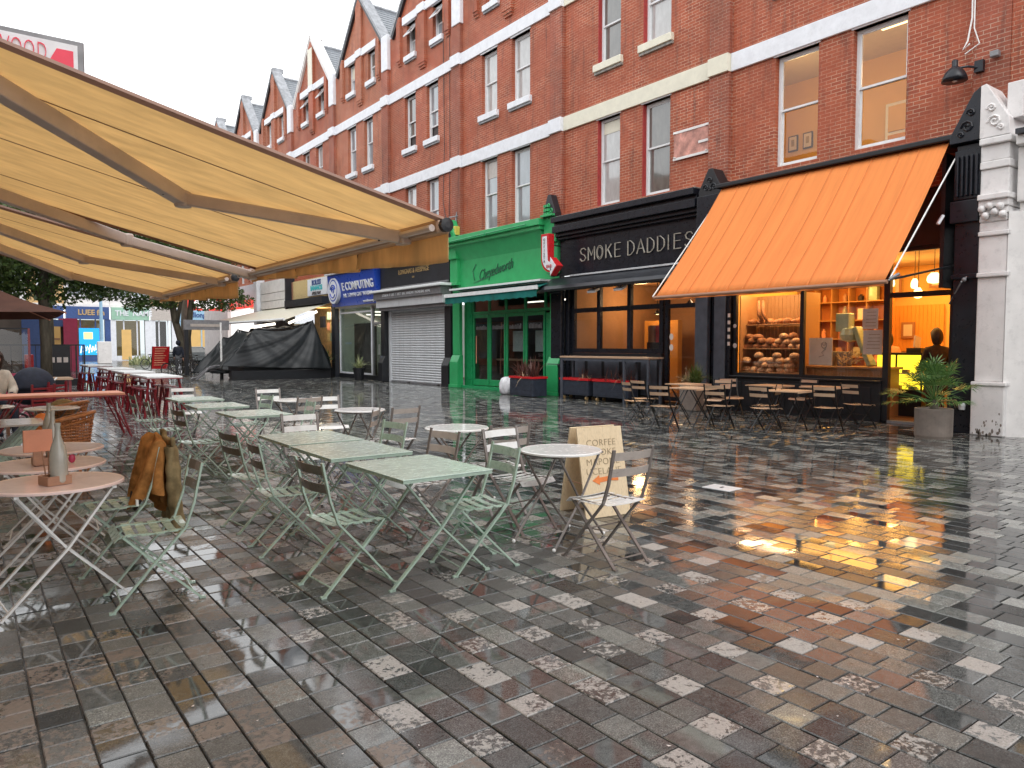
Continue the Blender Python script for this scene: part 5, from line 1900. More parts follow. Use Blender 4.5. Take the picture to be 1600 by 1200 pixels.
q.build('leaf_capital', 'stucs', ws, smooth=True)
BX(14.22, FX, -2, 4.92, 3.95, 4.85).build('fascia', 'stuc', ws, bevel=.02)
BX(14.05, FX, -2, 4.90, 4.86, 5.02).build('cornice', 'stuc', ws, bevel=.02)
BX(13.95, FX, -2, 4.88, 5.02, 5.1).build('cornice_lead', 'soot', ws)
BX(14.3, FX - .1, -2, 4.9, 3.8, 3.95).build('architrave', 'stuc', ws, bevel=.02)
m_ = MB().prism([(14.12, 4.99), (14.75, 4.99), (14.75, 4.45), (14.6, 4.45)], 0, 3.8, 2)
m_.build('side_return', 'stuc', ws)
BX(14.58, 14.7, 4.38, 4.449, 0, 3.8).build('edge_moulding', 'white', ws)
BX(14.75, 14.85, -2, 4.37, 0, 3.8).build('dark_opening', 'blackd', ws)
MB().lathe([(.05, 0), (.06, .08), (.04, .12)], (14.13, 5.62, .42), 8).build('door_stop', 'steel', ws)
hk = thing('awning_hook', 'small metal hook and rod on the black pilaster beside the white column', 'hook')
MB().tube([(14.1, 5.6, 2.75), (14.02, 5.65, 2.66), (14.3, 5.95, 2.3)], .014, 5).ball((14.05, 5.62, 2.70), .04).build('hook', 'steeld', hk)
fl_ = thing('flood_lamp', 'small white floodlight under the cornice right of the orange awning', 'lamp', (14.02, 5.98, 3.86))
MB().bar((0, 0, 0), (-.06, .06, -.16), .07, .05).build('head', 'white', fl_, bevel=.01)
q = MB()
pediment(q, 10.95, 11.62, 14.28, 5.1, 5.72)
q.build('pediment', 'blackd', sd, bevel=.01)
q = MB()
scrolls(q, 11.0, 11.58, 14.27, 5.1, 5.7)
q.build('scrollwork', 'soot', sd)
BX(14.24, FX - .125, 10.98, 11.64, 4.1, 5.1).build('bracket_block', 'black', sd, bevel=.012)

# chipped paint near the ground on the white pilaster
rc = random.Random(41)
ch = MB()
for k in range(26):
    y = rc.uniform(4.97, 5.42)
    z = abs(rc.gauss(0, .16)) + .015
    r = rc.uniform(.006, .03) * (1 if z < .3 else .5)
    n = 8
    ch.add([(14.0585, y + r * rc.uniform(.5, 1.1) * math.cos(2 * math.pi * q / n), max(.004, z + 1.8 * r * rc.uniform(.5, 1.1) * math.sin(2 * math.pi * q / n))) for q in range(n)], [tuple(range(n))[::-1]])
o = ch.build('chipped_paint', 'conc', ws)
o['kind'] = 'stuff'

# ============================================================ OCHRE AWNINGS
BARX, BARZ, SL = 2.51, 2.35, .247


def ochre(y0, y1, label, arms, near, ye, rs):
    a = thing('folding_awning', label, 'awning', (0, 0, 0), 0, 'ochre folding arm awnings')
    xr = -1.0

    def f(u, v):
        x = xr + (BARX - xr) * u
        y = y0 + (y1 - y0) * v
        z = BARZ + SL * (BARX - x)
        z += -.018 * math.sin(math.pi * u) * (1 + .2 * math.sin(v * 7))
        z += .006 * math.sin(v * 40 + 2 * u)
        return (x, y, z)
    MB().grid(f, 30, 60).build('canvas', 'awn', a, smooth=True, solid=.002)
    # stitched seams running up the slope
    sm = MB()
    k = y0 + .6
    while k < y1 - .2:
        v0 = (k - y0) / (y1 - y0)
        sm.strip([tuple(Vector(f(i / 20, v0)) - Vector((0, 0, .004))) for i in range(21)], .012, .003, (0, 1, 0))
        k += 1.18
    sm.build('seam', 'armo', a)
    for yy in (y0, y1):
        v0 = 0 if yy == y0 else 1
        MB().tube([Vector(f(i / 20, v0)) for i in range(21)], .022, 5).build('hem', 'armo', a)
    # front rail
    m = MB().box(BARX - .05, BARX + .05, y0 - .02, ye, BARZ - .08, BARZ + .01)
    m.build('front_rail', 'armr', a, bevel=.02)
    MB().tube([(BARX - .08, y0, BARZ - .05), (BARX - .08, ye, BARZ - .05)], .023, 8).build('under_rail', 'armm', a)
    for yy in (y0 - .03, ye + .03):
        MB().lathe([(.02, -.035), (.042, -.028), (.046, .028), (.02, .035)], (0, 0, 0), 14).build('end_cap', 'blackd', a).matrix_local = Matrix.Translation((BARX, yy, BARZ - .03)) @ Matrix.Rotation(R(90), 4, 'X')
    # valance in panels
    n = 3
    for k in range(n):
        ya, yb2 = y0 + (ye - y0) * k / n, y0 + (ye - y0) * (k + 1) / n - .015

        def g(u, v, ya=ya, yb2=yb2, k=k):
            return (BARX + .04 + .02 * math.sin(u * 11 + k) * v + .012 * math.sin(u * 31) * v, ya + (yb2 - ya) * u, BARZ - .05 - (.205 - .145 * (k + u) / n) * v - .008 * math.sin(u * 5 + k) * v)
        MB().grid(g, 40, 4).build('valance', 'val', a, smooth=True, solid=.003)
    vr = MB()
    for k in range(1, n):
        y = y0 + (ye - y0) * k / n - .01
        vr.tube([(BARX + .035, y, BARZ - .08), (BARX + .05, y, BARZ - .05 - (.205 - .145 * k / n))], .008, 4)
    vr.build('valance_cord', 'armo', a)
    # folding arms
    for (root, elb, end) in arms:
        ar = thing_part('folding_arm', a)
        MB().bar(root, elb, .085, .10).build('upper_arm', 'armm', ar, bevel=.008)
        MB().bar(elb, end, .075, .085).build('forearm', 'armm', ar, bevel=.01)
        d = (Vector(elb) - Vector(root)).normalized()
        MB().lathe([(.052, -.06), (.06, -.046), (.06, .046), (.052, .06)], elb, 14).build('elbow_joint', 'armm', ar, bevel=.004)
        MB().bar(Vector(elb) - d * .012 + Vector((0, 0, -.002)), Vector(elb) + d * .006 + Vector((0, 0, -.002)), .092, .108).build('joint_band', 'ink', ar)
        e = Vector(end)
        BX(e.x - .02, e.x + .05, e.y - .06, e.y + .06, e.z - .05, e.z + .03).build('clamp', 'armm', ar, bevel=.01)
        for q in (Vector(root).lerp(Vector(elb), .93), Vector(elb).lerp(e, .9)):
            MB().ball(q + Vector((0, 0, -.045)), .009, 6, 4).build('bolt', 'ink', ar)
    BX(-1.28, -1.0, rs, ye, BARZ + SL * 3.51 - .15, BARZ + SL * 3.51 + .12).build('cassette', 'armo', a, bevel=.03)
    return a


def fz(x, d=.12):
    return BARZ + SL * (BARX - x) - .018 * math.sin(math.pi * min(1, (x + 1) / 3.51)) - d


ochre(4.10, 7.72, 'nearest ochre canvas awning reaching over the bistro tables, front corner in mid picture',
      [((-1.0, 3.36, fz(-1)), (1.28, 5.56, fz(1.28, .06)), (2.44, 4.53, 2.29)), ((-1.0, 6.9, fz(-1)), (1.31, 7.92, fz(1.31, .07)), (2.45, 7.84, 2.29))], True, 8.16, 3.2)
ochre(8.62, 12.55, 'farther ochre canvas awning behind the nearest one',
      [((-1.0, 8.45, fz(-1)), (1.22, 10.25, fz(1.22, .06)), (2.45, 8.95, 2.29)), ((-1.0, 9.25, fz(-1)), (1.30, 12.5, fz(1.30, .07)), (2.45, 11.9, 2.29))], False, 12.75, 8.3)

# the cafe building the awnings hang from (outside the frame, carries them; walls kept pale to bounce light)
cfb = thing('cafe_building', 'unseen cafe building on the left, pale to bounce light, that carries the ochre awnings', 'house')
m_ = MB()
wall_holes(m_, -1.6, -1.28, -4, 17.5, 0, 9, [(y, y + 1.9, .6, 2.7) for y in (-2.5, 0.5, 3.2, 6, 9, 12, 15)] + [(y, y + 1, 5, 7) for y in (-2, 1, 4, 7, 10, 13, 15.6)])
m_.build('wall', 'stuc', cfb)
BX(-6, -1.61, -4, 17.5, 0, 9).build('core', 'dwall', cfb)
for y in (-2.5, 0.5, 3.2, 6, 9, 12, 15):
    BX(-1.5, -1.46, y, y + 1.9, .6, 2.7).build('window', 'paned', cfb)
for y in (-2, 1, 4, 7, 10, 13, 15.6):
    BX(-1.5, -1.46, y, y + 1, 5, 7).build('window', 'pane', cfb)

sgn = thing('projecting_sign', 'white projecting sign with thin pink WOOD lettering and a red arrow above the awning', 'sign', (0, 8, 0))
BX(-1.27, 1.0, -.06, .06, 3.50, 4.345).build('frame', 'steeld', sgn, bevel=.01)
BX(-1.22, .945, -.068, -.061, 3.55, 4.30).build('face', 'white', sgn)
text('sign_lettering', 'W', (.36, -.08, 4.18), .22, 'pink', sgn, .008, face='y', sx=.62, offset=-.004)
for k, ch in enumerate('OOD'):
    text('sign_lettering', ch, (.475 + k * .095, -.08, 4.18), .22, 'pink', sgn, .008, face='y', sx=.5, offset=-.004)
MB().prism([(.70, 4.08), (.78, 4.24), (.91, 4.24), (.91, 3.80), (.60, 3.80)], -.074, -.0685, 1).build('arrow', 'pink', sgn)

# ============================================================ BISTRO CHAIRS AND TABLES
def bistro_chair(name, label, frame, top, back, group, seatmat=None, slats=7):
    """folding chair facing local +Y; crossed flat-bar legs"""
    t = thing(name, label, 'chair', (0, 0, 0), 0, group)
    W2 = .195
    for s in (-1, 1):
        x = s * W2
        # long member: front foot, pivot, back of the seat, then the back upright
        MB().strip([(x, .23, .005), (x, .03, .24), (x, -.165, .455), (x, -.215, .60), (x, -.265, .84)], .026, .012, (1, 0, 0)).build('leg', frame, t)
        x2 = s * (W2 - .026)
        MB().strip([(x2, -.25, .005), (x2, -.02, .235), (x2, .17, .435)], .026, .012, (1, 0, 0)).build('leg', frame, t)
        for (px_, py_) in ((x, .235), (x2, -.255)):
            MB().box(px_ - .014, px_ + .014, py_ - .018, py_ + .018, 0, .012).build('foot', frame, t)
    MB().tube([(-W2, .19, .055), (W2, .19, .055)], .006, 6).build('stretcher', frame, t)
    MB().tube([(-W2 + .02, -.205, .055), (W2 - .02, -.205, .055)], .006, 6).build('stretcher', frame, t)
    MB().tube([(-W2, .03, .24), (W2, .03, .24)], .006, 6).build('pivot_rod', frame, t)
    # seat rails
    for s in (-1, 1):
        x = s * (W2 - .045)
        MB().strip([(x, -.18, .44), (x, 0, .432), (x, .14, .440), (x, .20, .425)], .018, .008, (1, 0, 0)).build('seat_rail', frame, t)
    n = slats
    for k in range(n):
        u = k / (n - 1)
        y = -.175 + .375 * u
        z = .449 - .012 * math.sin(math.pi * u) - (.018 if k == n - 1 else 0)
        tilt = .10 * (.5 - u) if k < n - 1 else -.75
        wv = .375 / (n - 1) * .66
        dy, dz = wv / 2 * math.cos(tilt), wv / 2 * math.sin(tilt)
        MB().add([], [])
        m = MB()
        for i in range(5):
            pass
        xs = [-.195, -.10, 0, .10, .195]
        vv = []
        for xx in xs:
            bow = -.010 * (1 - (xx / .195) ** 2)
            for (a, b) in ((-1, 0), (1, 0), (1, -.004), (-1, -.004)):
                vv.append((xx, y + a * dy, z + bow + a * dz + b))
        ff = [(0, 3, 2, 1), (16, 17, 18, 19)]
        for i in range(4):
            for q in range(4):
                a, b = 4 * i + q, 4 * i + (q + 1) % 4
                ff.append((a, b, b + 4, a + 4))
        m.add(vv, ff)
        m.build('seat_slat', top, t)
    for (z, y, hh) in ((.79, -.253, .058), (.675, -.230, .058)):
        m = MB()
        vv = []
        xs = [-.205, -.15, -.075, 0, .075, .15, .205]
        for xx in xs:
            bow = -.032 * (1 - (xx / .205) ** 2)
            for (a, b) in ((0, -1), (.005, -1), (.005, 1), (0, 1)):
                vv.append((xx, y + bow + a - b * .006, z + b * hh / 2))
        ff = [(0, 3, 2, 1), (24, 25, 26, 27)]
        for i in range(6):
            for q in range(4):
                a, b = 4 * i + q, 4 * i + (q + 1) % 4
                ff.append((a, b, b + 4, a + 4))
        m.add(vv, ff)
        m.build('back_slat', back, t)
    return t


HP = math.pi / 2
G1 = 'sage metal bistro chairs round the rectangular tables'
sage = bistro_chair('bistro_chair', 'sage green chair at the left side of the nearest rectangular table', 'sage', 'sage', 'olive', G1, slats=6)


def put(o, x, y, rz, label=None, group=None, first=[True]):
    if label is None:
        o.location = (x, y, 0)
        o.rotation_euler = (0, 0, rz)
        return o
    return dup(o, (x, y, 0), rz, label, group)


# rz = 0 faces +Y; facing +X is rz=-90 deg, facing -X rz=+90 deg
put(sage, 1.98, 4.43, -HP + .05)
put(sage, 1.98, 5.50, -HP - .08, 'sage chair at the left side of the second rectangular table', G1)
put(sage, 2.02, 6.33, -HP + .10, 'sage chair at the left of the third rectangular table, half behind another chair', G1)
put(sage, 2.20, 8.95, -HP + .12, 'sage chair at the left of the fourth rectangular table', G1)
put(sage, 2.18, 10.55, -HP - .06, 'sage chair at the left of the fifth rectangular table', G1)
put(sage, 2.25, 12.0, -HP + .04, 'sage chair at the left of the farthest rectangular table', G1)
put(sage, .90, 4.90, HP - .06, 'sage chair with tan-lit back slats at the nearest pale pink round table', G1)
put(sage, .82, 5.78, HP + .05, 'sage chair with a rust coat hung over its back', G1)
sg2 = bistro_chair('bistro_chair', 'all sage green chair at the right side of the nearest rectangular table', 'sage', 'sage', 'sage', G1, slats=6)
sg2.location = (2.86, 4.28, 0)
sg2.rotation_euler = (0, 0, HP - .12)
put(sg2, 3.02, 6.22, HP + .08, 'sage chair at the right side of the third rectangular table', G1)
put(sg2, 3.35, 9.2, HP - .1, 'sage chair at the right side of the fourth rectangular table', G1)
put(sg2, 3.3, 10.7, HP + .1, 'sage chair at the right side of the fifth rectangular table', G1)
G2 = 'pale grey bistro chairs round the white round tables'
pale = bistro_chair('bistro_chair', 'pale grey chair with wet sheen painted white on the seat in front of the nearer white round table', 'bisq_shade', 'whitem', 'bisq', G2, slats=6)  # white seat slats imitate wet sheen, dark frame imitates shade
pale.location = (3.72, 3.83, 0)
pale.rotation_euler = (0, 0, .02)
whc = bistro_chair('bistro_chair', 'white slatted chair facing the camera behind the nearer white round table', 'bisq_shade', 'whitem', 'whitem', G2, slats=6)  # white slats carry the wet sheen, dark frame the shade
whc.location = (3.76, 4.90, 0)
whc.rotation_euler = (0, 0, math.pi + .12)
put(pale, 3.98, 5.55, -.15, 'pale chair with its back to the white slatted chair, facing the middle round table', G2)
put(pale, 3.0, 5.28, HP + .1, 'pale grey chair tinted as if reflecting brick at the right side of the second rectangular table', G2)  # warm grey slats: reflected brick put into the colour
put(whc, 2.86, 7.30, math.pi + .05, 'white chair at the head of the third rectangular table', G2)
put(whc, 3.03, 13.25, math.pi, 'white chair at the head of the farthest rectangular table', G2)
put(pale, 4.10, 7.85, .15, 'taupe chair on the near side of the farther white round table', G2)
put(pale, 3.55, 7.75, .9, 'taupe chair left of the farther white round table', G2)
put(whc, 4.12, 9.75, math.pi - .1, 'white chair on the far side of the farther white round table', G2)
put(pale, 3.85, 10.2, .2, 'pale chair on the near side of the farthest round table', G2)
put(whc, 4.08, 12.0, math.pi, 'white chair on the far side of the farthest round table', G2)


def rect_table(label, group=None, L=.86, Wd=.68, top='sagetop', fr='sage'):
    t = thing('bistro_table', label, 'table', (0, 0, 0), 0, group)
    BX(-Wd / 2, Wd / 2, -L / 2, L / 2, .712, .720).build('tabletop', top, t, bevel=.003)
    m = MB()
    m.box(-Wd / 2 + .004, Wd / 2 - .004, -L / 2 + .004, -L / 2 + .012, .692, .7119).box(-Wd / 2 + .004, Wd / 2 - .004, L / 2 - .012, L / 2 - .004, .692, .7119)
    m.box(-Wd / 2 + .004, -Wd / 2 + .012, -L / 2 + .013, L / 2 - .013, .692, .7119).box(Wd / 2 - .012, Wd / 2 - .004, -L / 2 + .013, L / 2 - .013, .692, .7119)
    m.build('tabletop_edge', fr, t)
    for s in (-1, 1):
        y = s * (L / 2 - .10)
        for q in (-1, 1):
            yy = y - s * .022 * (q > 0)
            MB().strip([(q * .37, yy, .005), (0, yy, .36), (-q * .28, yy, .70)], .026, .012, (0, 1, 0)).build('leg', fr, t)
            MB().box(q * .37 - .02, q * .37 + .02, yy - .013, yy + .013, 0, .012).build('foot', fr, t)
    for q in (-1, 1):
        MB().tube([(q * .33, -L / 2 + .1, .045), (q * .33, L / 2 - .1, .045)], .007, 6).build('stretcher', fr, t)
    MB().tube([(0, -L / 2 + .1, .36), (0, L / 2 - .1, .36)], .006, 6).build('pivot_rod', fr, t)
    m = MB()
    for y in (-L / 2 + .1, L / 2 - .1):
        m.box(-Wd / 2 + .02, Wd / 2 - .02, y - .012, y + .012, .694, .7119)
    m.build('batten', fr, t)
    return t


GT = 'rectangular sage metal tables in a row'
t0 = rect_table('nearest wet sage green rectangular table', GT)
t0.location = (2.50, 4.44, 0)
for (x, y, lab) in ((2.49, 5.51, 'second wet sage rectangular table from the camera'), (2.52, 6.44, 'third wet sage rectangular table from the camera'),
                    (2.88, 9.2, 'fourth rectangular table, first of the far group'), (2.84, 10.72, 'fifth rectangular table, middle of the far group'), (2.92, 12.25, 'farthest rectangular table of the row')):
    dup(t0, (x, y, 0), random.uniform(-.03, .03), lab, GT)


def round_table(label, r, top, fr, group=None, rz=0, tubular=False):
    t = thing('round_table', label, 'table', (0, 0, 0), rz, group)
    MB().lathe([(r - .006, .706), (r, .708), (r, .720), (r - .008, .726), (r - .02, .724), (0, .724)], (0, 0, 0), 48, False).build('tabletop', top, t, smooth=False)
    MB().lathe([(0, .705), (r - .01, .705)], (0, 0, 0), 32, False).build('tabletop_underside', fr, t)
    for s in (-1, 1):
        y = s * r * .62
        for q in (-1, 1):
            yy = y - s * .024 * (q > 0)
            pts = [(q * .34, yy, .005), (0, yy, .36), (-q * .25, yy, .70)]
            if tubular:
                MB().tube(pts, .010, 8).build('leg', fr, t)
                MB().ball((q * .34, yy, .014), .016, 8, 6).build('foot', 'whitem', t)
            else:
                MB().strip(pts, .026, .013, (0, 1, 0)).build('leg', fr, t)
    for q in (-1, 1):
        MB().tube([(q * .30, -r * .6, .045), (q * .30, r * .6, .045)], .006, 6).build('stretcher', fr, t)
        BX(q * .25 - .012, q * .25 + .012, -r * .7, r * .7, .69, .7045).build('batten', fr, t)
    return t


w0 = round_table('nearer white wet round table on thin dark legs beside the menu board', .325, 'whitem', 'bisq_shade', 'white round tables', .2, True)
w0.location = (3.81, 4.44, 0)
dup(w0, (4.0, 6.28, 0), -.3, 'middle white round table beyond the white slatted chair', 'white round tables')
dup(w0, (4.12, 8.8, 0), .5, 'white round table among the taupe chairs farther back', 'white round tables')
dup(w0, (4.08, 11.0, 0), .1, 'farthest small white round table near the covered stall', 'white round tables')
k0 = round_table('nearest pale pink round table with a bottle in a wooden holder', .365, 'peach', 'whitem', 'pale pink round tables', 0)
k0.location = (.44, 5.20, 0)
k0.rotation_euler = (0, 0, .12)
dup(k0, (.46, 6.06, 0), .0, 'middle pale pink round table', 'pale pink round tables')
dup(k0, (.57, 6.96, 0), -.08, 'farthest pale pink round table with a wrapped menu box', 'pale pink round tables')
for (x, y, lab) in ((.25, 12.2, 'far white round table at the left edge beside the bottle'), (.95, 11.5, 'dull grey-white round table behind the wicker chairs')):
    dup(w0, (x, y, 0), .2, lab, 'white round tables')

BOTP = [(.0, 0), (.040, 0), (.043, .01), (.043, .13), (.036, .17), (.016, .225), (.013, .27), (.016, .285), (.016, .29)]


def holder(loc, rz, label, box=False):
    t = thing('wooden_holder', label, 'holder', loc, rz)
    m = MB()
    m.box(-.068, .068, -.06, -.05, 0, .055).box(-.068, .068, .05, .06, 0, .055).box(-.068, -.058, -.05, .05, 0, .055).box(.058, .068, -.05, .05, 0, .055).box(-.058, .058, -.05, .05, 0, .01)
    m.build('box', 'brownw', t, bevel=.003)
    return t


h1 = holder((.425, 5.11, .726), .35, 'small wooden holder carrying a bottle on the nearest pale pink table')
bt = MB().lathe(BOTP, (0, 0, 0), 24, False).build('water_bottle', 'bottle', smooth=True)
bt.location = (.445, 5.10, .737)
bt.scale = (1.1, 1.1, 1.22)
tag(bt, 'tall frosted water bottle in the wooden holder on the nearest pink table', 'bottle')
for k in range(3):
    o = MB().tube([(0, 0, 0), (.02 * (k - 1), -.01, .19)], .004, 5).build('cutlery', 'brownw')
    o.location = (.385 + .012 * k, 5.14, .737)
    tag(o, ('left', 'middle', 'right')[k] + ' thin wooden stick standing in the holder behind the nearest bottle', 'stick', 'sticks in the nearest wooden holder')
h2 = holder((.44, 6.0, .726), .1, 'small wooden holder on the middle pale pink table')
bt2 = bt.copy(); C.objects.link(bt2); bt2.location = (.50, 6.06, .737)
tag(bt2, 'frosted bottle in the holder on the middle pink table', 'bottle')
mc = thing('menu_card', 'terracotta menu card pack standing in the holder on the middle pink table', 'menu', (.40, 5.93, .737), .1)
BX(-.085, .085, -.012, .012, .09, .24).build('card', 'copper', mc, bevel=.004)
BX(-.03, .03, -.01, .01, 0, .09).build('stem', 'brownw', mc)
h3 = holder((.52, 6.95, .726), .1, 'small wooden holder on the farthest pale pink table')
bt3 = bt.copy(); C.objects.link(bt3); bt3.location = (.55, 6.95, .737)
tag(bt3, 'frosted bottle in the holder on the farthest pink table', 'bottle')
o = MB().ball((0, 0, .03), .022, 10, 8, (1, .6, 1.4)).build('tag_charm', 'rose', smooth=True)
o.location = (.60, 5.95, .73)
tag(o, 'small dark red petal-shaped charm beside the bottle on the middle pink table', 'charm')
# grey slatted table at the left
gt = thing('folding_table', 'dull grey-white rectangular folding table with crossed dark legs at the left edge', 'table', (.28, 9.55, 0), 0)
for k in range(5):
    BX(-.40, .42, -.40 + k * .16, -.40 + k * .16 + .15, .71, .73).build('top_slat', 'bisq', gt)
for y in (-.3, .3):
    for q in (-1, 1):
        for off in (0, .16):
            MB().bar((q * .36 + off * .3, y + .02 * q, 0), (-q * .30 + off * .3, y + .02 * q, .71), .03, .03).build('leg', 'sage', gt)
tin = thing('metal_caddy', 'steel table caddy holding a tall bottle on the grey folding table', 'caddy', (.23, 9.2, .73))
MB().lathe([(.055, 0), (.055, .02), (.04, .10), (.09, .19), (.10, .21)], (0, 0, 0), 18, False).build('cup', 'chrome', tin, smooth=True)
BX(-.07, .07, -.06, .06, 0, .05).build('base', 'brownw', tin)
b4 = bt.copy(); C.objects.link(b4); b4.location = (.23, 9.2, .79); b4.scale = (1, 1, 1.35)
tag(b4, 'tall pale bottle standing in the steel caddy at the left edge', 'bottle')

# coat over the chair back
def coatf(u, v, side=0):
    th = 2 * math.pi * u
    k = min(1, (v / .10)) ** .5
    pl = math.sin(th * 5 + 2.2 * v + .8 * math.sin(v * 5 + th))
    pleat = (abs(pl) ** .7 * (1 if pl > 0 else -1)) * (.10 + .30 * v)
    rx = (.062 + .055 * v) * (1 + pleat) * k
    ry = .205 * (1 + .35 * pleat) * k
    L = .47 + .05 * math.sin(th + .8) + .06 * math.sin(2 * th + 1) + .02 * pl
    return (1.10 - .05 * v + rx * math.cos(th), 5.78 + ry * math.sin(th), .905 - L * v + .012 * math.sin(th * 3) * (1 - v) + .02 * math.sin(ry * 20 * math.sin(th)) * (1 - v))


ctt = thing('coat', 'rust brown wool coat draped over the back of a sage chair', 'coat')
MB().grid(coatf, 64, 44).build('outer_cloth', 'coat', ctt, smooth=True)
def liningf(u, v):
    y = 5.60 + .36 * u
    f_ = .016 * math.sin(u * 19 + v * 4) + .012 * math.sin(u * 8 - v * 6)
    return (1.165 + .035 * math.sin(v * 3) + f_ * (.3 + v), y + .01 * math.sin(v * 9), .90 - .66 * v - .03 * math.sin(u * 5))
MB().grid(liningf, 30, 30).build('lining', 'coatl', ctt, smooth=True, solid=.03)
def sleeve(u, v):
    th = 2 * math.pi * u
    r = .048 * (1 + .22 * math.sin(th * 3 + v * 9) + .1 * math.sin(v * 30)) * (1 - .15 * v)
    return (1.16 + r * math.cos(th) + .05 * v, 5.60 + r * 1.25 * math.sin(th), .84 - .62 * v)
MB().grid(sleeve, 18, 24).build('hanging_sleeve', 'coatl', ctt, smooth=True)
MB().tube([(.97, 5.63, .47), (.95, 5.70, .40), (.95, 5.86, .42), (.97, 5.90, .52)], .012, 6).build('belt', 'cloth', ctt)
BX(.94, .955, 5.60, 5.64, .44, .48).build('buckle', 'whitem', ctt)

# A-board
ab = thing('menu_board', 'plywood A-frame menu board with stencilled words and an orange arrow', 'sign', (4.69, 4.98, 0), -.13)
for s, mt in ((-1, 'oak'), (1, 'oak')):
    MB().bar((0, s * .21, 0), (0, s * .05, .80), .50, .018, (0, 1, 0)).build('panel', mt, ab, bevel=.004)
lean = Matrix.Rotation(R(-11.3), 3, 'X')
for k, wd in enumerate(('CORFEE', 'P COKE', 'MAPONE', 'UCELAUE')):
    z = .66 - k * .085
    y = -.21 + .16 * z / .8
    text('stencil_lettering', wd, (.0, y - .0115, z), .085, 'inkb', ab, .003, face='y', sx=1.05, rot=lean, space=1.05, offset=-.001)
z = .33
y = -.21 + .16 * z / .8 - .0115
m_ = MB()
m_.add([(-.14, 0, 0), (-.06, 0, .045), (-.06, 0, .022), (.06, 0, .03), (.15, 0, .02), (.15, 0, -.02), (.06, 0, -.012), (-.06, 0, -.022), (-.06, 0, -.045)], [tuple(range(9))])
for i, p in enumerate(m_.v):
    q = lean @ Vector(p)
    m_.v[i] = (q.x, q.y + y, q.z + z)
m_.build('arrow', 'orp', ab, solid=.002)
MB().tube([(-.22, -.12, .30), (-.22, .12, .30)], .006, 5).build('stay_cord', 'brownw', ab)

# ---- wicker chairs ------------------------------------------------------
def wicker(loc, rz, label):
    t = thing('wicker_chair', label, 'chair', loc, rz, 'rattan tub chairs')
    def P(a, z, k=1.0):
        # a: -1..1 round the back from left arm front to right arm front; barrel opens to +Y
        th = math.pi * (1.5 + a * .78)
        rx, ry = .31 * k, .29 * k
        return Vector((rx * math.cos(th), ry * math.sin(th), z))
    def top(a):
        return .76 - .16 * abs(a) ** 1.6
    N = 28
    MB().tube([P(-1 + 2 * i / N, top(-1 + 2 * i / N), 1.08) for i in range(N + 1)], .024, 7).build('arm_rail', 'rattan', t, smooth=True)
    MB().tube([P(-1 + 2 * i / N, top(-1 + 2 * i / N) - .07, 1.04) for i in range(N + 1)], .012, 6).build('upper_rail', 'rattan', t)
    for k in range(7):
        z0 = .40 + k * .035
        MB().tube([P(-1 + 2 * i / N, z0, .9 + .02 * k) for i in range(N + 1)], .009, 5).build('weave_rail', 'rattan', t)
    for k in range(19):
        a = -1 + 2 * k / 18
        MB().tube([P(a, .37, .88), P(a, .55, .95), P(a, top(a), 1.07)], .008, 5).build('cane_stake', 'rattan', t)
    wv = MB()
    for k in range(36):
        a = -1 + 2 * k / 36
        for d in (-1, 1):
            b = a + d * .05
            if abs(b) <= 1:
                wv.tube([P(a, .62, .98), P(b, top(b) - .06, 1.04)], .004, 4)
    wv.build('woven_lattice', 'rattan', t)
    MB().lathe([(.0, .38), (.24, .38), (.26, .40), (.26, .43), (.0, .45)], (0, 0, 0), 24, False).build('seat', 'rattan', t, smooth=True)
    MB().tube([P(-1 + 2 * i / 40 * 1.0, .38, .88) for i in range(41)], .016, 6).build('seat_ring', 'rattan', t)
    for (x, y) in ((-.2, -.2), (.2, -.2), (-.22, .2), (.22, .2)):
        MB().tube([(x, y, 0), (x * .95, y * .9, .40)], .017, 6).build('leg', 'rattan', t)
    return t


wc = wicker((.95, 10.1, 0), 1.25, 'nearer orange-brown rattan tub chair behind the pale pink tables')
wc2 = dup(wc, (1.12, 12.1, 0), .9, 'farther orange-brown rattan tub chair with a cushion', 'rattan tub chairs')
cu = MB().ball((0, 0, 0), .2, 14, 10, (1, .55, .95)).build('cushion', 'coatl', smooth=True)
cu.location = (1.12, 11.95, .62)
tag(cu, 'round olive cushion on the farther rattan chair', 'cushion')
o = MB().ball((0, 0, 0), .14, 12, 8, (.8, .7, 1.3)).build('orange_scarf', 'orp', smooth=True)
o.location = (.72, 9.95, .60)
tag(o, 'orange scarf bundled on the nearer rattan chair', 'scarf')
# red edged long tables behind
lt_ = thing('long_table', 'long thin maroon table edge-on behind the rattan chairs', 'table', (1.35, 14.2, 0))
BX(-.95, .85, -.35, .35, .72, .76).build('tabletop', 'copper', lt_, bevel=.005)
BX(-.96, .86, -.36, .36, .70, .7199).build('frame_rail', 'maroon', lt_)
for s in (-1, 1):
    for q in (-1, 1):
        MB().tube([(q * .72, s * .3, .70), (q * .98 - .05, s * .38, 0)], .018, 6).tube([(q * .60, s * .3, .70), (q * .98 - .05, s * .38, 0)], .012, 6).build('leg', 'maroon', lt_)
st = thing('small_table', 'small square table with straight maroon legs beside the far tree', 'table', (1.55, 19.2, 0))
BX(-.42, .42, -.4, .4, .80, .84).build('tabletop', 'plank', st)
for s in (-1, 1):
    for q in (-1, 1):
        BX(q * .36 - .025, q * .36 + .025, s * .34 - .025, s * .34 + .025, 0, .80).build('leg', 'maroon', st)


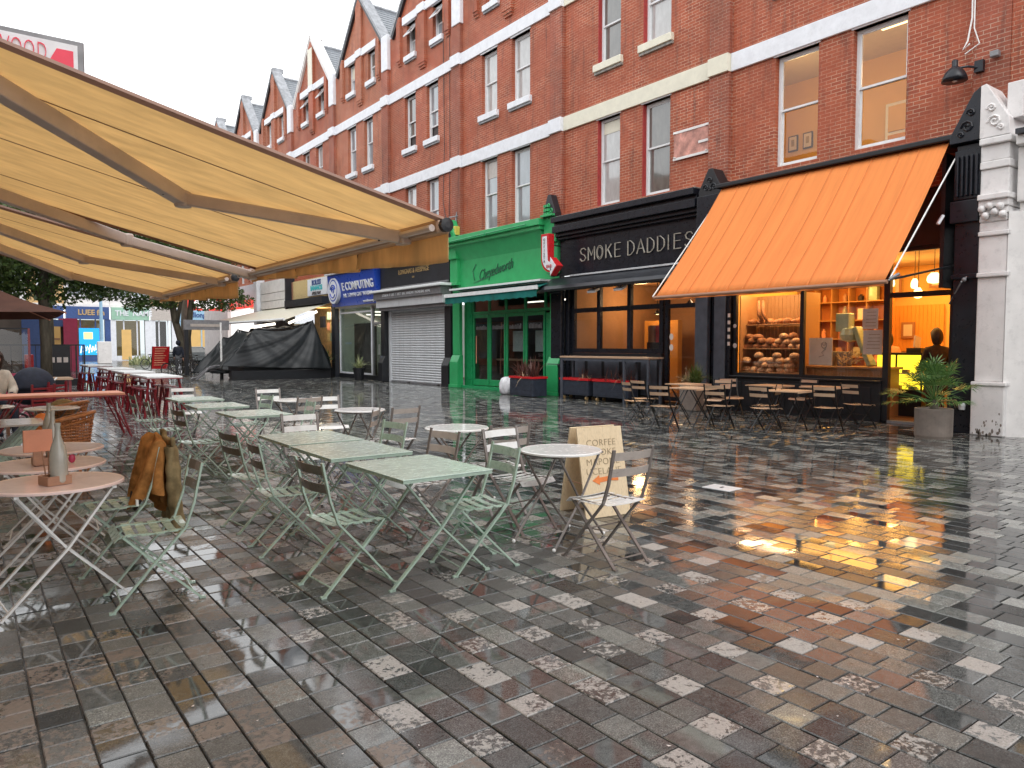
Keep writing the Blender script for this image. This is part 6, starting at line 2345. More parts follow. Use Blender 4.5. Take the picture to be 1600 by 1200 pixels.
def slat_chair(loc, rz, label):
    t = thing('slat_chair', label, 'chair', loc, rz, 'maroon slatted chairs')
    for k in range(5):
        BX(-.2, .2, -.02, .02, .48 + k * .07, .515 + k * .07).build('back_slat', 'maroon', t)
    for s in (-1, 1):
        MB().bar((s * .2, 0, 0), (s * .2, -.03, .86), .03, .03).build('leg', 'maroon', t)
        MB().bar((s * .2, .42, 0), (s * .2, .38, .45), .03, .03).build('leg', 'maroon', t)
    BX(-.2, .2, .0, .42, .43, .46).build('seat', 'maroon', t)
    return t


c1_ = slat_chair((1.15, 15.6, 0), .5, 'maroon slatted chair at the long table, nearer one')
dup(c1_, (1.45, 16.6, 0), .7, 'maroon slatted chair behind the first maroon one')

# ---- red high tables and stools ----------------------------------------
def high_table(loc, L, label):
    t = thing('high_table', label, 'table', loc, 0, 'maroon-legged high tables')
    BX(-.36, .36, -L / 2, L / 2, .84, .88).build('tabletop', 'canvw', t, bevel=.005)
    BX(-.37, .37, -L / 2 - .01, L / 2 + .01, .82, .8399).build('frame_rail', 'maroon', t)
    for s in (-1, 1):
        for q in (-1, 1):
            MB().bar((q * .30, s * (L / 2 - .12), .82), (q * .42, s * (L / 2 + .02), 0), .035, .035).build('leg', 'maroon', t)
    return t


def stool(loc, rz, label):
    t = thing('high_stool', label, 'stool', loc, rz, 'maroon stools tucked under the high tables')
    BX(-.17, .17, -.17, .17, .58, .61).build('seat', 'maroon', t)
    for s in (-1, 1):
        for q in (-1, 1):
            MB().bar((q * .13, s * .13, .58), (q * .2, s * .2, 0), .028, .028).build('leg', 'maroon', t)
        MB().bar((s * .17, -.17, .22), (s * .17, .17, .22), .02, .02).build('foot_rail', 'maroon', t)
        MB().bar((-.17, s * .17, .30), (.17, s * .17, .30), .02, .02).build('foot_rail', 'maroon', t)
    return t


names = ('farthest', 'third', 'second', 'nearest')
tabs = [(3.75, 29.2), (3.72, 24.9), (3.62, 21.6), (3.55, 18.4)]
h0 = high_table((*tabs[3], 0), 2.0, 'nearest of the white-topped high tables with maroon legs')
s0 = stool((3.3, 18.0, 0), .1, 'maroon stool under the nearest high table, left front one')
for k in (2, 1, 0):
    dup(h0, (*tabs[k], 0), 0, names[k] + ' of the white-topped high tables with maroon legs')
for k, (tx_, ty_) in enumerate(tabs):
    for j, (dx, dy) in enumerate(((-.3, -.55), (.28, -.5), (-.3, .15), (.3, .2), (-.28, .8), (.3, .85))):
        if k == 3 and j == 0:
            s0.location = (tx_ + dx, ty_ + dy, 0)
            continue
        lab = 'maroon stool under the ' + names[k] + ' high table, ' + ('left', 'right')[j % 2] + ' ' + ('front', 'middle', 'rear')[j // 2] + ' one'
        dup(s0, (tx_ + dx, ty_ + dy, 0), random.uniform(-.2, .2), lab)

# ---- bakery tables and chairs ------------------------------------------
GB = 'black framed wooden slat chairs outside the bakery'
bc = bistro_chair('folding_chair', 'wood slat chair nearest the camera at the left bakery table', 'blackm', 'plank', 'plank', GB, slats=7)
bc.location = (10.35, 9.15, 0)
bc.rotation_euler = (0, 0, -HP + .3)
CH = [(10.9, 10.35, -HP - .3, 'wood slat chair at the far left beside the navy planter'),
      (11.55, 10.75, -HP + .1, 'wood slat chair in front of the stone pot of grass'),
      (11.25, 8.60, -HP + .25, 'wood slat chair in the middle, between the two front tables'),
      (12.0, 8.15, .3, 'wood slat chair facing the left front table from the right'),
      (11.45, 7.75, -HP, 'wood slat chair nearest the camera at the right front table'),
      (12.45, 7.15, -HP + .2, 'wood slat chair right of the right front table'),
      (13.6, 7.2, -HP - .2, 'wood slat chair alone in the shade by the bakery doorway'),
      (13.35, 9.9, math.pi - .6, 'wood slat chair against the bread window'),
      (14.2, 8.75, HP, 'wood slat chair against the counter window'),
      (12.6, 9.7, HP + .2, 'wood slat chair behind the left front table')]
for x, y, rz, lab in CH:
    dup(bc, (x, y, 0), rz, lab, GB)


def slat_table(label):
    t = thing('folding_table', label, 'table', (0, 0, 0), 0, 'wood topped folding tables outside the bakery')
    n = 8
    for k in range(n):
        BX(-.35 + k * .0875 + .002, -.35 + (k + 1) * .0875 - .002, -.34, .34, .715, .735).build('top_slat', 'plank', t)
    BX(-.355, .355, -.345, -.341, .70, .736).build('edge', 'plank', t)
    for s in (-1, 1):
        for q in (-1, 1):
            MB().strip([(q * .32, s * .26 - s * .02 * (q > 0), 0), (-q * .30, s * .26 - s * .02 * (q > 0), .71)], .02, .012, (0, 1, 0)).build('leg', 'blackm', t)
    for q in (-1, 1):
        MB().tube([(q * .29, -.26, .05), (q * .29, .26, .05)], .006, 5).build('stretcher', 'blackm', t)
    return t


ft = slat_table('wood topped folding table at the left front outside the bakery')
ft.location = (11.35, 9.35, 0)
ft.rotation_euler = (0, 0, .1)
for (x, y, rz, lab) in ((12.45, 10.35, 0, 'wood topped folding table beside the stone pot of grass'), (12.1, 7.75, .15, 'wood topped folding table at the right front outside the bakery'),
                        (13.4, 9.0, -.05, 'wood topped folding table under the bread window'), (13.75, 8.0, .05, 'wood topped folding table under the counter window')):
    dup(ft, (x, y, 0), rz, lab)
# the half-seen stool at the left frame edge
ls = thing('padded_stool', 'stool with a brown padded seat cut by the left edge of the picture', 'stool', (-.06, 4.55, 0))
MB().lathe([(0, .50), (.16, .50), (.18, .53), (.18, .57), (.15, .60), (0, .61)], (0, 0, 0), 20, False).build('seat', 'copper', ls, smooth=True)
for k in range(4):
    a = k * HP + .7
    MB().bar((.1 * math.cos(a), .1 * math.sin(a), .5), (.16 * math.cos(a), .16 * math.sin(a), 0), .03, .03).build('leg', 'brownw', ls)

# ============================================================ COVERED MARKET STALL
stl_ = thing('market_stall', 'market stall shrouded in a taut black tarpaulin, ropes gathered at the foot', 'market stall')


def fold(u, v, k):
    s_ = abs(u - .12) + .25
    a_ = math.atan2(v + .15, 1.05 - u)
    b_ = math.atan2(v + .10, u + .12)
    return .055 * math.sin(a_ * 15 + k) * (.35 + .65 * v) + .040 * math.sin(b_ * 19 + 1.7 * k + .8 * math.sin(u * 6)) * (.3 + v) * (1 - .5 * u) + .018 * abs(math.sin(a_ * 33 + 2 * u)) + .05 * math.sin(u * 5 - v * 4 + k)


def sheet(A, B, Cc, D_, k, nu=70, nv=34, sag=.25, nrm=(-.5, -.8, .2)):
    A, B, Cc, D_ = map(Vector, (A, B, Cc, D_))
    nr = Vector(nrm).normalized()

    def f(u, v):
        p = (A.lerp(B, u)).lerp(D_.lerp(Cc, u), v)
        p = p + nr * fold(u, v, k)
        p.z -= sag * math.sin(math.pi * u) * (1 - v) + .10 * sag * math.sin(math.pi * v)
        return p
    return MB().grid(f, nu, nv)


# corners: top left, top right, bottom right, bottom left
sheet((10.95, 34.6, 2.30), (13.55, 34.0, 2.72), (14.2, 33.4, .42), (9.3, 33.9, .62), .3).build('tarpaulin_front', 'tarp', stl_, smooth=True, solid=.01)
sheet((13.55, 34.0, 2.72), (14.3, 36.5, 2.4), (14.6, 36.5, .3), (14.25, 33.4, .3), 1.7, 20, 20, .1, (-.9, -.2, 0)).build('tarpaulin_side', 'tarp', stl_, smooth=True, solid=.01)
sheet((10.95, 34.6, 2.30), (13.55, 34.0, 2.72), (14.2, 37.0, 2.5), (11.2, 37.3, 2.2), 2.2, 30, 12, .1, (0, 0, 1)).build('tarpaulin_top', 'tarp', stl_, smooth=True, solid=.01)
sheet((10.95, 34.6, 2.30), (10.9, 37.0, 2.2), (9.0, 37.3, .1), (9.3, 33.9, .6), 3.1, 20, 20, .1, (-1, 0, .2)).build('tarpaulin_left', 'tarp', stl_, smooth=True, solid=.01)
BX(10.3, 14.2, 34.2, 36.6, .05, .55).build('stall_base', 'blackd', stl_)
m_ = MB()
for (x, y, z) in ((10.95, 34.6, 2.3), (13.55, 34.05, 2.75), (14.2, 36.8, 2.4), (11.0, 36.9, 2.3)):
    m_.tube([(x, y, 0), (x, y, z + .02)], .025, 6)
m_.build('pole', 'steeld', stl_)
BX(9.6, 14.25, 33.6, 34.0, .0, .42).build('skirt', 'blackd', stl_)
s2_ = thing('market_stall', 'second black-sheeted stall slumping behind the first, next to the bicycles', 'market stall')
sheet((10.9, 39.5, 2.0), (11.5, 39.0, 2.4), (11.2, 37.6, .3), (9.2, 39.2, .15), 4.0, 30, 26, .2).build('tarpaulin', 'tarp', s2_, smooth=True, solid=.01)
sheet((11.5, 39.0, 2.4), (13.0, 38.6, 2.5), (13.0, 38.2, .1), (11.2, 37.6, .3), 5.0, 30, 20, .2).build('tarpaulin_side', 'tarp', s2_, smooth=True, solid=.01)
pl_ = thing('stall_pole', 'white upright pole with a weighted round foot before the black stall', 'pole', (9.55, 35.0, 0))
MB().tube([(0, 0, .1), (0, 0, 2.6)], .045, 8).build('tube', 'whitem', pl_)
MB().lathe([(.45, .28), (.52, .33), (.5, .42), (.1, .46)], (0, 0, 0), 20, False).build('foot', 'tarp', pl_)
MB().lathe([(.08, 0), (.08, .3)], (0, 0, 0), 8).build('stem', 'blackd', pl_)
rp = MB().tube([(9.1, 34.4, .62), (8.7, 34.2, .5), (8.4, 34.5, .15), (8.2, 34.8, .05)], .06, 6).tube([(9.3, 34.3, .66), (8.8, 34.0, .62), (8.5, 34.1, .3), (8.25, 34.2, .04)], .035, 6).build('rope', 'steeld')
tag(rp, 'coiled grey cloth and rope trailing from the covered stall to the ground', 'rope')
# stall canopies with bare tubes of light
cn = thing('stall_canopy', 'low canvas canopy with bare light tubes above the covered stall', 'canopy')
MB().add([(12.4, 34.6, 2.80), (14.6, 34.6, 3.66), (14.6, 44.5, 3.66), (11.0, 44.5, 2.75)], [(0, 1, 2, 3)]).build('canvas', 'cream', cn, solid=.02)
BX(11.0, 12.4, 44.4, 44.5, 2.6, 2.75).build('edge', 'canvw', cn)
MB().tube([(12.35, 34.6, 2.80), (10.95, 44.5, 2.72)], .07, 6).build('edge_roll', 'canvw', cn)
for k, (a, b) in enumerate((((12.5, 34.4, 2.62), (13.9, 34.4, 3.20)), ((10.7, 36.0, 2.36), (12.4, 36.0, 2.62)), ((13.2, 38, 2.9), (14.2, 38, 3.2)))):
    t_ = thing('tube_lamp', ('right', 'left', 'rear')[k] + ' bare glowing tube slung over the covered stall', 'lamp')
    MB().tube([a, b], .06, 8).build('tube', 'tube', t_)
dk = thing('signboard', 'dark flat signboard on posts left of the covered stall', 'sign', (9.9, 39.6, 2.35))
BX(-.9, 1.3, -.1, .1, .0, .5).build('board', 'steeld', dk)
BX(-.6, .9, -.12, -.101, .16, .30).build('faded_lettering', 'bisq', dk)
BX(-.88, -.7, -.1, .1, -2.3, 0).build('post', 'blackd', dk)
mn = thing('mannequin', 'stacked white and black goods trolley under a blue cap by the market shop', 'trolley', (14.0, 34.9, 0))
MB().lathe([(.16, .1), (.15, .6), (.20, .9), (.24, 1.25), (.15, 1.5), (.10, 1.62)], (0, 0, 0), 10).build('bundle', 'cloth', mn)
BX(-.13, .13, -.16, .12, .62, .98).build('white_sack', 'bag', mn)
for s in (-1, 1):
    BX(s * .1 - .03, s * .1 + .03, -.05, .0, .05, .62).build('white_leg', 'white', mn)
BX(-.22, .22, -.16, .16, 1.62, 1.72).build('blue_cap', 'blue', mn)

# ============================================================ TREES
def leaf_crown(parent, blobs, n, size, seed, mat='leaf'):
    r = np.random.default_rng(seed)
    V, F_ = [], []
    w = np.array([b[3] ** 2 for b in blobs])
    w = w / w.sum()
    idx = r.choice(len(blobs), n, p=w)
    for i in idx:
        cx_, cy_, cz_, rr, fl_ = blobs[i]
        d = r.normal(0, 1, 3)
        d /= np.linalg.norm(d)
        rad = rr * (r.random() ** .45)
        c = np.array((cx_, cy_, cz_)) + d * rad * np.array((1, 1, fl_))
        a = r.normal(0, 1, 3)
        a /= np.linalg.norm(a)
        b = np.cross(a, r.normal(0, 1, 3))
        b /= np.linalg.norm(b)
        s = size * r.uniform(.6, 1.2)
        o = len(V)
        V += [c - a * s, c - b * s * .55, c + a * s, c + b * s * .55]
        F_.append((o, o + 1, o + 2, o + 3))
    me = bpy.data.meshes.new('crown')
    me.from_pydata([tuple(v) for v in V], [], F_)
    me.materials.append(M[mat])
    o = bpy.data.objects.new('crown', me)
    C.objects.link(o)
    o.parent = parent
    return o


def tree(loc, h, label, limbs, blobs, n, size, seed, r0=.22):
    t = thing('street_tree', label, 'tree', loc)
    tr = MB()
    for pts, ra, rb_ in limbs:
        k = len(pts)
        tr.tube(pts, [ra + (rb_ - ra) * i / (k - 1) for i in range(k)], 9)
    tr.build('trunk', 'bark', t, smooth=True)
    leaf_crown(t, blobs, n, size, seed)
    return t


rn = random.Random(9)


def blobset(c, R0, n, seed, flat=.8, zoff=0):
    r = random.Random(seed)
    out = []
    for _ in range(n):
        a, e = r.uniform(0, 6.28), r.uniform(-.6, 1.2)
        q = r.uniform(.35, 1) * R0
        out.append((c[0] + q * math.cos(a) * math.cos(e), c[1] + q * math.sin(a) * math.cos(e), c[2] + q * math.sin(e) * .8 + zoff, r.uniform(.28, .55) * R0 * .7, flat))
    return out


# left tree behind the brown parasol
tree((2.15, 27.5, 0), 7, 'dark leafy street tree behind the brown parasol on the left',
     [([(0, 0, 0), (.02, 0, 1.5), (-.02, .1, 3.2), (.1, .1, 5)], .18, .12), ([(-.02, .1, 2.9), (-.9, .2, 4.4)], .1, .05), ([(0, .1, 3.0), (.9, -.1, 4.3)], .1, .05)],
     blobset((.1, .2, 4.9), 2.5, 50, 4, zoff=0) + [(-.6, 0, 3.3, .8, .6), (.5, .2, 3.1, .6, .6), (-1.6, .1, 3.4, .9, .6), (1.3, .1, 3.4, .7, .6), (-2.2, 0, 3.9, .9, .6), (1.8, 0, 3.7, .7, .6), (-1.0, 0, 3.6, 1.0, .7), (.2, .2, 4.0, 1.0, .7), (1.1, -.2, 4.2, .9, .7), (2.1, 0, 4.3, .7, .6), (-1.8, .3, 4.4, 1.0, .7)] + [(1.2, 0, 3.9, .75, .7), (.6, -.3, 3.6, .6, .7), (-1.2, 0, 4.0, .8, .7), (1.9, .2, 4.4, .6, .7)], 21000, .085, 1)
# forked tree in the middle distance
tree((10.1, 44.3, 0), 8, 'forked dark street tree standing among the parked bicycles',
     [([(0, 0, 0), (-.1, 0, 1.6), (-.45, .1, 3.0), (-.75, .1, 5.4)], .25, .15), ([(0, 0, .9), (.25, 0, 2.6), (.45, .1, 4.2), (.6, 0, 5.4)], .2, .12), ([(-.4, 0, 2.8), (.0, 0, 4.6)], .14, .07)],
     blobset((-.2, 0, 6.3), 3.5, 44, 8) + [(-1.9, 0, 4.0, .8, .6), (1.4, -.2, 4.3, .9, .6), (2.6, 0, 4.6, .8, .6), (.5, 0, 4.6, .8, .5), (-3.0, 0, 4.6, 1.0, .7), (-2.4, 0, 3.7, .8, .5), (-.9, .2, 3.9, .9, .5), (1.0, .1, 3.8, .7, .5), (2.2, .1, 3.9, .8, .5), (3.2, 0, 4.2, .8, .5), (-3.8, .1, 4.3, .9, .5)], 26000, .10, 2)
tree((3.6, 44, 0), 8, 'farther leafy street tree seen between the awnings on the left',
     [([(0, 0, 0), (.05, 0, 2.5), (0, .1, 5.5)], .24, .13)],
     blobset((0, 0, 6.8), 4.2, 50, 12) + [(1.6, 0, 4.6, .9, .7)], 20000, .11, 3)
tree((12.0, 52, 0), 8, 'dark trunked tree against the red lightbox sign',
     [([(0, 0, 0), (-.05, 0, 2.5), (0, .1, 4.6)], .36, .25)],
     blobset((0, 0, 6.6), 1.6, 20, 13), 5000, .10, 5)

# ============================================================ FAR ROW OF SHOPS
FY = 85.0


def far_house(x0, x1, label, wallm, shop, fasc, h=15, wins=2, letter=None, lm='letter', base='gdark', glow=None):
    t = thing('shop_house', label, 'house')
    hol = []
    n = wins
    for k in range(n):
        a = x0 + (x1 - x0) * (k + .5) / n
        for z in (6.7, 10.6):
            hol.append((a - .6, a + .6, z, z + 2.4))
    m = MB()
    # wall in the XZ plane: reuse the slab cutter with axes swapped
    tmp = MB()
    wall_holes(tmp, 0, .4, x0 + .01, x1 - .01, 5.7, h, hol)
    m.add([(v[1], FY + v[0], v[2]) for v in tmp.v], [tuple(reversed(f)) for f in tmp.f])
    m.build('wall', wallm, t)
    for (a, b, z, z2) in hol:
        w = thing_part('window', t)
        BX(a, b, FY + .22, FY + .26, z, z2).build('pane', 'pane', w)
        f = MB().box(a - .12, a, FY - .08, FY + .2, z - .1, z2 + .1).box(b, b + .12, FY - .08, FY + .2, z - .1, z2 + .1).box(a, b, FY - .08, FY + .2, z2, z2 + .2).box(a - .2, b + .2, FY - .15, FY + .2, z - .22, z - .01)
        f.box((a + b) / 2 - .04, (a + b) / 2 + .04, FY + .14, FY + .2, z, z2).box(a, b, FY + .14, FY + .2, (z + z2) / 2 - .04, (z + z2) / 2 + .04)
        f.build('surround', 'white', w)
    BX(x0, x1, FY - .15, FY + .4, 5.45, 5.7).build('cornice', 'stuc', t)
    BX(x0 + .1, x1 - .1, FY - .35, FY + .3, 4.2, 5.45).build('fascia', fasc, t)
    if letter:
        text('fascia_lettering', letter, ((x0 + x1) / 2 + .3, FY - .38, 4.85), .75, lm, t, .04, face='y', sx=.9, offset=.02)
    for x in (x0 + .25, x1 - .25):
        BX(x - .25, x + .25, FY - .25, FY + .3, 0, 4.2).build('pilaster', shop, t)
    BX(x0 + .5, x1 - .5, FY - .05, FY, .5, 4.2).build('shop_window', glow or 'glassd', t)
    BX(x0 + .5, x1 - .5, FY - .08, FY + .0, 0, .5).build('stall_riser', shop, t)
    for k in range(1, 3):
        x = x0 + (x1 - x0) * k / 3
        BX(x - .06, x + .06, FY - .1, FY - .05, .5, 4.2).build('mullion', shop, t)
    BX(x0 + .5, x1 - .5, FY + 2.5, FY + 2.6, 0, 4.2).build('interior_wall', 'cwall' if glow is None and wins % 2 == 0 else 'dwall', t)
    BX(x0, x1, FY + .4, FY + 9, 0, h).build('body', 'dwall', t) if False else None
    m = MB()
    m.prism([(FY - .1, h), (FY + 8, h), (FY + 4, h + 3)], x0, x1, 0)
    m.build('roof', 'slate', t)
    return t


far_house(-12, -1, 'far plain rendered house hidden behind the parasol', 'stuc', 'bisq', 'bisq', wins=4)
far_house(-1, 5.2, 'far house above the glass screen at the left edge', 'stuc', 'bisq', 'gpale', wins=2)
far_house(5.2, 8.3, 'far narrow house with a rose red pilaster', 'stock', 'rose', 'gdark', wins=1)
fh = far_house(8.3, 12.3, 'far white house over a deep blue shop with a glowing cyan poster', 'stuc', 'gdark', 'gdark', wins=2, letter='LUEE fm', lm='gold')
BX(9.5, 11.3, FY - .12, FY - .10, .6, 3.3).build('cyan_poster', 'screen', fh)
BX(9.9, 10.7, FY - .14, FY - .121, 2.2, 2.9).build('poster_motif', 'screeny', fh)
m_ = MB()
for k in range(7):
    m_.tube([(9.6 + k * .24, FY - .13, .8 + .1 * (k % 3)), (9.7 + k * .25, FY - .13, 1.5 + .15 * (k % 2)), (9.95 + k * .2, FY - .13, 1.1)], .05, 4)
m_.build('poster_strokes', 'whiteg', fh)
far_house(12.3, 16.0, 'far cream house over a pale mint fascia shop with a lit doorway', 'stuc', 'white', 'gmint', wins=2, letter='THE  NAME', lm='white')
o = BX(13.3, 14.2, FY - .12, FY - .09, .1, 3.2).build('lit_doorway', 'cwall')
tag(o, 'cream lit doorway of the far mint fascia shop', 'doorway')
far_house(16.0, 18.6, 'far yellow stock brick house between the mint and pale blue shops', 'stock', 'white', 'bisq', wins=1)
far_house(18.6, 22.4, 'far cream house over a pale blue shop front with dark blue script', 'stock', 'gpale', 'gpale', wins=2, letter='Allonga', lm='gdark', glow='cwall')
far_house(22.4, 26.5, 'far white house beside the pale blue shop', 'stuc', 'gpale', 'bisq', wins=2)
far_house(26.5, 40, 'far terrace end house behind the red lightbox', 'stock', 'gdark', 'white', wins=4)
lampc = thing('street_lamp_column', 'pale blue-green lamp column before the deep blue far shop', 'lamp post', (9.75, 72, 0))
MB().lathe([(.22, 0), (.22, 1.6), (.14, 1.8), (.12, 6), (.07, 9)], (0, 0, 0), 12).build('column', 'gpale', lampc)
BX(-.35, .7, -.3, .3, 0, 1.9).build('cabinet', 'stuc', lampc, bevel=.05)
# planting bed and cars
o = blades('flower_bed', 'leafy', (13.0, 66, .0), 420, 1.1, .9, .5, .16, None, seed=31, zr=2.0)
o.scale = (1, .5, 1)
o.location = (0, 33, 0)
tag(o, 'low yellow-green planting bed across the far road', 'plants', kind='stuff')


def car(loc, rz, paint, label):
    t = thing('parked_car', label, 'car', loc, rz, 'cars parked on the far road')
    prof = [(-2.1, .35), (-2.1, .75), (-1.95, .95), (-1.3, 1.02), (-.7, 1.45), (.7, 1.48), (1.35, 1.05), (1.95, .92), (2.1, .7), (2.1, .35)]
    MB().prism(prof, -.85, .85, 1).build('body', paint, t, bevel=.08)
    gl = [(-1.15, 1.02), (-.68, 1.38), (.62, 1.40), (1.15, 1.04)]
    for s in (-1, 1):
        MB().prism(gl, s * .86 - .006, s * .86 + .006, 1).build('side_glass', 'paned', t)
        for x in (-1.3, 1.3):
            MB().tube([(x, s * .72, .33), (x, s * .90, .33)], .33, 18).build('tyre', 'rubber', t)
            MB().tube([(x, s * .901, .33), (x, s * .915, .33)], .2, 14).build('rim', 'chrome', t)
    MB().add([(-1.28, -.7, 1.06), (-1.28, .7, 1.06), (-.76, .66, 1.44), (-.76, -.66, 1.44)], [(0, 1, 2, 3)]).build('windscreen', 'paned', t, solid=.01)
    for y in (-.6, .6):
        BX(-2.14, -2.09, y - .15, y + .15, .68, .82).build('headlight', 'whitem', t)
    return t


c0 = car((16.8, 64, 0), .15, 'carw', 'white car parked right of the forked tree')
car((14.2, 61, 0), .25, 'card', 'dark car parked behind the forked tree')
car((19.4, 70, 0), .1, 'carw', 'second white car farther along the far road')


def bicycle(loc, rz, label, mt='blackm'):
    t = thing('bicycle', label, 'bicycle', loc, rz, 'bicycles parked round the forked tree')
    for x in (-.53, .53):
        w = thing_part('wheel', t)
        MB().tube([(x + .33 * math.cos(k * math.pi / 14), 0, .34 + .33 * math.sin(k * math.pi / 14)) for k in range(28)], .022, 6, True).build('tyre', 'rubber', w)
        MB().tube([(x + .30 * math.cos(k * math.pi / 14), 0, .34 + .30 * math.sin(k * math.pi / 14)) for k in range(28)], .010, 5, True).build('rim', 'chrome', w)
        sp = MB()
        for k in range(10):
            sp.tube([(x, 0, .34), (x + .3 * math.cos(k * .628), 0, .34 + .3 * math.sin(k * .628))], .003, 3)
        sp.build('spokes', 'chrome', w)
    MB().tube([(-.53, 0, .34), (-.16, 0, .86), (.42, 0, .86), (.53, 0, .34)], .016, 6).tube([(-.16, 0, .86), (-.06, 0, .32), (.42, 0, .80)], .016, 6).tube([(-.53, 0, .34), (-.06, 0, .32)], .012, 6).build('frame', mt, t)
    MB().tube([(.42, 0, .86), (.40, 0, 1.02), (.44, -.26, 1.04)], .012, 6).tube([(.40, 0, 1.02), (.44, .26, 1.04)], .012, 6).build('handlebar', mt, t)
    MB().ball((-.2, 0, .95), .12, 10, 6, (1, .5, .3)).build('saddle', 'rubber', t)
    MB().tube([(-.16, 0, .84), (-.19, 0, .93)], .012, 6).build('seat_post', 'chrome', t)
    return t


b0 = bicycle((8.65, 40.2, 0), .6, 'pale-rimmed bicycle nearest the red board')
for (x, y, rz, lab) in ((9.2, 40.6, .9, 'black bicycle beside the pale-rimmed one'), (9.8, 41.2, 1.2, 'bicycle leaning at the left end of the second stall'), (10.6, 46.5, .2, 'bicycle parked behind the second stall'), (11.6, 47.2, .3, 'bicycle parked behind the others near the cars'), (11.2, 52, .9, 'bicycle left of the red board by the planting bed'), (10.2, 53.5, .4, 'bicycle at the far left end of the rack')):
    dup(b0, (x, y, 0), rz, lab)
rbd = thing('pavement_board', 'red pavement board with pale printed lines', 'sign', (9.0, 44.8, 0), .25)
MB().bar((0, .3, .25), (0, .05, 1.5), .95, .05, (0, 1, 0)).build('panel', 'redl', rbd)
for x in (-.48, .48):
    MB().bar((x, .3, 0), (x, .05, 1.5), .03, .03, (0, 1, 0)).build('leg', 'blackm', rbd)
m_ = MB()
for k in range(8):
    z = 1.35 - k * .13
    y = .3 - (z) * .2 + .05 - .035
    m_.box(-.35, .3 - .08 * (k % 3), y - .004 - .02, y - .02, z, z + .05)
m_.build('printed_lines', 'rose' if False else 'copper', rbd)

# ============================================================ LEFT MIDDLE DISTANCE
bp = thing('brown_parasol', 'large brown canvas parasol with visible ribs at the left edge', 'parasol', (.2, 21.5, 0))
ap = (0, 0, 3.2)
cor = [(-1.9, -1.9, 2.32), (1.75, -1.9, 2.32), (1.75, 1.9, 2.26), (-1.9, 1.9, 2.26)]
m_ = MB()
n = 8
pts = []
for i in range(4):
    a, b = Vector(cor[i]), Vector(cor[(i + 1) % 4])
    def pf_(u, v, a=a, b=b):
        e = a.lerp(b, u)
        e.z += -.04 * math.sin(math.pi * u)
        p = Vector(ap).lerp(e, v)
        p.z -= .10 * math.sin(math.pi * v)
        return p
    m_.grid(pf_, 8, 8)
m_.build('canvas', 'brownc', bp, solid=.004)
for i in range(4):
    a, b = Vector(cor[i]), Vector(cor[(i + 1) % 4])
    for e in (a, a.lerp(b, .5)):
        MB().tube([Vector(ap) + Vector((0, 0, -.1)), Vector(ap).lerp(e, .5) + Vector((0, 0, -.14)), e + Vector((0, 0, -.03))], .016, 5).build('rib', 'copper', bp)
        MB().tube([(0, 0, 2.5), Vector(ap).lerp(e, .5) + Vector((0, 0, -.14))], .012, 5).build('strut', 'copper', bp)
MB().tube([(0, 0, 0), (0, 0, 3.15)], .04, 8).build('pole', 'steeld', bp)
BX(-.4, .4, -.4, .4, 0, .12).build('base', 'conc', bp)
gsn = thing('glass_screen', 'clear windbreak screen in a dark frame at the left edge', 'screen', (0, 26, 0))
BX(-1.5, 1.60, -.02, .02, .75, 2.02).build('pane', 'glass', gsn)
for x in (-1.5, 0.85, 1.62):
    BX(x - .03, x + .03, -.03, .03, 0, 2.06).build('post', 'steeld' if x == .85 else 'maroon', gsn)
BX(-1.5, 1.6, -.03, .03, .0, .74).build('lower_panel', 'rose', gsn)
BX(-1.5, 1.6, -.03, .03, 2.03, 2.07).build('rail', 'blackm', gsn)
rl = thing('railing', 'black metal railing with thin uprights beside the left tree', 'railing', (0, 36, 0))
BX(1.2, 4.2, -.02, .02, 1.55, 1.60).build('top_rail', 'blackm', rl)
BX(1.2, 4.2, -.02, .02, .12, .17).build('bottom_rail', 'blackm', rl)
for k in range(8):
    BX(1.2 + k * .42 - .012, 1.2 + k * .42 + .012, -.015, .015, .0, 1.55).build('upright', 'blackm', rl)
for k in range(2):
    BX(3.9 + k * .3 - .03, 3.9 + k * .3 + .03, -.03, .03, 0, 1.6).build('post', 'blackm', rl)
bn = thing('black_cabinet', 'black cabinet with three white round labels beside the railing', 'cabinet', (2.95, 33.5, 0))
BX(-.35, .45, -.3, .3, .2, 1.55).build('body', 'blackd', bn)
for k in range(3):
    BX(-.22 + k * .22, -.07 + k * .22, -.32, -.301, .9, 1.1).build('label_disc', 'paper', bn)
BX(-.4, .9, -.35, .35, 0, .25).build('base', 'blackd', bn)
wr = thing('far_left_shop', 'deep blue shop side with a cream lit window behind the left tree', 'shop front', (0, 52, 0))
BX(2.9, 4.2, 0, .2, 0, 3.1).build('blue_panel', 'gdark', wr)
BX(4.2, 4.85, -.05, .2, .6, 2.7).build('lit_window', 'cwall', wr)
BX(3.9, 5.0, 0, .2, 2.7, 3.1).build('fascia', 'gdark', wr)
BX(4.2, 5.0, 0, .2, 0, .6).build('riser', 'stuc', wr)
BX(5.0, 5.75, -.1, .3, 0, 3.2).build('rose_pier', 'rose', wr)
BX(1.8, 5.0, .3, 3, 0, 3.1).build('side_body', 'dwall', wr)
BX(4.25, 4.8, -.08, -.051, 1.9, 2.0).build('shelf', 'brownw', wr)
rt = BX(1.7, 1.95, 29.4, 29.7, .7, 1.25).build('red_bin', 'redl', bevel=.03)
tag(rt, 'small red box with a white lid beside the windbreak screen', 'box')

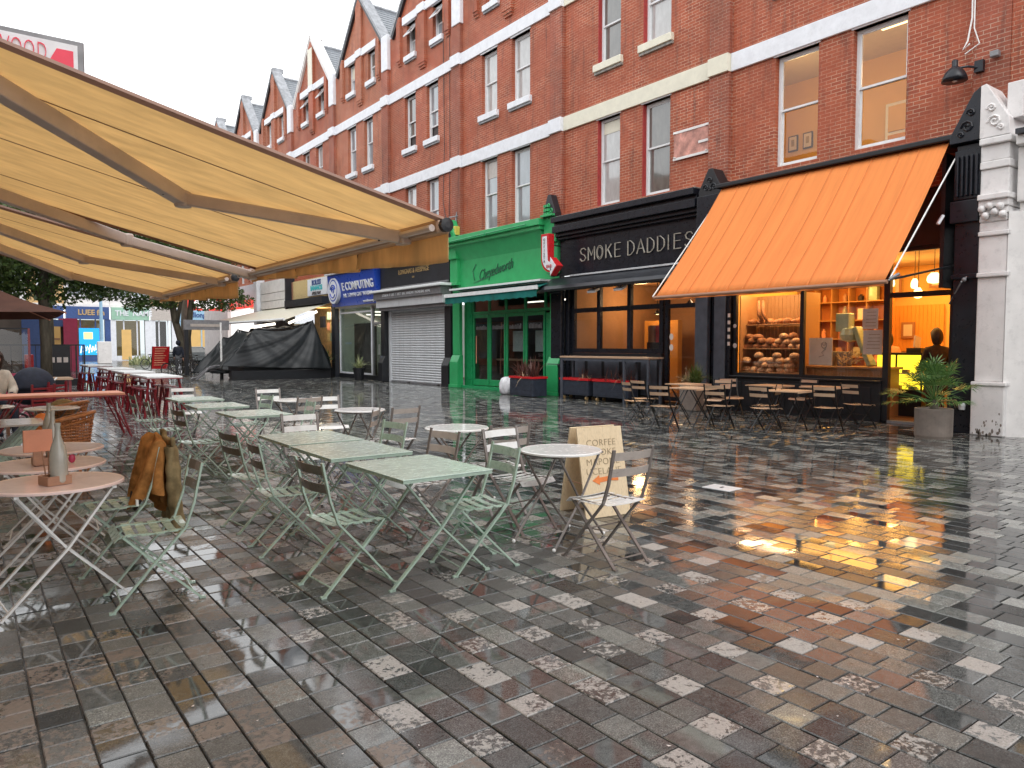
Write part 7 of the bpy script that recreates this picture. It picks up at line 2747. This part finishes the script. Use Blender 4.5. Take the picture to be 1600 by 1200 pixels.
# ============================================================ PEOPLE
def figure(name, joints, edges, mat, parent, subd=1):
    """one continuous skinned surface; joints: {key:(x,y,z,r)}; edges list of key pairs; first joint is the root"""
    keys = list(joints)
    me = bpy.data.meshes.new(name)
    me.from_pydata([joints[k][:3] for k in keys], [(keys.index(a), keys.index(b)) for a, b in edges], [])
    o = bpy.data.objects.new(name, me)
    C.objects.link(o)
    o.parent = parent
    md = o.modifiers.new('skin', 'SKIN')
    md.use_smooth_shade = True
    for k, v in zip(keys, me.skin_vertices[0].data):
        r = joints[k][3]
        v.radius = r if isinstance(r, tuple) else (r, r)
        v.use_root = (k == keys[0])
    q = o.modifiers.new('subd', 'SUBSURF')
    q.levels = q.render_levels = subd
    me.materials.append(M[mat])
    return o


def head(parent, c, rz, hair='hair', r=.105, long_=False):
    rot = Matrix.Rotation(rz, 4, 'Z')
    m = MB()
    def hf(u, v):
        th, ph = 2 * math.pi * u, math.pi * v
        x = .078 * math.sin(ph) * math.cos(th)
        y = .098 * math.sin(ph) * math.sin(th)
        z = .118 * math.cos(ph)
        if z < -.03:
            x *= 1 + (z + .03) * 4.5
            y *= 1 + (z + .03) * 2.5
        if y > .06 and abs(x) < .022 and -.035 < z < .025:
            y += .020
        return (x, y, z)
    o = m.grid(hf, 24, 20).build('head', 'skin', parent, smooth=True)
    o.matrix_local = Matrix.Translation(c) @ rot
    e = MB()
    for s in (-1, 1):
        e.ball((s * .032, .088, .012), .011, 8, 6)
    e.box(-.022, .022, .088, .094, -.055, -.048)
    q = e.build('eyes_and_mouth', 'ink', o)
    ea = MB()
    for s in (-1, 1):
        ea.ball((s * .080, 0, 0), .022, 8, 6, (.4, .8, 1.3))
    ea.build('ears', 'skin', o, smooth=True)
    hm = MB()
    def gf(u, v):
        th, ph = 2 * math.pi * u, math.pi * v * (.62 if not long_ else .8)
        k = (1.10 if not long_ else 1.24) + .03 * math.sin(th * 9)
        y = .104 * math.sin(ph) * math.sin(th) * k - .014
        z = .124 * math.cos(ph) * k
        if y > .05 and z < .06:
            z = .06
            y = min(y, .088)
        if long_ and y < .02:
            z -= .06 * v
        return (.085 * math.sin(ph) * math.cos(th) * k, y, z)
    hm.grid(gf, 24, 14).build('hair', hair, o, smooth=True)
    return o


def hand(parent, c, d, mat='skin', s=1.0):
    """palm and five fingers along direction d"""
    d = Vector(d).normalized()
    a = d.cross(Vector((0, 0, 1)))
    if a.length < .1:
        a = Vector((1, 0, 0))
    a.normalize()
    n = a.cross(d)
    c = Vector(c)
    m = MB()
    m.bar(c, c + d * .085 * s, .075 * s, .026 * s, n)
    for k, L in enumerate((.062, .074, .068, .05)):
        b = c + d * .083 * s + a * (.028 - .0185 * k) * s
        m.tube([b, b + d * L * .5 * s - n * .006 * s, b + d * L * .9 * s - n * .022 * s], [.009 * s, .008 * s, .006 * s], 6)
    b = c + d * .03 * s + a * .036 * s
    m.tube([b, b + (d * .6 + a) * .03 * s, b + (d + a * .7) * .05 * s], [.011 * s, .009 * s, .007 * s], 6)
    return m.build('hand', mat, parent, smooth=True)


# customer in the bakery, seen from the side and behind
p1 = thing('person', 'customer with bobbed brown hair in a dark coat standing at the bakery counter', 'person', (15.65, 6.72, .06), R(-40))
J = dict(pel=(0, 0, .92, (.17, .13)), belly=(0, .01, 1.12, (.165, .13)), chest=(0, 0, 1.32, (.185, .13)), neck=(0, 0, 1.48, .065), nt=(0, .01, 1.56, .05),
         sl=(-.19, 0, 1.40, .08), el=(-.25, .04, 1.13, .06), wl=(-.20, .24, 1.05, .045), sr=(.19, 0, 1.40, .08), er=(.25, .06, 1.14, .06), wr=(.16, .26, 1.06, .045),
         hl=(-.10, 0, .84, .11), kl=(-.11, .01, .48, .075), al=(-.11, -.01, .08, .05), tl=(-.11, .15, .04, .045), hr=(.10, 0, .84, .11), kr=(.11, .01, .48, .075), ar=(.11, -.01, .08, .05), tr=(.11, .15, .04, .045))
Eg = [('pel', 'belly'), ('belly', 'chest'), ('chest', 'neck'), ('neck', 'nt'), ('chest', 'sl'), ('sl', 'el'), ('el', 'wl'), ('chest', 'sr'), ('sr', 'er'), ('er', 'wr'), ('pel', 'hl'), ('hl', 'kl'), ('kl', 'al'), ('al', 'tl'), ('pel', 'hr'), ('hr', 'kr'), ('kr', 'ar'), ('ar', 'tr')]
figure('body', J, Eg, 'cloth', p1)
MB().lathe([(.20, .0), (.215, -.35), (.23, -.45)], (0, 0, 1.0), 18, False).build('coat_skirt', 'cloth', p1, smooth=True)
head(p1, (0, .03, 1.70), .3, long_=True)
hand(p1, (-.20, .27, 1.05), (.1, 1, -.1))
hand(p1, (.16, .29, 1.06), (-.1, 1, -.1))
# staff behind the counter
p2 = thing('person', 'member of staff with tied dark hair behind the glowing display case', 'person', (17.0, 8.35, .06), R(120))
J2 = {k: v for k, v in J.items()}
figure('body', J2, Eg, 'copper', p2)
head(p2, (0, .03, 1.66), -.2, long_=True)
hand(p2, (-.20, .27, 1.05), (0, 1, -.2))
hand(p2, (.16, .29, 1.06), (0, 1, -.2))
# walker by the red board
p3 = thing('person', 'walking person in a black hooded jacket and grey trousers beside the red board', 'person', (9.75, 44.2, 0), R(-20))
J3 = dict(J)
J3.update(kl=(-.11, .16, .50, .075), al=(-.11, .18, .09, .05), tl=(-.11, .32, .05, .045), kr=(.11, -.06, .48, .075), ar=(.11, -.28, .12, .05), tr=(.11, -.16, .04, .045), wl=(-.24, .16, .92, .045), wr=(.24, -.06, .88, .045), er=(.25, -.08, 1.12, .06))
figure('body', {k: (v if k[0] not in 'x' else v) for k, v in J3.items()}, Eg, 'clothg', p3)
UJ = {k: (v[0], v[1], v[2], (v[3][0] + .03, v[3][1] + .03) if isinstance(v[3], tuple) else v[3] + .022) for k, v in J3.items() if k in ('belly', 'chest', 'neck', 'sl', 'el', 'wl', 'sr', 'er', 'wr', 'pel')}
figure('jacket', UJ, [e for e in Eg if e[0] in UJ and e[1] in UJ], 'clothb', p3)
hd_ = head(p3, (0, .03, 1.70), .0)
MB().ball((0, -.02, 1.71), .135, 14, 10, (.95, 1, 1.1)).build('hood', 'clothb', p3, smooth=True)
hand(p3, (-.24, .17, .90), (0, .4, -1))
hand(p3, (.24, -.06, .86), (0, -.1, -1))
# seated person at the left edge and the pram
p4 = thing('person', 'seated person with brown hair and a cream coat at the left edge beside the pram', 'person', (.42, 15.6, 0), R(200))
J4 = dict(pel=(0, 0, .52, (.18, .15)), belly=(0, .02, .72, (.17, .14)), chest=(0, .06, .95, (.19, .14)), neck=(0, .10, 1.12, .065), nt=(0, .12, 1.19, .05),
          sl=(-.20, .06, 1.03, .085), el=(-.27, .14, .76, .065), wl=(-.14, .36, .72, .045), sr=(.20, .06, 1.03, .085), er=(.27, .16, .77, .065), wr=(.12, .38, .74, .045),
          hl=(-.11, .06, .50, .12), kl=(-.13, .46, .50, .085), al=(-.13, .48, .09, .055), tl=(-.13, .62, .04, .045), hr=(.11, .06, .50, .12), kr=(.13, .46, .50, .085), ar=(.13, .48, .09, .055), tr=(.13, .62, .04, .045))
figure('body', J4, Eg, 'clothb', p4)
UJ = {k: (v[0], v[1], v[2], (v[3][0] + .03, v[3][1] + .03) if isinstance(v[3], tuple) else v[3] + .022) for k, v in J4.items() if k in ('belly', 'chest', 'neck', 'sl', 'el', 'wl', 'sr', 'er', 'wr', 'pel')}
figure('coat', UJ, [e for e in Eg if e[0] in UJ and e[1] in UJ], 'clothc', p4)
head(p4, (0, .15, 1.32), 0, long_=True)
MB().ball((0, .10, 1.34), .14, 14, 10, (1, 1, 1.1)).build('hair_bun', 'hair', p4, smooth=True)
hand(p4, (-.14, .38, .72), (.3, 1, 0))
hand(p4, (.12, .40, .74), (-.3, 1, 0))
sch = thing('cafe_chair', 'low dark seat under the seated person at the left edge', 'chair', (.42, 15.6, 0))
BX(-.24, .24, -.24, .24, .34, .38).build('seat', 'brownw', sch)
for s in (-1, 1):
    for q in (-1, 1):
        BX(s * .2 - .02, s * .2 + .02, q * .2 - .02, q * .2 + .02, 0, .34).build('leg', 'brownw', sch)
pr_ = thing('pram', 'black hooded pram with a white handle bar beside the seated person', 'pram', (1.05, 16.9, 0), .4)
m_ = MB()
def hood(u, v):
    th, ph = math.pi * u, math.pi * (v - .0)
    return (.40 * math.cos(th) * (1 + .02 * math.cos(v * 40)), -.1 + .30 * math.cos(ph) * math.sin(th) + 0, .72 + .42 * math.sin(th) * math.sin(ph))
m_.grid(hood, 18, 20)
m_.build('hood', 'clothb', pr_, smooth=True, solid=.01)
MB().lathe([(.12, -.28), (.32, -.2), (.38, 0), (.40, .06)], (0, 0, .70), 20).build('carrycot', 'clothb', pr_, smooth=True)
MB().tube([(-.28, 0, .15), (.05, 0, .45), (.50, 0, .92)], .015, 6).tube([(-.5, .1, 1.0), (.35, .1, .18)], .014, 6).build('chassis', 'whitem', pr_)
for x in (-.3, .33):
    for y in (-.22, .22):
        MB().tube([(x + .13 * math.cos(k * .524), y, .14 + .13 * math.sin(k * .524)) for k in range(12)], .022, 6, True).build('wheel', 'rubber', pr_)
BX(-.32, .35, -.22, .22, .13, .16).build('axle_frame', 'blackm', pr_)
